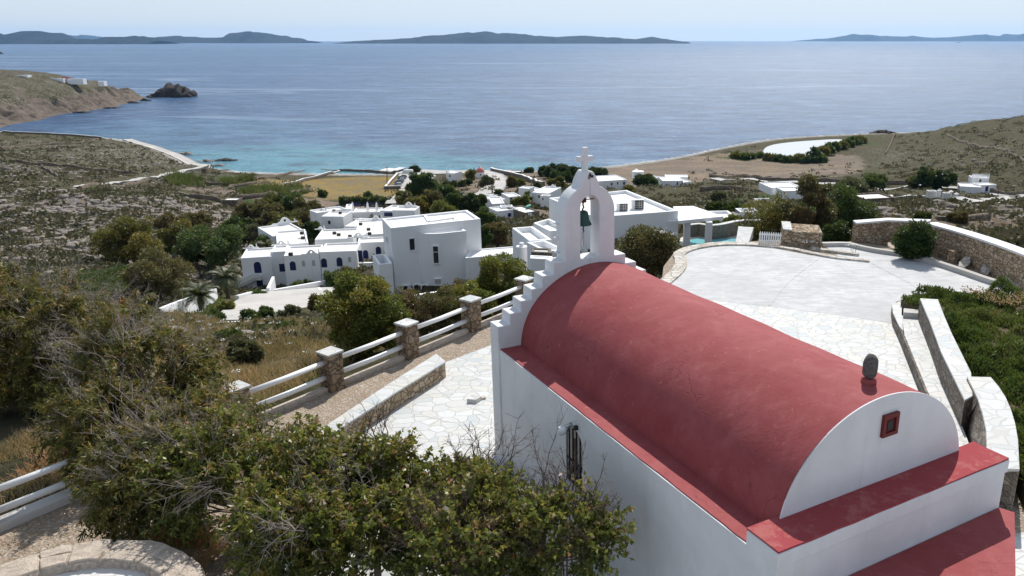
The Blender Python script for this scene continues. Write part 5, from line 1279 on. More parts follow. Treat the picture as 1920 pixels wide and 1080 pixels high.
w13_, z13_ = hwing((712, 394.5), (735, 395.5), (714, 383), 180, .35)
w14_, z14_ = hwing((735, 394), (777, 394.5), (728, 386), 178, .3)
w15_, z15_ = hwing((660, 398), (712, 397), (660, 390), 186, .25, zb=-42)
w16_, z16_ = hwing((646, 424), (665, 424.5), (650, 408), 165, .25)
# shutters, doors and little windows
def blue(poly, lst, arch=True, w=1.0, h=1.75, kind='shutter', mat='blue'):
    for x, y in lst: opening(hb, poly[0], poly[1], x, y, w, h, kind, arch, mat)
blue(w1_, [(483, 501.5)], w=1.15, h=1.95, kind='door'); blue(w1_, [(487, 529.5)], w=1.0, h=1.6, kind='door')
blue(w3_, [(549, 498.5), (607.5, 493), (636.5, 491)], w=.95, h=1.55)
blue(w3_, [(569, 494), (588, 493)], w=.5, h=1.0, mat='grey_frame'); blue(w4_, [(655.5, 486.5)], w=.5, h=.9, mat='grey_frame')
w3b = [w3_[1], w4_[1]]
blue(w4_, [(607.5, 493), (636.5, 491)], w=.95, h=1.55)
blue(w8_, [(685.5, 477), (709.5, 470.5)], w=.95, h=1.6); blue(w2_, [(529, 502)], w=.9, h=1.4, arch=False); 
opening(hb, w10_[0], w10_[1], 617.5, 417, .6, .8, 'window', False, 'blue')
opening(hb, w14_[0], w14_[1], 728, 402, 1.9, .9, 'shutter', False, 'blue')
zz_ = zat(673, 474, 129)
m = MB(); A0 = w4_[1]; q = pick(674, 482, w4_[0], w4_[1]); uu = (w4_[1] - w4_[0]) / np.linalg.norm(w4_[1] - w4_[0])
c_ = w4_[0] + uu * q[0]; m.box((c_[0], c_[1] + .6, q[1]), (.7, .2, 2.0)); m.build('door', M['blue'], hb)
for x in (684, 690, 696): 
    c_ = PYd(x, 492, 127.5); m = MB(); m.box((c_[0], c_[1], c_[2] - .4), (.5, .5, .8)); m.build('terrace_parapet', M['plaster_far'], hb)
for A, B, x, y, zr_, w in [(w1_[3], w1_[2], 470, 466, z1_, 1.6), (w3_[0], w3_[1], 584, 479, z3_, 2.0), (w5_[0], w5_[1], 527, 459, z5_, 2.0), (w6_[3], w6_[2], 535, 420, z6_, 3.2), (w7_[3], w7_[2], 600, 430, z7_, 1.3), (w8_[3], w8_[2], 672, 445, z8_, 2.4), (w10_[3], w10_[2], 604, 393, z10_, 1.3), (w9_[3], w9_[2], 705, 412, z9_, 2.0), (w14_[3], w14_[2], 766, 386, z14_, 2.4)]:
    ornament(hb, x, y, zr_, A, B, w, w * .5)
# outside stair of the left wing
uu = (w1_[1] - w1_[0]) / np.linalg.norm(w1_[1] - w1_[0]); nn = np.array([uu[1], -uu[0]]); O = np.array([*w1_[0], 0])
def sz(x, y): return pick(x, y, w1_[0] + nn * 1.1, w1_[1] + nn * 1.1)
p_ = [sz(489, 514), sz(489, 521), sz(477, 521), sz(441, 539), sz(441, 529), sz(474, 512)]
m = MB(); m.frame_prism(O, [*uu, 0], [*nn, 0], p_, .9, 1.12); m.frame_prism(O, [*uu, 0], [*nn, 0], [(a, b - .5) for a, b in p_], -.1, .9); m.build('outside_stair', M['plaster_far'], hb)
m = MB(); m.frame_prism(O, [*uu, 0], [*nn, 0], [sz(441, 536), sz(446, 536), sz(446, 548), sz(441, 548)], -.1, 1.1); m.build('stair_pier', M['plaster_far'], hb)
# rear terrace with glazed doors and balustrades
A, B = w15_[0], w15_[1]
m = MB(); zc_ = zat(685, 409, 172); a, b_ = P(662, 410, zc_)[:2], P(708, 409, zc_)[:2]; uu = (b_ - a) / np.linalg.norm(b_ - a); nn = np.array([uu[1], -uu[0]]); ln = np.linalg.norm(b_ - a)
for k in range(17): c_ = a + uu * ln * (k + .5) / 17; m.lathe((c_[0], c_[1], zc_ - .75), [(.08, 0), (.11, .2), (.06, .4), (.09, .62)], 8)
m.frame_prism([*a, 0], [*uu, 0], [*nn, 0], [(0, zc_ - .12), (ln, zc_ - .12), (ln, zc_), (0, zc_)], -.12, .12); m.frame_prism([*a, 0], [*uu, 0], [*nn, 0], [(0, zc_ - .95), (ln, zc_ - .95), (ln, zc_ - .75), (0, zc_ - .75)], -.6, .15); m.build('balustrade', M['plaster_far'], hb)
zz = zat(680, 414, 171)
block(hb, rectp(P(664, 416, zz), P(708, 415, zz), P(663, 411, zz)), zz, -42, 'wing', .2, .2, 'plaster_far', 'deck_white', bevel=.05)
for k in range(6):
    opening(hb, P(664, 416, zz)[:2], P(708, 415, zz)[:2], 674 + k * 6.0, 420, .62, .8, 'window', False, 'glass', 'plaster_far')
m = MB()
for k in range(24):
    x = 658 + k * 2.4
    if 676 < x < 688 or 700 < x < 704: continue
    c_ = PYd(x, 384, 189); m.box((c_[0], c_[1], c_[2]), (.09, .09, 1.1))
a, b_ = PYd(657, 383.5, 189), PYd(714, 382.5, 189); m.tube([a, b_], .05, 6); m.build('blue_railing', M['blue'], hb)
for x in (661, 689, 706): c_ = PYd(x, 385, 188.5); m = MB(); m.lathe((c_[0], c_[1], c_[2] - 1.2), [(.35, 0), (.3, 1.0), (.2, 1.3), (.26, 1.5), (.1, 1.9), (.02, 2.1)], 10); m.build('chimney', M['plaster_far'], hb)
for x, y, Y in [(566, 437, 146), (568, 446, 142), (627, 437, 148), (656, 443, 147), (635, 440, 148), (691, 430, 155), (676, 420, 157), (693, 438, 150), (626, 395, 178), (638, 399, 176), (545, 476.5, 127)]:
    c_ = PYd(x, y, Y); m = MB(); m.box((c_[0], c_[1], c_[2]), (.6, .5, .5)); m.build('roof_vent', M['iron'], hb)

# --- villa beside the pool, seen beside the bell gable
zv = zat(1272, 395, 75); vg = -19.5
vl = empty('pool_villa', (*P(1150, 380, zv)[:2], vg), 'white flat roofed villa behind the bell gable carrying two large air conditioners', 'house')
q = rp([(1115, 407), (1272, 395), (1175, 356), (1029, 371)], zv)
# square the plan up on its right-hand corner
FR = q[1]; BR = q[2]; FLp = q[0]; u1 = (FLp - FR) / np.linalg.norm(FLp - FR)
block(vl, [q[0], q[1], q[2], q[3]], zv, vg, 'wall', .32, .30, 'plaster_bright', 'deck_white')
m = MB(); a = q[1] + (q[0] - q[1]) * .12; m.prism([q[1] + [.02, -.25], a + [0, -.25], a + [0, .2], q[1] + [.02, .2]], vg, zv - .9); m.build('buttress', M['plaster_bright'], vl, bevel=.05)
for pts4, Y in [([(960, 427), (992, 451), (1035, 449), (999, 424)], 62), ([(1000, 417.5), (1031, 433), (1075, 430), (1029, 409.5)], 66), ([(987.5, 454), (1022, 471), (1060, 468), (1022, 450)], 56)]:
    z = zat(pts4[0][0], pts4[0][1], Y); block(vl, rp(pts4, z), z, vg, 'low_wing', .4, .25, 'plaster_bright', 'deck_white')
z = zat(978, 460, 58); c_ = PYd(978, 462, 57); m = MB(); m.lathe((c_[0], c_[1], vg), [(.42, 0), (.42, c_[2] - vg), (.40, c_[2] - vg + .02)], 18); m.lathe((c_[0], c_[1], c_[2] + .02), [(.18, 0), (.18, .25), (.05, .3)], 10); m.build('chimney', M['plaster_bright'], vl, smooth=False)
z = zat(1015, 468, 50); bo = tag(block(None, rp([(996, 472), (1035, 474), (1033, 465), (996, 464)], z), z, vg, 'stone_shed', .1, .2, 'stone_grey', 'kerb'), 'grey stone shed below the villa left of the bell gable steps', 'shed')
z = zat(1015, 480, 44); tag(block(None, rp([(994, 484), (1036, 486), (1036, 480), (994, 478)], z), z, vg, 'white_wall_block', .05, .2, 'plaster_bright', 'deck_white'), 'white rendered garden wall block below the stone shed beside the gable steps', 'wall')
for k, (x0, x1, y0, y1) in enumerate([(1156, 1177, 380, 399), (1184, 1207, 373, 396)]):
    zc_ = zv - .5; a = P(x0, y1, zc_); b_ = P(x1, y1, zc_); wd_ = np.linalg.norm(b_ - a); hh_ = (y1 - y0) / F * depth_of(a)
    c_ = (a + b_) / 2; o = empty('air_conditioner', c_, ['large roof air conditioner on the villa, left smaller one', 'large roof air conditioner on the villa, right taller one'][k], 'air conditioner')
    rz = radians(6); m = MB(); m.box((c_[0], c_[1] + .25, c_[2] + hh_ * .47), (wd_, .55, hh_ * .94), rz); m.build('casing', M['white_paint'], o, bevel=.02)
    m = MB(); m.box((c_[0] + wd_ * .12, c_[1] - .045, c_[2] + hh_ * .47), (wd_ * .7, .03, hh_ * .86), rz); m.build('grille', M['iron'], o)
    m = MB(); 
    for j in range(1, 6): m.box((c_[0] + wd_ * .12, c_[1] - .065, c_[2] + hh_ * (.04 + .86 * j / 6)), (wd_ * .7, .01, .03), rz)
    for j in range(1, 4): m.box((c_[0] + wd_ * (.12 - .35 + .7 * j / 4), c_[1] - .065 , c_[2] + hh_ * .47), (.03, .01, hh_ * .86), rz)
    m.build('grille_bars', M['metal'], o)
# pergola roof, pillars and pool
pz = zat(1276, 414, 74); pg = empty('pergola', (*P(1310, 400, pz)[:2], -13), 'flat white pergola roof on square pillars beside the pool', 'pergola')
m = MB(); m.prism(rp([(1272, 414), (1357, 405.5), (1300, 386), (1262, 387)], pz), pz - .32, pz); m.build('roof_slab', M['plaster_bright'], pg, bevel=.04)
for x, yb in ((1289, 452), (1330, 456)):
    c_ = PYd(x, 412, 75.5 if x < 1300 else 75); m = MB(); m.box((c_[0], c_[1] + .1, (pz - .32 - 14) / 2), (.62, .62, 14 + pz - .32)); m.build('pillar', M['plaster_bright'], pg, bevel=.03)
pool_c = rp([(1292,452),(1300,447),(1340,446),(1372,447),(1392,450),(1405,454),(1385,459),(1340,461),(1300,462)], -11.6)
deck_c = rp([(1268,458),(1280,441),(1340,437),(1400,440),(1440,446),(1450,458),(1400,470),(1300,474)], -11.7)
m = MB(); m.prism(chaikin(deck_c, 2, True), -14, -11.66); tag(m.build('pool_deck', M['kerb']), kind='structure')
m = MB(); m.prism(chaikin(pool_c, 2, True), -13, -11.60); tag(m.build('pool_water', M['pool']), kind='structure')
ribbon('pool_edge', rp([(1300,456),(1330,454),(1370,455),(1400,458)], -11.5), .35, -11.62, -11.52, 'pool')
pwall = rp([(1330,441),(1352,439),(1375,433),(1400,430),(1430,431),(1460,434)], -11.2)
stone_wall_thing(chaikin(pwall, 2), .5, -13, -10.2, 'curved stone retaining wall behind the pool', wallmat='stone_grey', capmat='cap', name='pool_wall')
pwall = rp([(1290,436),(1310,434),(1332,437)], -11.2); stone_wall_thing(pwall, .5, -13, -10.4, 'short stone wall behind the pergola pillars', wallmat='stone_grey', capmat='cap', name='pool_wall')

# --- single houses: list of blocks (front-left, front-right, back) in pixels at a distance, base row
def house(name, label, blocks, base, wins=(), mat='plaster_far', cat='house', par=.3, deck='deck_white', trim=()):
    Y0 = base[2]; zb0 = zat(base[0], base[1], Y0) - 1.2
    c = PYd(base[0], base[1], Y0); o = empty(name, c, label, cat)
    polys = []
    for bl_ in blocks:
        A, B, C, Y = bl_[:4]; mt = bl_[4] if len(bl_) > 4 else mat
        z = zat(A[0], A[1], Y); poly = rectp(P(*A, z), P(*B, z), P(*C, z)); block(o, poly, z, min(zb0, z - 2), 'wall', par, .3, mt, deck, bevel=.06); polys.append(poly)
    for (bi, x, y, w, h, *rest) in wins:
        mt = rest[0] if rest else 'blue'; opening(o, polys[bi][0], polys[bi][1], x, y, w, h, 'window', False, mt, 'plaster_far')
    return o, polys
house('village_house', 'low white house with a wide blue shuttered window, nearest of the village', [((932,396),(972,391.5),(942,386),182), ((939,388),(962,387),(941,384.5),186)], (950,413,180), [(0,955,403,.9,.9),(0,967,400.5,.4,.5)])
house('village_house', 'long white village house behind and left of the blue windowed house', [((922,382),(946,381),(917,369),198), ((921,376),(948,373),(919,366),204)], (930,395,196))
house('village_house', 'white village house with two small blue windows beside the garden hedge', [((954,369),(977,367),(946,361.5),214)], (960,380,211), [(0,958.6,374,.9,.95),(0,969.8,372,.4,.5),(0,974,370,.5,.5)])
house('village_house', 'small white rounded outbuilding with chimney behind the village houses', [((972,352),(992,353.5),(978,348),226), ((990,352),(1004,356),(996,348.5),232)], (980,366,224))
o5, _p = house('village_house', 'large white village house with a steep side and a roof ornament, tallest in the village', [((997,360.5),(1029,362.5),(1010,348.5),214), ((1013,366.5),(1029,367.5),(1015,364),209)], (1010,381,208), [(0,1010.8,368.5,.45,.8,'iron'),(1,1018,373,.35,.6,'iron')])
ornament(o5, 1036, 346, zat(997,360.5,214), _p[0][3], _p[0][2], 1.2, .8)
house('stone_house', 'stone walled village house with a white roof and a green tarp on it', [((984,399),(1011.5,395),(975,385),180)], (990,411,178), [(0,993.7,402.7,.9,.7,'plaster_far')], mat='stone_grey')
zz = zat(984,399,180) - .1; m = MB(); m.prism(rp([(985,390),(994,385.5),(996,388.5),(988,391.5)], zz), zz, zz + .5); tag(m.build('green_tarp', mat_plain('green_tarp', (.03, .22, .15), .6), bevel=.1), 'green tarp heaped on the roof of the stone walled house', 'tarp')
house('farm_house', 'white flat roofed house with three dark windows left of the tall spired chimney', [((1118,340),(1176,336.5),(1136,328.5),338), ((1112,343),(1122,342.5),(1116,338),336)], (1145,357,335), [(0,1147,345,.7,1.2,'iron'),(0,1158,343.5,.6,1.0,'iron'),(0,1170,343.5,.9,1.3,'iron')])
house('farm_house', 'white farmhouse with an outside stair standing below the field track', [((1242,339),(1281,338.5),(1250,331),322), ((1247,331.5),(1290,332),(1253,327),335), ((1280,342),(1298,340),(1284,331),324)], (1265,353,320), [(0,1270,344,.6,1.2,'iron'),(0,1279,343.5,.5,.9,'iron')])
house('annex_house', 'low white annex building right of the pergola, nearer one', [((1336,410),(1384,409),(1345,395),90)], (1360,423,88), deck='deck_white')
house('annex_house', 'small white annex partly hidden by the rust green tree', [((1388,397),(1424,396),(1390,390),102)], (1405,409,100))
z = zat(1372,406,95); m = MB(); m.prism(rp([(1365,406),(1390,403),(1376,397),(1354,399)], z), z - .12, z); o = empty('slatted_canopy', (*P(1370,402,z)[:2], z), 'dark slatted canopy between the two white annexes', 'canopy'); m.build('slats', M['iron'], o)
m = MB(); m.tube([P(1364,406,z), P(1364,406,z) - [0,0,2.2]], .08, 6); m.build('post', M['white_paint'], o)
house('flat_house', 'white house with sprawling flat roofs beyond the tree cluster on the right', [((1446,352),(1503,350),(1452,341),212), ((1470,358),(1507,357),(1474,350),205), ((1413,372),(1432,383),(1420,360),200)], (1470,372,200), [(0,1466,357,.5,.9,'iron')])
house('tower_house', 'white castle like house with crenellated tower on the right below the hill', [((1800,349),(1840,351),(1808,343),288), ((1823,333),(1855,334),(1826,329),296), ((1840,347),(1869,346),(1844,342),288)], (1835,364,285), [(1,1838,339,.7,1.1,'iron'),(0,1829,357,1.6,2.2,'plaster_far'),(2,1850,354,1.2,1.9,'blue')])
twr = bpy.data.objects[[o.name for o in bpy.data.objects if o.name.startswith('tower_house')][-1]]
m = MB()
for k in range(9):
    for yy in (0, 1):
        c_ = PYd(1824 + k * 3.8, 332.2 - yy * 3.6, 296 + yy * 6); m.box((c_[0], c_[1], c_[2] + .15), (.42, .3, .7))
m.build('battlement', M['plaster_far'], twr)
house('grey_house', 'flat roofed house with grey brown walls and pale roof beyond the stone wall', [((1622,373),(1680,370),(1602,362.5),150)], (1650,388,147), [], mat='stone_far', deck='deck')
zb = zat(1740,372,180); house('garden_wall_block', 'tan walled enclosure with white pillars left of the crenellated house', [((1742,358.5),(1758,358.5),(1744,356),215,'deck'),((1771,362),(1783,362),(1773,360),210,'deck')], (1760,370,208), cat='wall')
for k, (x, y0, y1, Yp) in enumerate([(1760, 354, 370, 214), (1792, 361, 374, 205), (1782, 357, 366, 214)]):
    a = PYd(x, y1, Yp); b_ = PYd(x, y0, Yp); hh_ = b_[2] - a[2]; m = MB(); m.lathe((a[0], a[1], a[2] - .6), [(.42, 0), (.40, hh_ * .75 + .6), (.62, hh_ * .8 + .6), (.4, hh_ * .86 + .6), (.15, hh_ + .6)], 12)
    tag(m.build('gate_pillar', M['plaster_far']), ['tall white gate pillar with rounded cap right of the tan wall', 'lower white gate pillar nearest the grey lane', 'white gate pillar between the other two, farther back'][k], 'pillar')
house('hut', 'small stone hut with white roof on the far left hillside', [((20,371),(55,371.5),(24,366),240,'rock')], (38,382,238), deck='deck')
house('stone_tank', 'square brown stone tank with pale flat top where field walls meet', [((415,375),(444,375),(418,370),268,'stone_far')], (430,384,266), cat='tank', deck='deck')
house('kiosk', 'tiny dark stone kiosk beside the fork of the coast road', [((377,316),(386,316),(378,315),330,'stone_far')], (381,321,328), cat='hut')
house('shore_house', 'white house at the shore left of the red domed chapel', [((837,324),(851,325),(840,319),372), ((848,323),(861,321.5),(850,318.5),377)], (845,336.5,370), [(0,843.5,330,.8,.9,'iron')])
house('roofed_shelter', 'low shelter with dark front at the water behind the beach lane', [((957,322),(977,322),(958,319),398,'iron')], (967,323.5,398), cat='shelter')
# round dovecote house and the spired chimney
c_ = PYd(1196, 330, 345); o = empty('round_house', c_, 'round white house with a tall drum behind the dark tree right of the bell gable', 'house'); m = MB(); rr_ = 10.5 / F * depth_of(c_)
m.lathe((c_[0], c_[1], c_[2] - 2), [(rr_, 0), (rr_ * .98, 3.6), (rr_ * 1.06, 3.8), (rr_ * 1.06, 4.1), (rr_ * .2, 4.3)], 24); m.build('drum', M['plaster_far'], o)
c2_ = PYd(1193, 322, 350); m = MB(); m.lathe((c2_[0], c2_[1], c2_[2]), [(.9, 0), (.8, 1), (.2, 1.3)], 10); m.build('roof_lantern', M['plaster_far'], o)
z = zat(1210, 330, 345); block(o, rectp(P(1208, 331, z), P(1226, 334, z), P(1212, 327, z)), z, z - 3, 'low_wall', .3, .3, 'plaster_far', 'deck_white')
a = PYd(1187, 357, 330); b_ = PYd(1187, 336, 330); m = MB(); hh_ = b_[2] - a[2]; m.lathe((a[0], a[1], a[2] - .5), [(1.25, 0), (1.1, .8), (.75, hh_ * .45), (.3, hh_ * .75), (.12, hh_ * .9), (.2, hh_ * .95), (.02, hh_ + .5)], 16)
tag(m.build('spired_chimney', M['plaster_far']), 'white conical spire shaped chimney standing right of the three windowed house', 'chimney')
# red domed chapel at the shore
c_ = PYd(900, 333.5, 380); k = depth_of(c_) / F; o = empty('shore_chapel', c_, 'small white chapel with pink red dome at the shore', 'chapel')
m = MB(); m.lathe((c_[0], c_[1] + 2, c_[2] - 1), [(8.6 * k, 0), (8.4 * k, 9.5 * k + 1), (7.9 * k, 9.8 * k + 1)], 24); m.build('drum', M['plaster_far'], o)
m = MB(); m.lathe((c_[0], c_[1] + 2, c_[2] + 9.6 * k), [(8.0 * k * cos(t), 9.0 * k * sin(t)) for t in np.linspace(0, 1.5, 9)], 24); m.build('dome', mat_plain('faded_red_dome', (.55, .17, .15), .7), o, smooth=True)
m = MB(); m.lathe((c_[0], c_[1] + 2, c_[2] + 18.4 * k), [(.35, 0), (.3, .5), (.05, .7), (.05, 1.2)], 8); m.build('finial', M['plaster_far'], o)
block(o, [c_[:2] + np.array(v) * k for v in ((-17, 2), (-6, 2), (-6, 12), (-17, 12))], c_[2] + 9.5 * k, c_[2] - 1, 'side_wing', .3, .3, 'plaster_far', 'deck_white')
m = MB(); m.box((c_[0] + .4, c_[1] + 2 - 8.5 * k, c_[2] + 6 * k), (.5, .3, .7)); m.build('window', M['iron'], o)
# houses on the far headland
def head_house(x0, x1, y0, y1, Y, label, mt='plaster_far'):
    a, b_ = PYd(x0, y0, Y), PYd(x1, y0, Y); zb2 = PYd(x0, y1, Y)[2] - 3; o = empty('headland_house', (a[0], a[1], zb2), label, 'house')
    block(o, [a[:2], b_[:2], b_[:2] + [0, 6], a[:2] + [0, 6]], a[2], zb2, 'wall', .3, .3, mt, 'deck_white')
head_house(27, 51, 141, 149, 800, 'white house on top of the headland at the far left'); head_house(8, 60, 145.5, 150, 805, 'low white wall like house behind the headland house')
head_house(88, 118, 147, 152, 815, 'long low pale building on the headland right of the white house'); head_house(125, 155, 148, 152.5, 818, 'long low pale building nearest the headland cliff')
head_house(116, 125, 145, 151, 820, 'small pink building between the two low pale headland buildings', 'red'); head_house(183, 194, 152.5, 156, 845, 'tiny white building at the edge of the headland cliff')
# pontoon, van, cars, poles
def deckbox(c, w, l, h, rz, label):
    o = empty('swim_pontoon', c, label, 'pontoon'); m = MB(); m.box((c[0], c[1], c[2] + h * .75), (w, l, h * .3), rz); m.build('deck', M['deck'], o); m = MB(); m.box((c[0], c[1], c[2] + h * .3), (w * .96, l * .96, h * .6), rz); m.build('float', M['iron'], o)
c_ = P(727, 321, SEA); deckbox(c_, 5.2, 9, 1.1, -.25, 'pale floating pontoon with dark sides off the quay, left one'); c_ = P(743, 321, SEA); deckbox(c_, 4.2, 13, 1.1, -.3, 'pale floating pontoon with dark sides off the quay, right one nearer the tree')
def vehicle(c, rz, body, label, cat, L_, Wd, Hh, prof, group=None, name='parked_car'):
    o = empty(name, (0, 0, 0), label, cat, group)
    m = MB(); m.frame_prism((0, 0, 0), (1, 0, 0), (0, 1, 0), [(x * L_, z * Hh) for x, z in prof[0]], -Wd / 2, Wd / 2); m.build('body', body, o, bevel=.06)
    m = MB(); m.frame_prism((0, 0, 0), (1, 0, 0), (0, 1, 0), [(x * L_, z * Hh) for x, z in prof[1]], -Wd / 2 * .93, Wd / 2 * .93); m.build('windows', M['glass'], o, bevel=.03)
    m = MB(); m.frame_prism((0, 0, 0), (1, 0, 0), (0, 1, 0), [(x * L_, z * Hh) for x, z in prof[2]], -Wd / 2 * .86, Wd / 2 * .86); m.build('roof', body, o, bevel=.03)
    for sx in (-.32, .31):
        for sy in (-1, 1):
            m = MB(); m.frame_prism((sx * L_, sy * (Wd / 2 - .1), .32), (1, 0, 0), (0, 1, 0), [(.32 * cos(t), .32 * sin(t)) for t in np.linspace(0, 2 * pi, 15)[:-1]], -.11, .11); m.build('wheel', M['iron'], o)
    o.location = c; o.rotation_euler = (0, 0, rz); return o
carp = ([(-.5, .2), (.5, .2), (.5, .42), (.46, .52), (.26, .58), (-.47, .6), (-.5, .45)], [(-.46, .6), (.25, .58), (.08, .93), (-.36, .94)], [(-.38, .93), (.09, .925), (.05, 1.0), (-.34, 1.0)])
vanp = ([(-.5, .14), (.5, .14), (.5, .40), (.38, .48), (.34, .9), (.3, 1.0), (-.48, 1.0), (-.5, .95)], [(.2, .52), (.40, .50), (.36, .84), (.2, .86)], [(-.4, .98), (.2, .98), (.18, 1.02), (-.38, 1.02)])
mcar = [mat_plain('dark_car_paint', (.02, .022, .026), .25, .6, .2, .05), mat_plain('silver_car_paint', (.42, .43, .44), .3, .6, .3, .05), mat_plain('grey_car_paint', (.10, .105, .11), .3, .6, .2, .05)]
lab = ['black parked car nearest the beach, farthest of the row', 'dark parked car second from the beach end of the row', 'silver parked car third from the beach end of the row', 'grey parked car in the middle of the row', 'black parked car third from the near end of the row', 'silver parked car second from the near end of the row', 'dark parked car at the near end of the row by the short wall']
zcp = H(*T(770, 345)[:2]) + .5
for i in range(7):
    t = i / 6; c_ = P(751 - 12 * t, 333.5 + 17.5 * t, zcp); vehicle((c_[0] + 1.0, c_[1], zcp), radians(176), mcar[(0, 0, 1, 2, 0, 1, 2)[i]], lab[i], 'car', 4.2, 1.7, 1.45, carp, 'cars parked in a row by the golden field')
c_ = P(764, 327.5, SEA + 1.0); vehicle((c_[0], c_[1], SEA + .95), radians(176), mat_plain('white_van_paint', (.75, .75, .74), .35, .5, 0, .03), 'white delivery van parked at the beach beside the dark tree', 'van', 5.6, 2.1, 2.6, vanp, name='parked_van')
def pole(px, y0, y1, Y, label, r=.14, arm=True, name='utility_pole'):
    a = PYd(px, y1, Y); b_ = PYd(px, y0, Y); o = empty(name, a, label, 'pole'); m = MB(); m.tube([a - [0, 0, 1], b_], [r, r * .7], 8); m.build('post', M['wood'], o)
    if arm: m = MB(); m.tube([b_ + [-.8, 0, -.5], b_ + [.8, 0, -.5]], .06, 6); m.build('crossarm', M['wood'], o)
pole(725.5, 312, 346, 365, 'tall wooden utility pole at the edge of the golden field', .22)
pole(789.5, 317, 326, 400, 'slim pole on the quay right of the dark tree', .14, False); pole(889, 313, 326, 392, 'slim pole behind the red domed chapel', .13, False); pole(1132, 312, 330, 370, 'thin utility pole beside the grove right of the bell cross', .14, False)
pole(1763, 318, 352, 300, 'utility pole standing in the dark trees on the right', .17)
pole(1872, 348, 362, 280, 'short pole beside the crenellated house', .13, False)
# white low walls of the lower plaza
def low_white(pxs, Y0s, label, h=.55, w=.35):
    c = [PYd(x, y, Y)[:2] for (x, y), Y in zip(pxs, Y0s)]; field_wall([tuple(p) for p in c], h, label, w, 'plaster_far', None, None, True, name='white_wall')
plz = [PYd(x, y, Y)[:2] for x, y, Y in [(392,602,72),(420,578,84),(455,556,104),(520,545,116),(600,540,120),(650,535,124),(668,545,112),(640,572,88),(600,585,80),(560,592,78),(470,602,73)]]
zp = [PYd(x, y, Y) for x, y, Y in [(392,602,72),(420,578,84),(455,556,104),(520,545,116),(600,540,120),(650,535,124),(668,545,112),(640,572,88),(600,585,80),(560,592,78),(470,602,73)]]
def slope_sheet(name, pts3, mat, lift, depth=3.):
    A = np.array([[p[0], p[1], 1] for p in pts3]); co, *_ = np.linalg.lstsq(A, np.array([p[2] for p in pts3]), rcond=None)
    pl = chaikin([p[:2] for p in pts3], 2, True); n = len(pl); V = [(*p, float(co[0] * p[0] + co[1] * p[1] + co[2]) + lift) for p in pl]; V += [(a, b, c - depth) for a, b, c in V]
    m = MB(); m.add(V, [tuple(range(n))] + [(i, (i + 1) % n, n + (i + 1) % n, n + i) for i in range(n)]); return tag(m.build(name, M[mat]), kind='structure'), co
plz_o, plz_co = slope_sheet('lower_road', zp, 'road', .1)
def plz_wall(l, label, h, w, name='white_wall'):
    V3 = []; c = []
    for x, y, Y in l:
        p = PYd(x, y, Y); c.append(p)
    c = np.array(c); o = None; m = MB()
    for i in range(len(c) - 1):
        a, b_ = c[i], c[i + 1]; dd = b_ - a; dd[2] = 0; dd /= np.linalg.norm(dd); nr = np.array([-dd[1], dd[0], 0]) * w / 2
        V = [a - nr - [0, 0, 1.5], b_ - nr - [0, 0, 1.5], b_ + nr - [0, 0, 1.5], a + nr - [0, 0, 1.5], a - nr + [0, 0, h], b_ - nr + [0, 0, h], b_ + nr + [0, 0, h], a + nr + [0, 0, h]]
        m.add(V, [(0, 1, 5, 4), (1, 2, 6, 5), (2, 3, 7, 6), (3, 0, 4, 7), (4, 5, 6, 7)])
    return tag(m.build(name, M['plaster_far']), label, 'wall')
plz_wall([(300,592,70),(340,575,78),(380,561,88),(404,551,98)], 'long low white wall edging the green verge left of the lower road', .7, .45)
plz_wall([(318,616,62),(345,606,66),(360,604,68)], 'short white wall stub at the lower left of the green verge', .7, .5)
plz_wall([(445,562,101),(480,552,110),(508,550,113)], 'curved white kerb wall below the left wing of the hotel', .6, .45)
plz_wall([(515,551,113),(560,543,117),(636,529,124)], 'white kerb wall running below the long front wing of the hotel', .7, .45)
plz_wall([(598,545,117),(604,552,112),(625,549,114)], 'small white planter wall at the right end of the lower road', .5, .4)
plz_wall([(350,617,62),(400,612,64),(470,608,68),(520,602,72)], 'stone edged kerb on the near side of the lower road', .35, .4)
plz_wall([(755,568,62),(800,560,64),(850,553,66)], 'low white wall half hidden in the shrubs below the bowed house', .5, .3)
plz_wall([(503,546,112),(513,524,124)], 'slanting white stair wall between the two left hotel wings', .5, .4)
# ---------------------------------------------------------------- planting
def tp(name, px, base, top, w, mat, label, n=2600, Y=None, group=None, trunk=.1, K=None, ll=None, lean=(0, 0), cat=None, depthr=.85, low=-.8):
    b = T(px, base) if Y is None else PYd(px, base, Y)
    if Y is not None: b[2] = min(b[2], H(b[0], b[1]) + .3) if b[1] > 30 else b[2]
    k = depth_of(b) / F; topz = b[2] + (base - top) * k * 1.03
    if Y is not None: topz = PYd(px, top, Y)[2]
    h = max(.5, topz - b[2]); r = w * k / 2
    if b[1] > 50: r *= 1.1; n = int(n * 1.5); ll = ll or max(.16, b[1] * .0034)
    return tree(name, b, h, r, r * depthr, M[mat], label, cat or ('shrub' if 'shrub' in name or 'bush' in name else 'tree'), group, n, ll, trunk, K=K, lean=lean, low=low)
G1 = 'trees on the left below the rocky slope'
tp('tamarisk_tree', 252, 500, 408, 112, 'leaf_olive', 'large dark olive tree standing alone at the edge of the rocky field', 9000, K=44, group=G1)
tp('tamarisk_tree', 303, 566, 476, 118, 'leaf_brown', 'round brown green tree right of the bright green patch', 9500, K=44, group=G1)
tp('green_tree', 395, 508, 424, 120, 'leaf_green', 'broad fresh green tree left of the hotel, just above the palms', 9500, K=44, group=G1)
tp('green_tree', 345, 480, 418, 80, 'leaf_olive', 'smaller olive green tree between the dark olive tree and the broad green one', 5000, group=G1)
tp('green_tree', 440, 470, 412, 60, 'leaf_green', 'green tree touching the broad green tree on its right', 4200, group=G1)
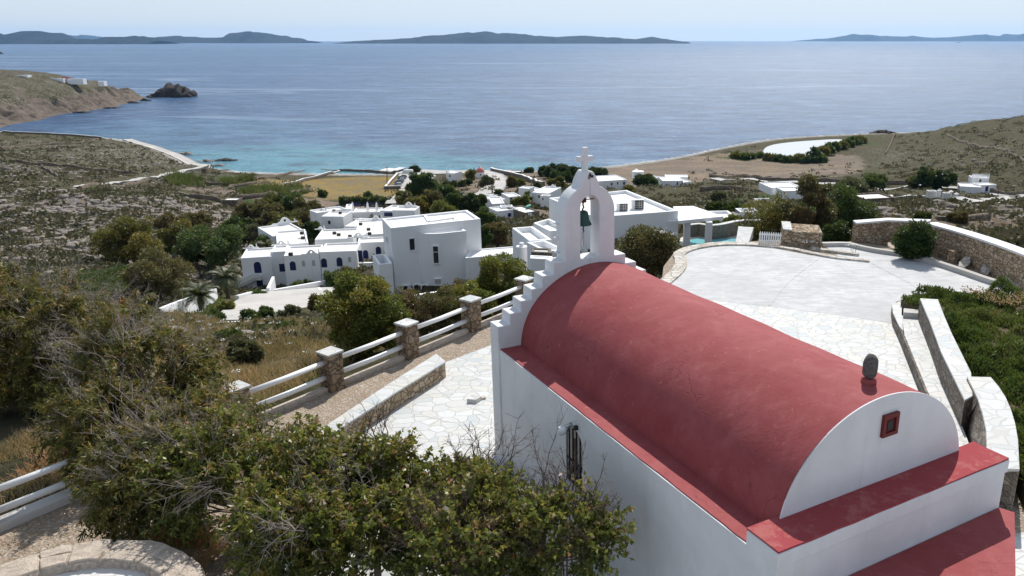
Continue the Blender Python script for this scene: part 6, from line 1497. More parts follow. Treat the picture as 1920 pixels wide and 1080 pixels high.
tp('dry_shrub', 325, 440, 402, 60, 'leaf_rust', 'brownish grey shrub behind the dark olive tree', 2600, group=G1)
tp('dry_shrub', 372, 432, 400, 52, 'leaf_rust', 'brownish shrub behind the broad green tree, left one', 2400, group=G1)
tp('dark_bush', 463, 443, 410, 34, 'leaf_dark', 'small dark bush left of the tree belt behind the hotel', 1900, group=G1)
G2 = 'tree belt behind the hotel'
for i, (px, bs, tpy, w, mt, lb) in enumerate([
    (495,425,372,58,'leaf_brown','brownish tree at the left end of the belt behind the hotel'),(522,418,366,60,'leaf_olive','olive tree second from the left in the belt behind the hotel'),(552,420,364,62,'leaf_green','greenest tree in the belt behind the hotel'),
    (580,424,370,50,'leaf_brown','brown green tree of the belt standing just left of the rear hotel wing'),(508,446,394,56,'leaf_brown','lower brown tree in front of the belt, left of the wavy hotel parapet'),(540,450,402,58,'leaf_olive','lower olive tree in front of the belt, right above the wavy hotel parapet'),
    (574,438,398,44,'leaf_brown','small brown tree between the belt and the rear hotel wing'),(470,425,380,54,'leaf_rust','rusty grey tree left of the belt behind the hotel'),(487,462,420,44,'leaf_grey','grey green bush at the left corner of the hotel roofs'),(588,452,420,26,'leaf_dark','dark bush squeezed between two hotel roofs')]):
    tp('belt_tree', px, bs, tpy, w, mt, lb, 3600, group=G2)
tp('grey_shrub', 497, 478, 440, 40, 'leaf_green', 'green bush just left of the hotel wing with the wavy parapet', 2600, Y=150)
G3 = 'tree cluster beyond the bowed house'
for px, bs, tpy, w, mt, lb, nn in [
    (798,385,326,64,'leaf_green','tallest green tree of the cluster, standing by the car park',6500),(770,402,362,44,'leaf_brown','brown green tree at the left foot of the cluster by the car park',3200),(842,405,350,48,'leaf_green','green tree at the right of the cluster beyond the bowed house',4200),
    (812,405,360,48,'leaf_brown','brownish tree in the middle of the cluster beyond the bowed house',3800),(785,408,372,40,'leaf_olive','olive tree low in the cluster just above the bowed house roof',3000),(832,412,378,40,'leaf_yellow','yellowish green tree low in the cluster above the bowed house roof',1600),
    (893,402,364,52,'leaf_dark','dark round tree touching the left village house',4400),(906,438,392,44,'leaf_green','green tree just right of the bowed house',3800),(932,456,416,42,'leaf_rust','rusty brown bush right of the bowed house',3000),(908,462,424,26,'leaf_dark','dark narrow bush against the right wall of the bowed house',2200)]:
    tp('cluster_tree', px, bs, tpy, w, mt, lb, nn, group=G3, Y=92 if px in (932,) else (88 if px == 908 else (110 if px == 906 else None)))
tp('round_tree', 776, 328, 311, 17, 'leaf_dark', 'small dark round tree beside the white van at the beach', 1200, Y=402)
tp('dark_bush', 751, 375, 361, 18, 'leaf_olive', 'round olive bush at the corner of the car park lane', 900)
tp('dark_bush', 606, 371, 358, 12, 'leaf_green', 'solitary green bush in the golden field, left one', 600); tp('dark_bush', 690, 370, 361, 11, 'leaf_green', 'solitary green bush in the golden field, right one', 500)
for i in range(9):
    tp('hedge_shrub', 645 + i * 9.5, 384, 371 + (i % 3), 17, ('leaf_green', 'leaf_grey')[i % 2], ['first','second','third','fourth','fifth','sixth','seventh','eighth','ninth'][i] + ' green shrub from the left in the hedge between hotel and golden field', 700, group='hedge behind the hotel')
tp('garden_bush', 912, 352, 333, 22, 'leaf_grey', 'pale grey green bush in front of the red domed chapel', 1300); tp('garden_bush', 884, 330, 319, 16, 'leaf_olive', 'olive bush left of the red domed chapel', 900, Y=372)
for px, bs, w in [(836,362,10),(851,352,12),(866,350,10),(878,347,14),(838,353,9),(1008,356,10)]:
    tp('garden_bush', px, bs, bs - 9, w, 'leaf_dark', {836:'low dark bush at the tree cluster edge below the white shore house',851:'low dark bush second along the dry ground below the shore house',866:'low dark bush in the middle of the dry ground by the beach lane',878:'largest low dark bush on the dry ground below the red dome',838:'tiny dark bush directly below the white shore house',1008:'low dark bush behind the large village house'}[px], 500, group='low bushes below the shore houses')
tp('garden_bush', 974, 350, 338, 18, 'leaf_yellow', 'yellow green bush beside the long beach lane wall', 900); tp('garden_bush', 960, 352, 336, 20, 'leaf_rust', 'dusky tree beside the palms at the beach lane', 1200)
tp('garden_bush', 934, 366, 358, 12, 'leaf_dark', 'round dark bush right of the lone palm at the beach lane', 500)
tp('garden_bush', 990, 372, 360, 14, 'leaf_green', 'green bush between the two taller village houses', 700, Y=212)
for i in range(5): tp('garden_bush', 963 + i * 6, 383 - i * 2.0, 374 - i * 2.2, 9, 'leaf_yellow', ['first','second','third','fourth','fifth'][i] + ' light green bush from the left in the village garden row', 350, group='garden row in the village', Y=196)
G4 = 'dark grove by the shore'
for i, (px, bs, tpy, w) in enumerate([(1019,331,314,13),(1030,334,316,20),(1044,332,310,24),(1058,334,309,24),(1072,337,316,22),(1086,338,316,22),(1112,333,317,22),(1126,334,318,20),(1044,340,323,22),(1062,342,324,24),(993,324,318,13),(1100,338,318,20)]):
    tp('grove_tree', px, bs, tpy, w, 'leaf_dark', ['tree at the left front of the dark shore grove','second tree from the left along the shore grove','tallest rounded tree of the dark shore grove','tall grove tree just left of the cross','grove tree directly left of the cross stem','grove tree hidden by the cross','grove tree first to the right of the cross, upper','last small grove tree right of the cross by the thin pole','lower front tree of the shore grove, left','lower front tree of the shore grove, right','lone dark bush left of the shore grove','lowest grove tree right of the cross'][i], 1300, group=G4)
tp('dark_bush', 1046, 354, 336, 32, 'leaf_olive', 'olive bush behind the large village house', 1500); tp('dark_bush', 1070, 362, 350, 18, 'leaf_green', 'small green bush right of the large village house', 800)
tp('round_tree', 1207, 351, 326, 32, 'leaf_dark', 'dark round tree in front of the round white house', 2600, Y=322); tp('round_tree', 1221, 350, 333, 22, 'leaf_green', 'smaller round tree right of the dark round tree by the round white house', 1400, Y=320)
tp('dark_bush', 1180, 364, 350, 18, 'leaf_olive', 'olive bush at the foot of the spired chimney', 700)
G5 = 'shrubs around the lagoon'
for i, (px, bs, tpy, w) in enumerate([(1380,298,288,14),(1394,299,289,14),(1408,299,290,12),(1443,302,290,16),(1458,304,292,15),(1475,305,292,16),(1497,306,291,16),(1512,306,293,16),(1527,304,278,17),(1541,300,274,18),(1550,292,274,18),(1562,284,268,18),(1575,280,266,18),(1588,276,263,18),(1601,272,259,18),(1612,268,255,18),(1536,306,292,18),(1425,297,289,12)]):
    tp('lagoon_shrub', px, bs, tpy + 2, w * 1.3, 'leaf_green' if i % 3 else 'leaf_olive', ['first','second','third','fifth','sixth','seventh','eighth','ninth','tenth','twelfth','thirteenth','fourteenth','fifteenth','sixteenth','seventeenth','eighteenth','eleventh','fourth'][i] + ' green shrub from the left in the belt around the lagoon', 1000, group=G5)
pole(1547, 266, 282, 470, 'leaning dead trunk rising over the lagoon', .2, False, 'dead_tree')
G6 = 'tree group behind the gate'
tp('eucalyptus_tree', 1446, 464, 357, 118, 'leaf_olive', 'rusty green tree left of the group behind the white gate', 9000, Y=58, group=G6, K=40)
tp('reddish_tree', 1512, 470, 334, 78, 'leaf_rust', 'tall reddish brown tree in the middle of the group behind the stone wall piece', 9000, Y=56, group=G6, K=36, trunk=.2)
tp('eucalyptus_tree', 1562, 468, 352, 112, 'leaf_green', 'green tree right of the tall reddish tree', 9000, Y=60, group=G6, K=40)
tp('eucalyptus_tree', 1486, 470, 376, 90, 'leaf_green', 'green tree directly behind the stone wall piece', 5500, Y=58, group=G6)
tp('round_bush', 1572, 462, 416, 60, 'leaf_dark', 'dark green rounded bush left end of the long stone wall', 9000, Y=33.2, group=G6, K=50, trunk=.1, ll=.10)
tp('round_bush', 1714, 487, 414, 80, 'leaf_dark', 'clipped round dark green bush in front of the stone wall corner', 26000, Y=29.2, K=90, trunk=.05, ll=.075, low=-.95)
for px, bs, tpy, w, mt, lb, Yy in [(1592,368,338,60,'leaf_grey','grey green tree beyond the tree group, left of the greener one',None),(1636,366,328,52,'leaf_green','broad green tree behind the flat grey house',None),(1733,356,322,44,'leaf_dark','dark tree in the clump left of the crenellated house, left part',None),(1765,356,322,42,'leaf_dark','dark tree in the clump left of the crenellated house, right part',None),(1712,352,336,24,'leaf_rust','low reddish tree left of the dark clump',None),
    (1346,378,362,30,'leaf_grey','grey green bush line below the field behind the pergola',None),(1352,402,378,44,'leaf_dark','dark blue green bush behind the white annex by the pergola',104),(1376,395,380,34,'leaf_green','green bush behind the white annexes',108),(1395,396,382,30,'leaf_yellow','light yellow green bush behind the right annex',110)]:
    tp('field_tree', px, bs, tpy, w, mt, lb, 2600, Y=Yy)
for i, (px, bs, tpy, w) in enumerate([(1318,434,412,24),(1345,434,408,26),(1372,432,404,30),(1398,430,408,26),(1300,438,420,18),(1420,430,404,26)]):
    tp('oleander_bush', px, bs, tpy, w, 'leaf_green' if i % 2 else 'leaf_yellow', ['second','fourth','fifth','sixth','first','seventh'][i] + ' light green bush from the left behind the pool wall', 1600, Y=84, group='bushes behind the pool wall')
tp('dark_bush', 1728, 414, 402, 24, 'leaf_dark', 'dark mound of scrub beyond the corner of the stone wall, left one', 1500); tp('dark_bush', 1797, 419, 403, 34, 'leaf_rust', 'dark mound of scrub beyond the stone wall, right one', 2000)
# shrub between gable and concrete yard
tp('tall_shrub', 1222, 505, 408, 118, 'leaf_brown', 'tall olive brown shrub between the bell gable and the concrete yard', 24000, Y=33.5, K=60, trunk=.15, ll=.10, lean=(.0, 0))
# slope shrubs beyond the fence
G7 = 'shrubs on the slope beyond the fence'
tp('laurel_bush', 690, 700, 514, 140, 'leaf_euc', 'large dark glossy bush beyond the fence between two stone posts', 30000, Y=23.4, K=62, trunk=.1, ll=.10, group=G7)
tp('laurel_bush', 762, 650, 540, 120, 'leaf_rust', 'reddish twiggy shrub right behind the large dark bush', 15000, Y=26.5, K=44, trunk=.1, ll=.08, group=G7)
tp('laurel_bush', 830, 640, 545, 110, 'leaf_brown', 'brown green shrub behind the middle fence posts', 14000, Y=27.5, K=44, trunk=.1, ll=.085, group=G7)
tp('laurel_bush', 885, 620, 528, 90, 'leaf_euc', 'green shrub under the air conditioners of the bowed house', 14000, Y=30, K=44, trunk=.1, ll=.09, group=G7)
tp('laurel_bush', 942, 590, 480, 112, 'leaf_euc', 'green and rust shrub left of the chapel gable steps', 20000, Y=32, K=50, trunk=.1, ll=.10, group=G7)
tp('laurel_bush', 865, 590, 520, 60, 'leaf_rust', 'small russet shrub in front of the bowed house', 7000, Y=34, group=G7, ll=.09)
for px, bs, tpy, w, mt, lb, Yy, nn in [(470,607,582,34,'leaf_green','green flowering bush at the near edge of the lower road, leftmost',68,2600),(500,604,576,30,'leaf_green','green flowering bush at the near edge of the lower road, second from left',69,2600),(545,600,574,36,'leaf_grey','green flowering bush at the near edge of the lower road, third from left',69,2600),(598,592,556,34,'leaf_rust','pink flowering oleander right of the lower road',70,2400),
    (390,612,586,60,'leaf_green','low green bush left of the lower road',66,3600),(425,586,562,28,'leaf_yellow','light bush on the verge left of the lower road',84,1400),
    (482,560,545,30,'leaf_green','flower bush under the hotel stair',108,1500),(560,540,525,30,'leaf_green','flower bush below the front hotel wing, left',124,1500),(585,538,520,26,'leaf_dark','dark flower bush below the front hotel wing, middle',124,1500),(632,528,508,44,'leaf_green','flower bush below the front hotel wing, right',122,2200),
    (660,560,508,60,'leaf_brown','brownish bush left of the bowed house wall',76,5000),(430,650,620,50,'leaf_green','green scrub mound on the slope left of the fence',34,4000),(540,628,606,44,'leaf_green','green bush on the dry grass slope',36,3500),(465,690,640,60,'leaf_grey','grey green bush on the dry slope behind the fence',26.5,5000),(190,590,548,50,'leaf_grey','grey green tuft below the bright green patch',60,2500)]:
    tp('slope_bush', px, bs, tpy, w, mt, lb, nn, Y=Yy, trunk=.1)
def palm(px, base, top, w, label, Y=None, seed=0, nf=34, group='palms'):
    b = T(px, base) if Y is None else PYd(px, base, Y); b[2] = min(b[2], H(b[0], b[1]) + .1) if Y else b[2]
    k = depth_of(b) / F; rng = np.random.default_rng(900 + seed); o = empty('palm_tree', b, label, 'palm', group)
    zt = PYd(px, top, b[1])[2]; R = w * k / 2; h = max(.6, (zt - b[2]) - R * .55)
    m = MB(); m.tube([b - [0, 0, .5], b + [.05, 0, h * .5], b + [0, 0, h]], [.32, .26, .30], 9); m.build('trunk', M['bark'], o)
    C0 = b + [0, 0, h]; qs = []; segs = 9
    for f in range(nf):
        az = 2 * pi * f / nf + rng.uniform(-.15, .15); el = rng.uniform(-.1, 1.25); Lf = R * rng.uniform(.9, 1.15); pts_ = []
        for i in range(segs + 1):
            t = i / segs; e2 = el - 1.5 * t * t * (.6 + .5 * cos(el)); 
            step_ = np.array([cos(az) * cos(e2), sin(az) * cos(e2), sin(e2)]) * Lf / segs; pts_.append((pts_[-1] + step_) if pts_ else C0.copy())
        for i in range(segs):
            a, c2 = pts_[i], pts_[i + 1]; tdir = (c2 - a) / np.linalg.norm(c2 - a); side = np.cross(tdir, [0, 0, 1]); side /= np.linalg.norm(side) + 1e-9
            wl_2 = R * .22 * (1 - .75 * abs(i / segs - .35)); 
            for sgn in (-1, 1):
                for j in range(2):
                    base_ = a + (c2 - a) * (j * .5); tip = base_ + side * sgn * wl_2 + tdir * wl_2 * .6 - np.array([0, 0, wl_2 * .35]); wv = tdir * wl_2 * .16
                    qs.append([base_ - wv, base_ + wv, tip + wv * .2, tip - wv * .2])
    V = np.array(qs).reshape(-1, 3); npmesh('fronds', V, np.arange(len(V)).reshape(-1, 4), M['palm'], {'tint': ('FACE', rng.uniform(0, 1, len(V) // 4))}, parent=o); return o
palm(378, 585, 535, 78, 'wide low palm left of the lower road', 78, 1); palm(428, 560, 500, 72, 'wide palm at the left corner of the hotel stair', 104, 2); palm(500, 475, 452, 42, 'palm at the left end of the hotel roofs', 140, 3)
palm(923, 368, 347, 17, 'lone palm on the beach lane with thin trunk', None, 4, 20); palm(881, 330, 318, 13, 'tiny palm left of the red domed chapel', 375, 5, 14); palm(955, 352, 333, 17, 'palm at the right side of the beach lane', None, 6, 18)
palm(866, 384, 358, 24, 'palm between the tree cluster and the village, left of a pair', None, 7, 20); palm(878, 388, 362, 24, 'palm between the tree cluster and the village, right of a pair', None, 8, 20); palm(895, 368, 358, 14, 'small palm behind the dark round tree by the village', None, 9, 14)

# ---------------------------------------------------------------- scrub, rocks and grasses on the slopes
rng = np.random.default_rng(77)
def sample_wedge(n, u0, u1, Y0, Y1, dens=None):
    out = []
    tot = 0
    while tot < n:
        u = rng.uniform(u0, u1, n * 2); Y = np.exp(rng.uniform(math.log(Y0), math.log(Y1), n * 2)); X = u * Y
        k = np.ones(len(X), bool)
        if dens is not None: k = rng.uniform(0, 1, len(X)) < dens(X, Y)
        out.append(np.stack([X[k], Y[k]], 1)); tot += k.sum()
    return np.concatenate(out)[:n]
bld_boxes = []
for o_ in bpy.data.objects:
    if o_.type == 'MESH' and o_.name.split('.')[0] in ('wall', 'wing', 'low_wing', 'bow_front', 'drum', 'pool_deck', 'lower_road', 'car_park', 'coast_road', 'side_road', 'beach_lane', 'hotel_lane', 'field_track', 'villa_lane', 'quay', 'lagoon') and o_.name != 'wall':
        off = world_loc(o_); co = np.array([v.co[:] for v in o_.data.vertices])[:, :2] + np.array(off)[:2]
        bld_boxes.append(co)
def road_mask(X, Y):
    bad = np.zeros(X.shape, bool)
    for co in bld_boxes:
        if len(co) > 60:
            for c_ in co[::5]: bad |= (np.abs(X - c_[0]) < 4.2) & (np.abs(Y - c_[1]) < 4.2)
        else: bad |= (X > co[:, 0].min() - .5) & (X < co[:, 0].max() + .5) & (Y > co[:, 1].min() - .5) & (Y < co[:, 1].max() + .5)
    bad |= in_poly(X, Y, [p[:2] for p in ROADP]); bad |= in_poly(X, Y, [t[:2] for t in TERR]); return bad
GOLD = [T(x, y)[:2] for x, y in [(560,372),(640,326),(745,331),(715,358),(740,368),(640,384)]]
GPATCH = [T(x, y)[:2] for x, y in [(135,540),(150,518),(200,506),(262,502),(258,520),(240,548),(180,560),(140,558)]]
def dens_scrub(X, Y):
    d_ = np.clip(.5 + .35 * vnoise(X, Y, 14, 1) + .3 * vnoise(X, Y, 4, 0), .06, 1)
    flat_right = (X > 15) & (Y > 300) & (X < .37 * Y); d_ = np.where(flat_right, d_ * .30, d_); d_ = np.where(in_poly(X, Y, GOLD), d_ * .04, d_)
    z = height0(X, Y); return np.where((z < SEA + 1.2) | road_mask(X, Y) | in_poly(X, Y, GPATCH), 0, d_)
S = sample_wedge(23000, -1.12, .74, 30, 560, dens_scrub); Z = height(S[:, 0], S[:, 1])
# each scrub cushion is a small dome of leaf faces
nq = 16; sz_ = rng.uniform(.35, 1.0, len(S)) * np.clip(S[:, 1] / 90, .55, 1.7); u_ = rng.normal(size=(len(S), nq, 3)); u_ /= np.linalg.norm(u_, axis=2)[..., None]; u_[..., 2] = np.abs(u_[..., 2])
C = np.stack([S[:, 0], S[:, 1], Z - .05], 1)[:, None] + u_ * sz_[:, None, None] * np.array([1, 1, .62]) * rng.uniform(.55, 1, (len(S), nq, 1))
V, Fq = leaf_quads(C.reshape(-1, 3), (u_ + rng.normal(size=u_.shape) * .6).reshape(-1, 3), 1., 1., rng, .2)
V = V.reshape(-1, 4, 3); cen = C.reshape(-1, 1, 3); V = (cen + (V - cen) * np.repeat(sz_, nq)[:, None, None] * .55).reshape(-1, 3)
tint = np.clip(np.repeat(rng.uniform(0, 1, len(S)), nq) * .75 + rng.uniform(-.1, .25, len(S) * nq), 0, 1)
tag(npmesh('hillside_scrub', V, Fq, M['scrub'], {'tint': ('FACE', tint)}), 'low olive scrub cushions covering the hillsides', 'scrub', kind='stuff')
# boulders: the largest ones as things, the rest as rubble
variants = []
for k in range(7):
    me = rock_mesh(200 + k, 3, .55, .30); me.materials.append(M['rock']); variants.append(me)
def dens_rock(X, Y):
    d_ = np.zeros(X.shape)
    for px, py, sx, sy, w in [(80,430,40,35,1.),(170,450,22,20,1.),(30,470,20,16,.8),(300,395,30,30,.8),(370,390,30,25,.7),(250,375,45,30,.6),(60,320,90,40,.35),(220,300,90,40,.35),(120,360,60,30,.4),(1850,300,110,90,.12),(1680,400,40,20,.3),(1820,395,30,20,.4),(1880,250,80,60,.15)]:
        c_ = T(px, py); d_ += w * np.exp(-(((X - c_[0]) / sx) ** 2 + ((Y - c_[1]) / sy) ** 2))
    z = height0(X, Y); return np.where((z < SEA + 1.2) | road_mask(X, Y), 0, np.clip(d_ * (.6 + .5 * vnoise(X, Y, 12, 2)), 0, 1))
S = sample_wedge(280, -.80, .62, 85, 330, dens_rock); Z = height(S[:, 0], S[:, 1])
for i in range(len(S)):
    o = bpy.data.objects.new('boulder', variants[i % 7]); s_ = float(rng.uniform(.4, 1.15)) * (1.0 + .25 * (S[i, 1] > 200)); o.scale = (s_ * rng.uniform(.8, 1.4), s_, s_ * rng.uniform(.55, 1.0)); o.rotation_euler = (0, 0, rng.uniform(0, 6.28)); o.location = (S[i, 0], S[i, 1], Z[i] + .08 * s_); col.objects.link(o)
    tag(o, 'grey lichened boulder lying among the scrub of the rocky hillside', 'boulder', 'boulders on the rocky hillside')
S = sample_wedge(5600, -.95, .68, 60, 520, dens_rock); Z = height(S[:, 0], S[:, 1])
base_v = np.array([v.co[:] for v in variants[0].vertices]); me2 = rock_mesh(333, 1, .6, .3); bv = np.array([v.co[:] for v in me2.vertices]); bf = np.array([p.vertices[:] for p in me2.polygons])
sc_ = rng.uniform(.18, .8, len(S)) * np.clip(S[:, 1] / 130, .8, 1.6); an = rng.uniform(0, 6.28, len(S)); jit = 1 + rng.uniform(-.22, .22, (len(S), len(bv), 1))
vx = bv[None] * jit * sc_[:, None, None]; vr = np.stack([vx[..., 0] * np.cos(an)[:, None] * 1.2 - vx[..., 1] * np.sin(an)[:, None], vx[..., 0] * np.sin(an)[:, None] * 1.2 + vx[..., 1] * np.cos(an)[:, None], vx[..., 2]], -1)
V = (vr + np.stack([S[:, 0], S[:, 1], Z], 1)[:, None]).reshape(-1, 3); Fq = (bf[None] + (np.arange(len(S)) * len(bv))[:, None, None]).reshape(-1, 3)
tag(npmesh('hillside_rubble', V, Fq, M['rock']), 'small pale stones strewn over the hillsides', 'rubble', kind='stuff')
for px, py, s_, lb in [(66,468,1.5,'largest grey boulder low in the rock field at the left edge'),(137,462,1.1,'rounded grey boulder right of the largest boulder'),(455,636,.55,'flat grey boulder on the dry grass slope behind the fence'),(320,628,.6,'pale boulder under the near kerb of the lower road')]:
    c_ = T(px, py); me = rock_mesh(int(px), 4, .5, .22); me.materials.append(M['rock']); o = bpy.data.objects.new('boulder', me); o.location = (c_[0], c_[1], c_[2] + .15 * s_); o.scale = (s_ * 1.3, s_, s_ * .9); col.objects.link(o); tag(o, lb, 'boulder')
# grasses: dry blades on the near slope
def grass(name, poly, n, hmin, hmax, mat, label, w=.012, zf=None, clump=1.4, spread=.5):
    q = scatter_poly(poly, int(n * 1.6), rng); k = rng.uniform(-.6, 1.6, len(q)) < vnoise(q[:, 0], q[:, 1], clump, 0) + .5; q = q[k][:n]
    k = ~in_poly(q[:, 0], q[:, 1], [t[:2] for t in TERR]) if zf is None else np.ones(len(q), bool); q = q[k]
    z = height(q[:, 0], q[:, 1]) if zf is None else np.full(len(q), zf); pos = np.stack([q[:, 0], q[:, 1], z], 1); D = rng.normal(size=pos.shape) * spread; D[:, 2] = 1
    Ls = rng.uniform(hmin, hmax, len(q)) * (1 + .4 * vnoise(q[:, 0], q[:, 1], 2.2, 1)); D = D / np.linalg.norm(D, axis=1)[:, None] * np.maximum(.05, Ls)[:, None]
    sd_ = np.cross(D, rng.normal(size=D.shape)); sd_ /= np.linalg.norm(sd_, axis=1)[:, None]; sd_ *= w
    V = np.stack([pos - sd_, pos + sd_, pos + D + sd_ * .5, pos + D - sd_ * .5], 1).reshape(-1, 3)
    tint = np.clip(.5 + .25 * vnoise(q[:, 0], q[:, 1], 1.7, 2) + rng.uniform(-.3, .3, len(q)), 0, 1)
    return tag(npmesh(name, V, np.arange(len(V)).reshape(-1, 4), M[mat], {'tint': ('FACE', tint)}), label, 'grass', kind='stuff')
slope1 = [PYd(x, y, Y)[:2] for x, y, Y in [(300,700,25),(250,620,40),(400,612,55),(640,605,48),(700,640,30),(760,640,26),(640,720,21.5),(430,800,17)]]
grass('dry_grass', slope1, 42000, .18, .55, 'grass_dry', 'dry straw coloured grass on the slope beyond the fence', .012)
grass('green_grass', slope1, 9000, .12, .4, 'grass_green', 'greener tufts among the dry grass beyond the fence', .014, clump=2.6)
left_g = [W(13.0, -10)[:2], W(16.2, -1.6)[:2], W(22, 0)[:2], W(21.5, -10)[:2]]
grass('dry_grass', left_g, 42000, .08, .30, 'grass_dry', 'dry straw grass behind the rails in the lower left corner', .008)
right_g = [P(1236,540,0)[:2], P(1256,520,0)[:2], P(1240,480,0)[:2] + np.array([0, 1.5]), P(1190,480,0)[:2] + np.array([-.5, 1.0]), P(1165,520,0)[:2]]
grass('dry_grass', [q - [.6, 0] for q in right_g], 7000, .2, .6, 'grass_dry', 'dry wild grass between the chapel gable and the stone edging of the yard', .012)
tuft = [np.array([-6.75, 8.15]) + np.array([x, y]) for x, y in [(-1.0, 2.6), (.6, 2.3), (.9, 3.2), (-.6, 3.6)]]
grass('dry_grass', tuft, 3500, .08, .2, 'grass_dry', 'small tuft of straw grass on the dirt above the stone tank', .005, zf=0, clump=.5, spread=.8)
gp = [T(x, y)[:2] for x, y in [(135,540),(150,518),(200,506),(262,502),(258,520),(240,548),(180,560),(140,558)]]
grass('green_patch', gp, 42000, .25, .6, 'leaf_green', 'bright green patch of low plants left of the round brown tree', .07, clump=6, spread=1.2)
verge = [T(x, y)[:2] for x, y in [(318,606),(352,582),(400,566),(425,560),(400,585),(375,602)]]
grass('green_verge', verge, 9000, .1, .3, 'grass_green', 'green verge between the white wall and the lower road', .05, clump=5)
for nm, pl, lb in [('reeds', [(385,352),(320,350),(310,338),(340,332),(385,340)], 'pale green reeds left of the golden field, nearest the side road'), ('reeds', [(400,345),(470,334),(480,340),(430,352)], 'narrow bed of reeds between two field walls'), ('reeds', [(440,372),(500,352),(560,352),(585,362),(540,368),(500,380)], 'large bed of reeds in front of the tree belt behind the hotel')]:
    pg_ = [T(x, y)[:2] for x, y in pl]; grass(nm, pg_, 6000, 1.0, 2.6, 'grass_green', lb, .12, clump=9, spread=.35)
# wild carrot flowers on the slope
q = scatter_poly(slope1, 90, rng); z = height(q[:, 0], q[:, 1]); fl_c = np.stack([q[:, 0], q[:, 1], z + rng.uniform(.45, .8, len(q))], 1); parts = []
for c_ in fl_c:
    n = 14; a = rng.uniform(0, 6.28, n); r_ = np.sqrt(rng.uniform(0, 1, n)) * .11; cc = c_ + np.stack([r_ * np.cos(a), r_ * np.sin(a), rng.uniform(-.01, .01, n)], 1); V, Fq = leaf_quads(cc, np.stack([np.cos(a), np.sin(a), a * 0 + .1], 1), .05, .05, rng, .05); parts.append((V, Fq))
V, Fq = merge(parts); tag(npmesh('wild_flowers', V, Fq, M['flower']), 'scattered white umbels of wild carrot on the slope', 'wildflowers', kind='stuff')
for cx, cy, Yp, r0, lb in [(1250, 488, 32.5, .5, 'spray of white flowers beside the tall shrub by the concrete yard'), (1524, 462, 30.8, .28, 'white flower heads in front of the square stone wall'), (1600, 476, 30.2, .25, 'thin flowering weed in the yard edging')]:
    c_ = PYd(cx, cy, Yp); o = empty('wild_carrot', (c_[0], c_[1], 0), lb, 'plant'); st = []; en = []; parts = []
    for j in range(9 if r0 > .3 else 5):
        e = c_ + rng.normal(size=3) * [r0 * .6, r0 * .4, r0 * .35]; e[2] = max(e[2], .3); st.append([c_[0], c_[1], -.3]); en.append(e); n = 16; a = rng.uniform(0, 6.28, n); r_ = np.sqrt(rng.uniform(0, 1, n)) * .09; cc = e + np.stack([r_ * np.cos(a), r_ * np.sin(a), 0 * a], 1); parts.append(leaf_quads(cc, np.stack([np.cos(a), np.sin(a), a * 0 + .1], 1), .045, .045, rng, .05))
    V, Fq, _ = limb_tubes(st, en, .008, .004, rng, 4, .1, 3); npmesh('stems', V, Fq, M['grass_green'], {'tint': ('FACE', np.full(len(Fq), .7))}, parent=o); V, Fq = merge(parts); tag(npmesh('flower_heads', V, Fq, M['flower'], parent=o), kind='stuff')
# ---------------------------------------------------------------- foreground eucalyptus and shrubs
def bare_twigs(rng, S, D, Ln, r=.006):
    """branching leafless twigs: main stem plus side shoots"""
    parts = []; S = np.asarray(S, float); D = D / np.linalg.norm(D, axis=1)[:, None]
    n = len(S); pts = [S]; dcur = D.copy(); seg = 6
    for i in range(seg):
        dcur = dcur + rng.normal(size=D.shape) * .16; dcur /= np.linalg.norm(dcur, axis=1)[:, None]; pts.append(pts[-1] + dcur * (Ln / seg)[:, None])
    for i in range(seg):
        parts.append(tube_segs(pts[i], pts[i + 1], np.full(n, r * (1 - i / seg * .7)), np.full(n, r * (1 - (i + 1) / seg * .7)), 3))
        if i >= 1:
            for q in range(2):
                dd = dcur * .8 + rng.normal(size=D.shape) * .55; dd /= np.linalg.norm(dd, axis=1)[:, None]; l2 = Ln * rng.uniform(.15, .42, n) * (1 - .08 * i)
                a = pts[i]; m1 = a + dd * (l2 * .5)[:, None]; dd2 = dd + rng.normal(size=D.shape) * .25; e1 = m1 + dd2 * (l2 * .5)[:, None]
                parts.append(tube_segs(a, m1, np.full(n, r * .5), np.full(n, r * .36), 3)); parts.append(tube_segs(m1, e1, np.full(n, r * .36), np.full(n, r * .2), 3))
                dd3 = dd + rng.normal(size=D.shape) * .6; parts.append(tube_segs(m1, m1 + dd3 * (l2 * .35)[:, None], np.full(n, r * .3), np.full(n, r * .18), 3))
    return merge(parts)
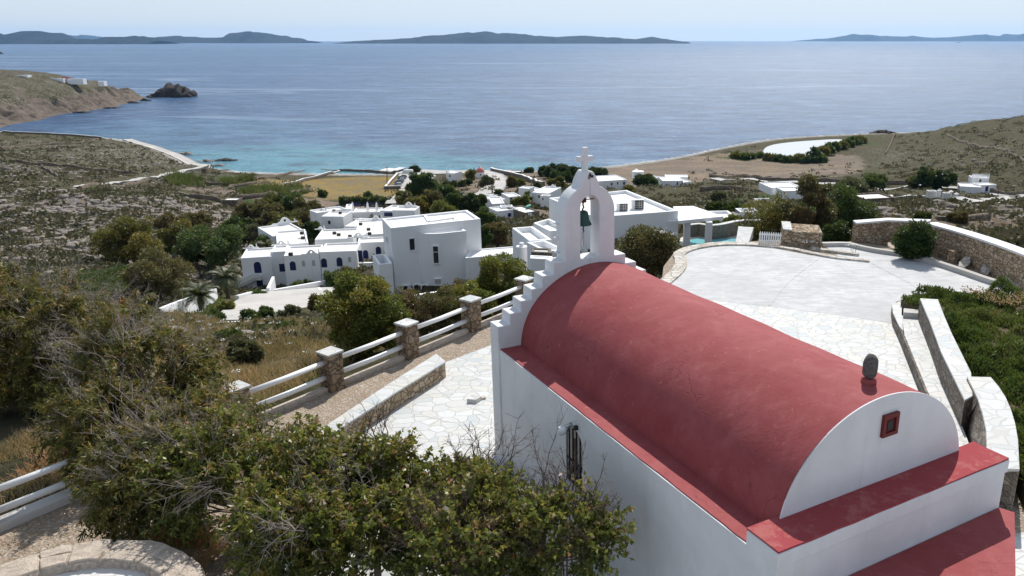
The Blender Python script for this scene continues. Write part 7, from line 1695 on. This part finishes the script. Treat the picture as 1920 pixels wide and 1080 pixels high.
def euc(name, label, base, blobs, leafmat, ll, lw, hang, seed, nb=60, cat='tree', group=None, twigmat='twig', tr=.09):
    rng = np.random.default_rng(seed); base = np.array(base, float); o = empty(name, base, label, cat, group)
    LV = []; TN = []; TW = []; LB = []; BT = []; n0 = 0
    fork = base + [0, 0, .7]
    LB.append(limb_tubes([base - [0, 0, .3]], [fork], tr * 1.3, tr, rng, 4, 0, 8)[:2])
    for (cx, cy, cz, rx, ry, rz, K, nl) in blobs:
        C = np.array([cx, cy, cz]); R = np.array([rx, ry, rz]); K = int(K * .8); nl = int(nl * .52); cc = clump_centers(rng, C, R, K, -.75)
        hub = fork * .35 + C * .65 + [0, 0, -.3 * rz]
        LB.append(limb_tubes([fork], [hub], tr * .8, tr * .45, rng, 5, .1, 7)[:2]); sel = cc[rng.permutation(K)[:int(K * .7)]]
        LB.append(limb_tubes(np.repeat(hub[None], len(sel), 0), sel, tr * .28, .007, rng, 6, .15, 5)[:2])
        nt = 11; S = np.repeat(cc, nt, 0) + rng.normal(size=(K * nt, 3)) * .09
        out = (S - C) / R; out /= np.linalg.norm(out, axis=1)[:, None] + 1e-6; D = out * .9 + rng.normal(size=S.shape) * .55; D[:, 2] += .25 - hang * .35; D /= np.linalg.norm(D, axis=1)[:, None]
        Lt = rng.uniform(.22, .55, len(S)) * (rx / 1.4) ** .5; E = S + D * Lt[:, None]; mid = (S + E) / 2 + rng.normal(size=S.shape) * .02; E[:, 2] -= hang * .10
        TW.append(tube_segs(S, mid, np.full(len(S), .0045), np.full(len(S), .0035), 3)); TW.append(tube_segs(mid, E, np.full(len(S), .0035), np.full(len(S), .002), 3))
        idx = rng.integers(0, len(S), nl); t = rng.uniform(.08, 1.04, nl)[:, None]; pos = np.where(t < .5, S[idx] + (mid[idx] - S[idx]) * t * 2, mid[idx] + (E[idx] - mid[idx]) * (t * 2 - 1)); pos = pos + rng.normal(size=pos.shape) * .018
        Dl = D[idx] * .45 + rng.normal(size=pos.shape) * .7; Dl[:, 2] -= hang; V, Fq = leaf_quads(pos, Dl, ll * 1.15, lw * 1.3, rng, .18); LV.append((V, Fq))
        ct = rng.uniform(0, 1, K * nt); hgt = np.clip((pos[:, 2] - cz) / rz, -1, 1); TN.append(np.clip(.47 + .42 * (ct[idx] - .5) + rng.uniform(-.28, .28, nl) + .16 * hgt + .35 * (rng.uniform(0, 1, nl) > .955), 0, 1))
        nbk = int(nb * K / 60); u = rng.normal(size=(nbk, 3)); u[:, 2] = np.abs(u[:, 2]) * .8 + .1; u /= np.linalg.norm(u, axis=1)[:, None]; BT.append(bare_twigs(rng, C + u * R * .75, u * [.8, .8, .9] + [0, 0, .35], rng.uniform(.35, .95, nbk) * rx / 1.4))
    V, Fq = merge(LV); npmesh('crown', V, Fq, M[leafmat], {'tint': ('FACE', np.concatenate(TN))}, parent=o)
    V, Fq = merge(LB + TW); npmesh('branches', V, Fq, M['bark'], parent=o)
    V, Fq = merge(BT); npmesh('dead_twigs', V, Fq, M[twigmat], parent=o); return o
def bl(px, py, Y, rx, ry, rz, K, nl): c_ = PYd(px, py, Y); return (c_[0], c_[1], c_[2], rx, ry, rz, K, nl)
euc('eucalyptus_tree', 'big rusty green eucalyptus spreading over the left edge of the picture', (-14.2, 20.4, -3.0), [bl(60, 645, 20.2, 2.5, 1.7, 2.05, 115, 84000), bl(-40, 735, 19.6, 2.1, 1.4, 1.7, 60, 34000), bl(200, 630, 20.4, 1.65, 1.2, 1.1, 54, 26000)], 'leaf_olive', .125, .03, .55, 1, 100)
euc('eucalyptus_tree', 'middle eucalyptus with hanging dry branches crossing the white rails', (-6.9, 12.6, 0), [bl(250, 700, 15.3, 1.5, 1.2, 1.3, 80, 62000), bl(375, 812, 12.2, .95, .8, .72, 50, 22000), bl(295, 890, 11.6, 1.05, .8, .95, 58, 34000), bl(205, 800, 13.6, 1.05, .85, .95, 56, 34000)], 'leaf_olive', .105, .024, .75, 2, 100)
euc('eucalyptus_tree', 'leafy green eucalyptus above the round stone tank', (-4.9, 10.6, 0), [bl(430, 890, 11.2, 1.15, .9, 1.05, 70, 40000), bl(545, 1010, 9.9, 1.0, .8, .95, 56, 32000)], 'leaf_euc', .085, .028, .45, 3, 60)
euc('leafy_shrub', 'broad leaved green shrub in the bottom middle before the bench wall', (-3.1, 10.1, 0), [bl(620, 900, 11.0, .85, .8, .80, 50, 20000), bl(680, 1010, 9.9, 1.05, .8, .9, 60, 24000), bl(740, 880, 10.9, .45, .45, .50, 26, 6500)], 'leaf_euc',   .074, .042, .15, 4, 90, cat='shrub', tr=.05)
euc('leafy_shrub', 'broad leaved green shrub with bare twigs against the white chapel wall', (-1.2, 9.5, 0), [bl(930, 985, 9.9, .92, .7, .80, 60, 14000), bl(1060, 1010, 9.3, .72, .55, .72, 50, 10500), bl(860, 1030, 9.2, .8, .7, .8, 44, 11000), bl(850, 925, 10.6, .55, .5, .40, 30, 6500)], 'leaf_euc', .074, .042, .15, 5, 150, cat='shrub', twigmat='twig_dark', tr=.05)
# taller leafless shoots standing in front of the chapel wall and the paving
rng = np.random.default_rng(15)
for px, py, Y, Ln, n, lb in [(960,900,10.6,1.15,4,'tall bare twigs rising in front of the chapel corner'),(880,890,10.8,.85,7,'bare reddish twigs in front of the paving left of the chapel'),(1060,920,9.9,.75,7,'bare twigs in front of the arched chapel window'),(700,810,11.4,.6,5,'thin bare twigs rising over the bench wall')]:
    c_ = PYd(px, py, Y); S = c_ + rng.normal(size=(n, 3)) * [.22, .2, .1]; o = empty('bare_twigs', c_ - [0, 0, .8], lb, 'twigs'); V, Fq = bare_twigs(rng, np.concatenate([S, S - [0, 0, 0]]), np.array([[0, 0, 1.]]) + rng.normal(size=(2 * n, 3)) * .28, rng.uniform(.7, 1.1, 2 * n) * Ln, .008); V2, F2, _ = limb_tubes(S * [1, 1, 0] + [0, 0, .02], S, .014, .009, rng, 5, .05, 4); V, Fq = merge([(V, Fq), (V2, F2)]); npmesh('stems', V, Fq, M['twig_dark'], parent=o)
def dead_branch(px, py, Y, dx, Ln, n, label, seed, down=-.35):
    rg = np.random.default_rng(seed); c_ = PYd(px, py, Y); o = empty('dead_branch', c_, label, 'branch'); D = np.array([[dx, .1, down]]) + rg.normal(size=(n, 3)) * [.3, .3, .3]; V, Fq = bare_twigs(rg, np.repeat(c_[None], n, 0) + rg.normal(size=(n, 3)) * .08, D, rg.uniform(.6, 1., n) * Ln, .008); npmesh('stems', V, Fq, M['twig'], parent=o)
dead_branch(400, 905, 10.2, -1, 1.1, 9, 'pale dead branch hanging in the shade of the middle eucalyptus', 1)
dead_branch(330, 850, 11.3, -1, 1.6, 8, 'long pale dead branch sweeping left over the middle eucalyptus', 2, .35)
dead_branch(250, 640, 13.2, .4, .9, 7, 'pale dead twigs on top of the left eucalyptus', 3, .9)
dead_branch(90, 640, 18.2, .8, 1.2, 7, 'pale dead twigs along the left eucalyptus crown', 4, .3)
dead_branch(560, 985, 9.0, -.7, 1.0, 8, 'pale dead twigs low in the green shrub above the stone tank', 5, -.1)
# leaf litter on the bare dirt
q = scatter_poly([W(9, -6)[:2], W(14.5, -8)[:2], W(16.2, -1)[:2], W(12.5, 1.0)[:2], W(9, -1)[:2]], 5200, rng)
V, Fq = leaf_quads(np.concatenate([q, np.full((len(q), 1), .012)], 1), np.concatenate([rng.normal(size=(len(q), 2)), rng.normal(size=(len(q), 1)) * .12], 1), .07, .02, rng, .1)
tag(npmesh('leaf_litter', V, Fq, M['grass_dry'], {'tint': ('FACE', rng.uniform(.3, 1, len(q)))}), 'dry fallen leaves scattered on the dirt beside the fence', 'leaf litter', kind='stuff')

# ---------------------------------------------------------------- sea haze
m = MB(); m.add([(x, y, z) for z in (SEA - 7, 330) for x, y in ((-29000, -300), (29000, -300), (29000, 29000), (-29000, 29000))], [(0, 3, 2, 1), (4, 5, 6, 7), (0, 1, 5, 4), (1, 2, 6, 5), (2, 3, 7, 6), (3, 0, 4, 7)])
hm = bpy.data.materials.new('sea_haze'); hm.use_nodes = True; ht = hm.node_tree; ht.nodes.remove(ht.nodes['Principled BSDF'])
pvn = ht.nodes.new('ShaderNodeVolumePrincipled'); pvn.inputs['Color'].default_value = (.38, .66, 1, 1); pvn.inputs['Density'].default_value = 2.0e-5; pvn.inputs['Anisotropy'].default_value = .5
ht.links.new(pvn.outputs[0], ht.nodes['Material Output'].inputs['Volume'])
hz_o = m.build('haze', hm); tag(hz_o, 'thin pale sea haze filling the air over the bay', 'haze', kind='stuff')
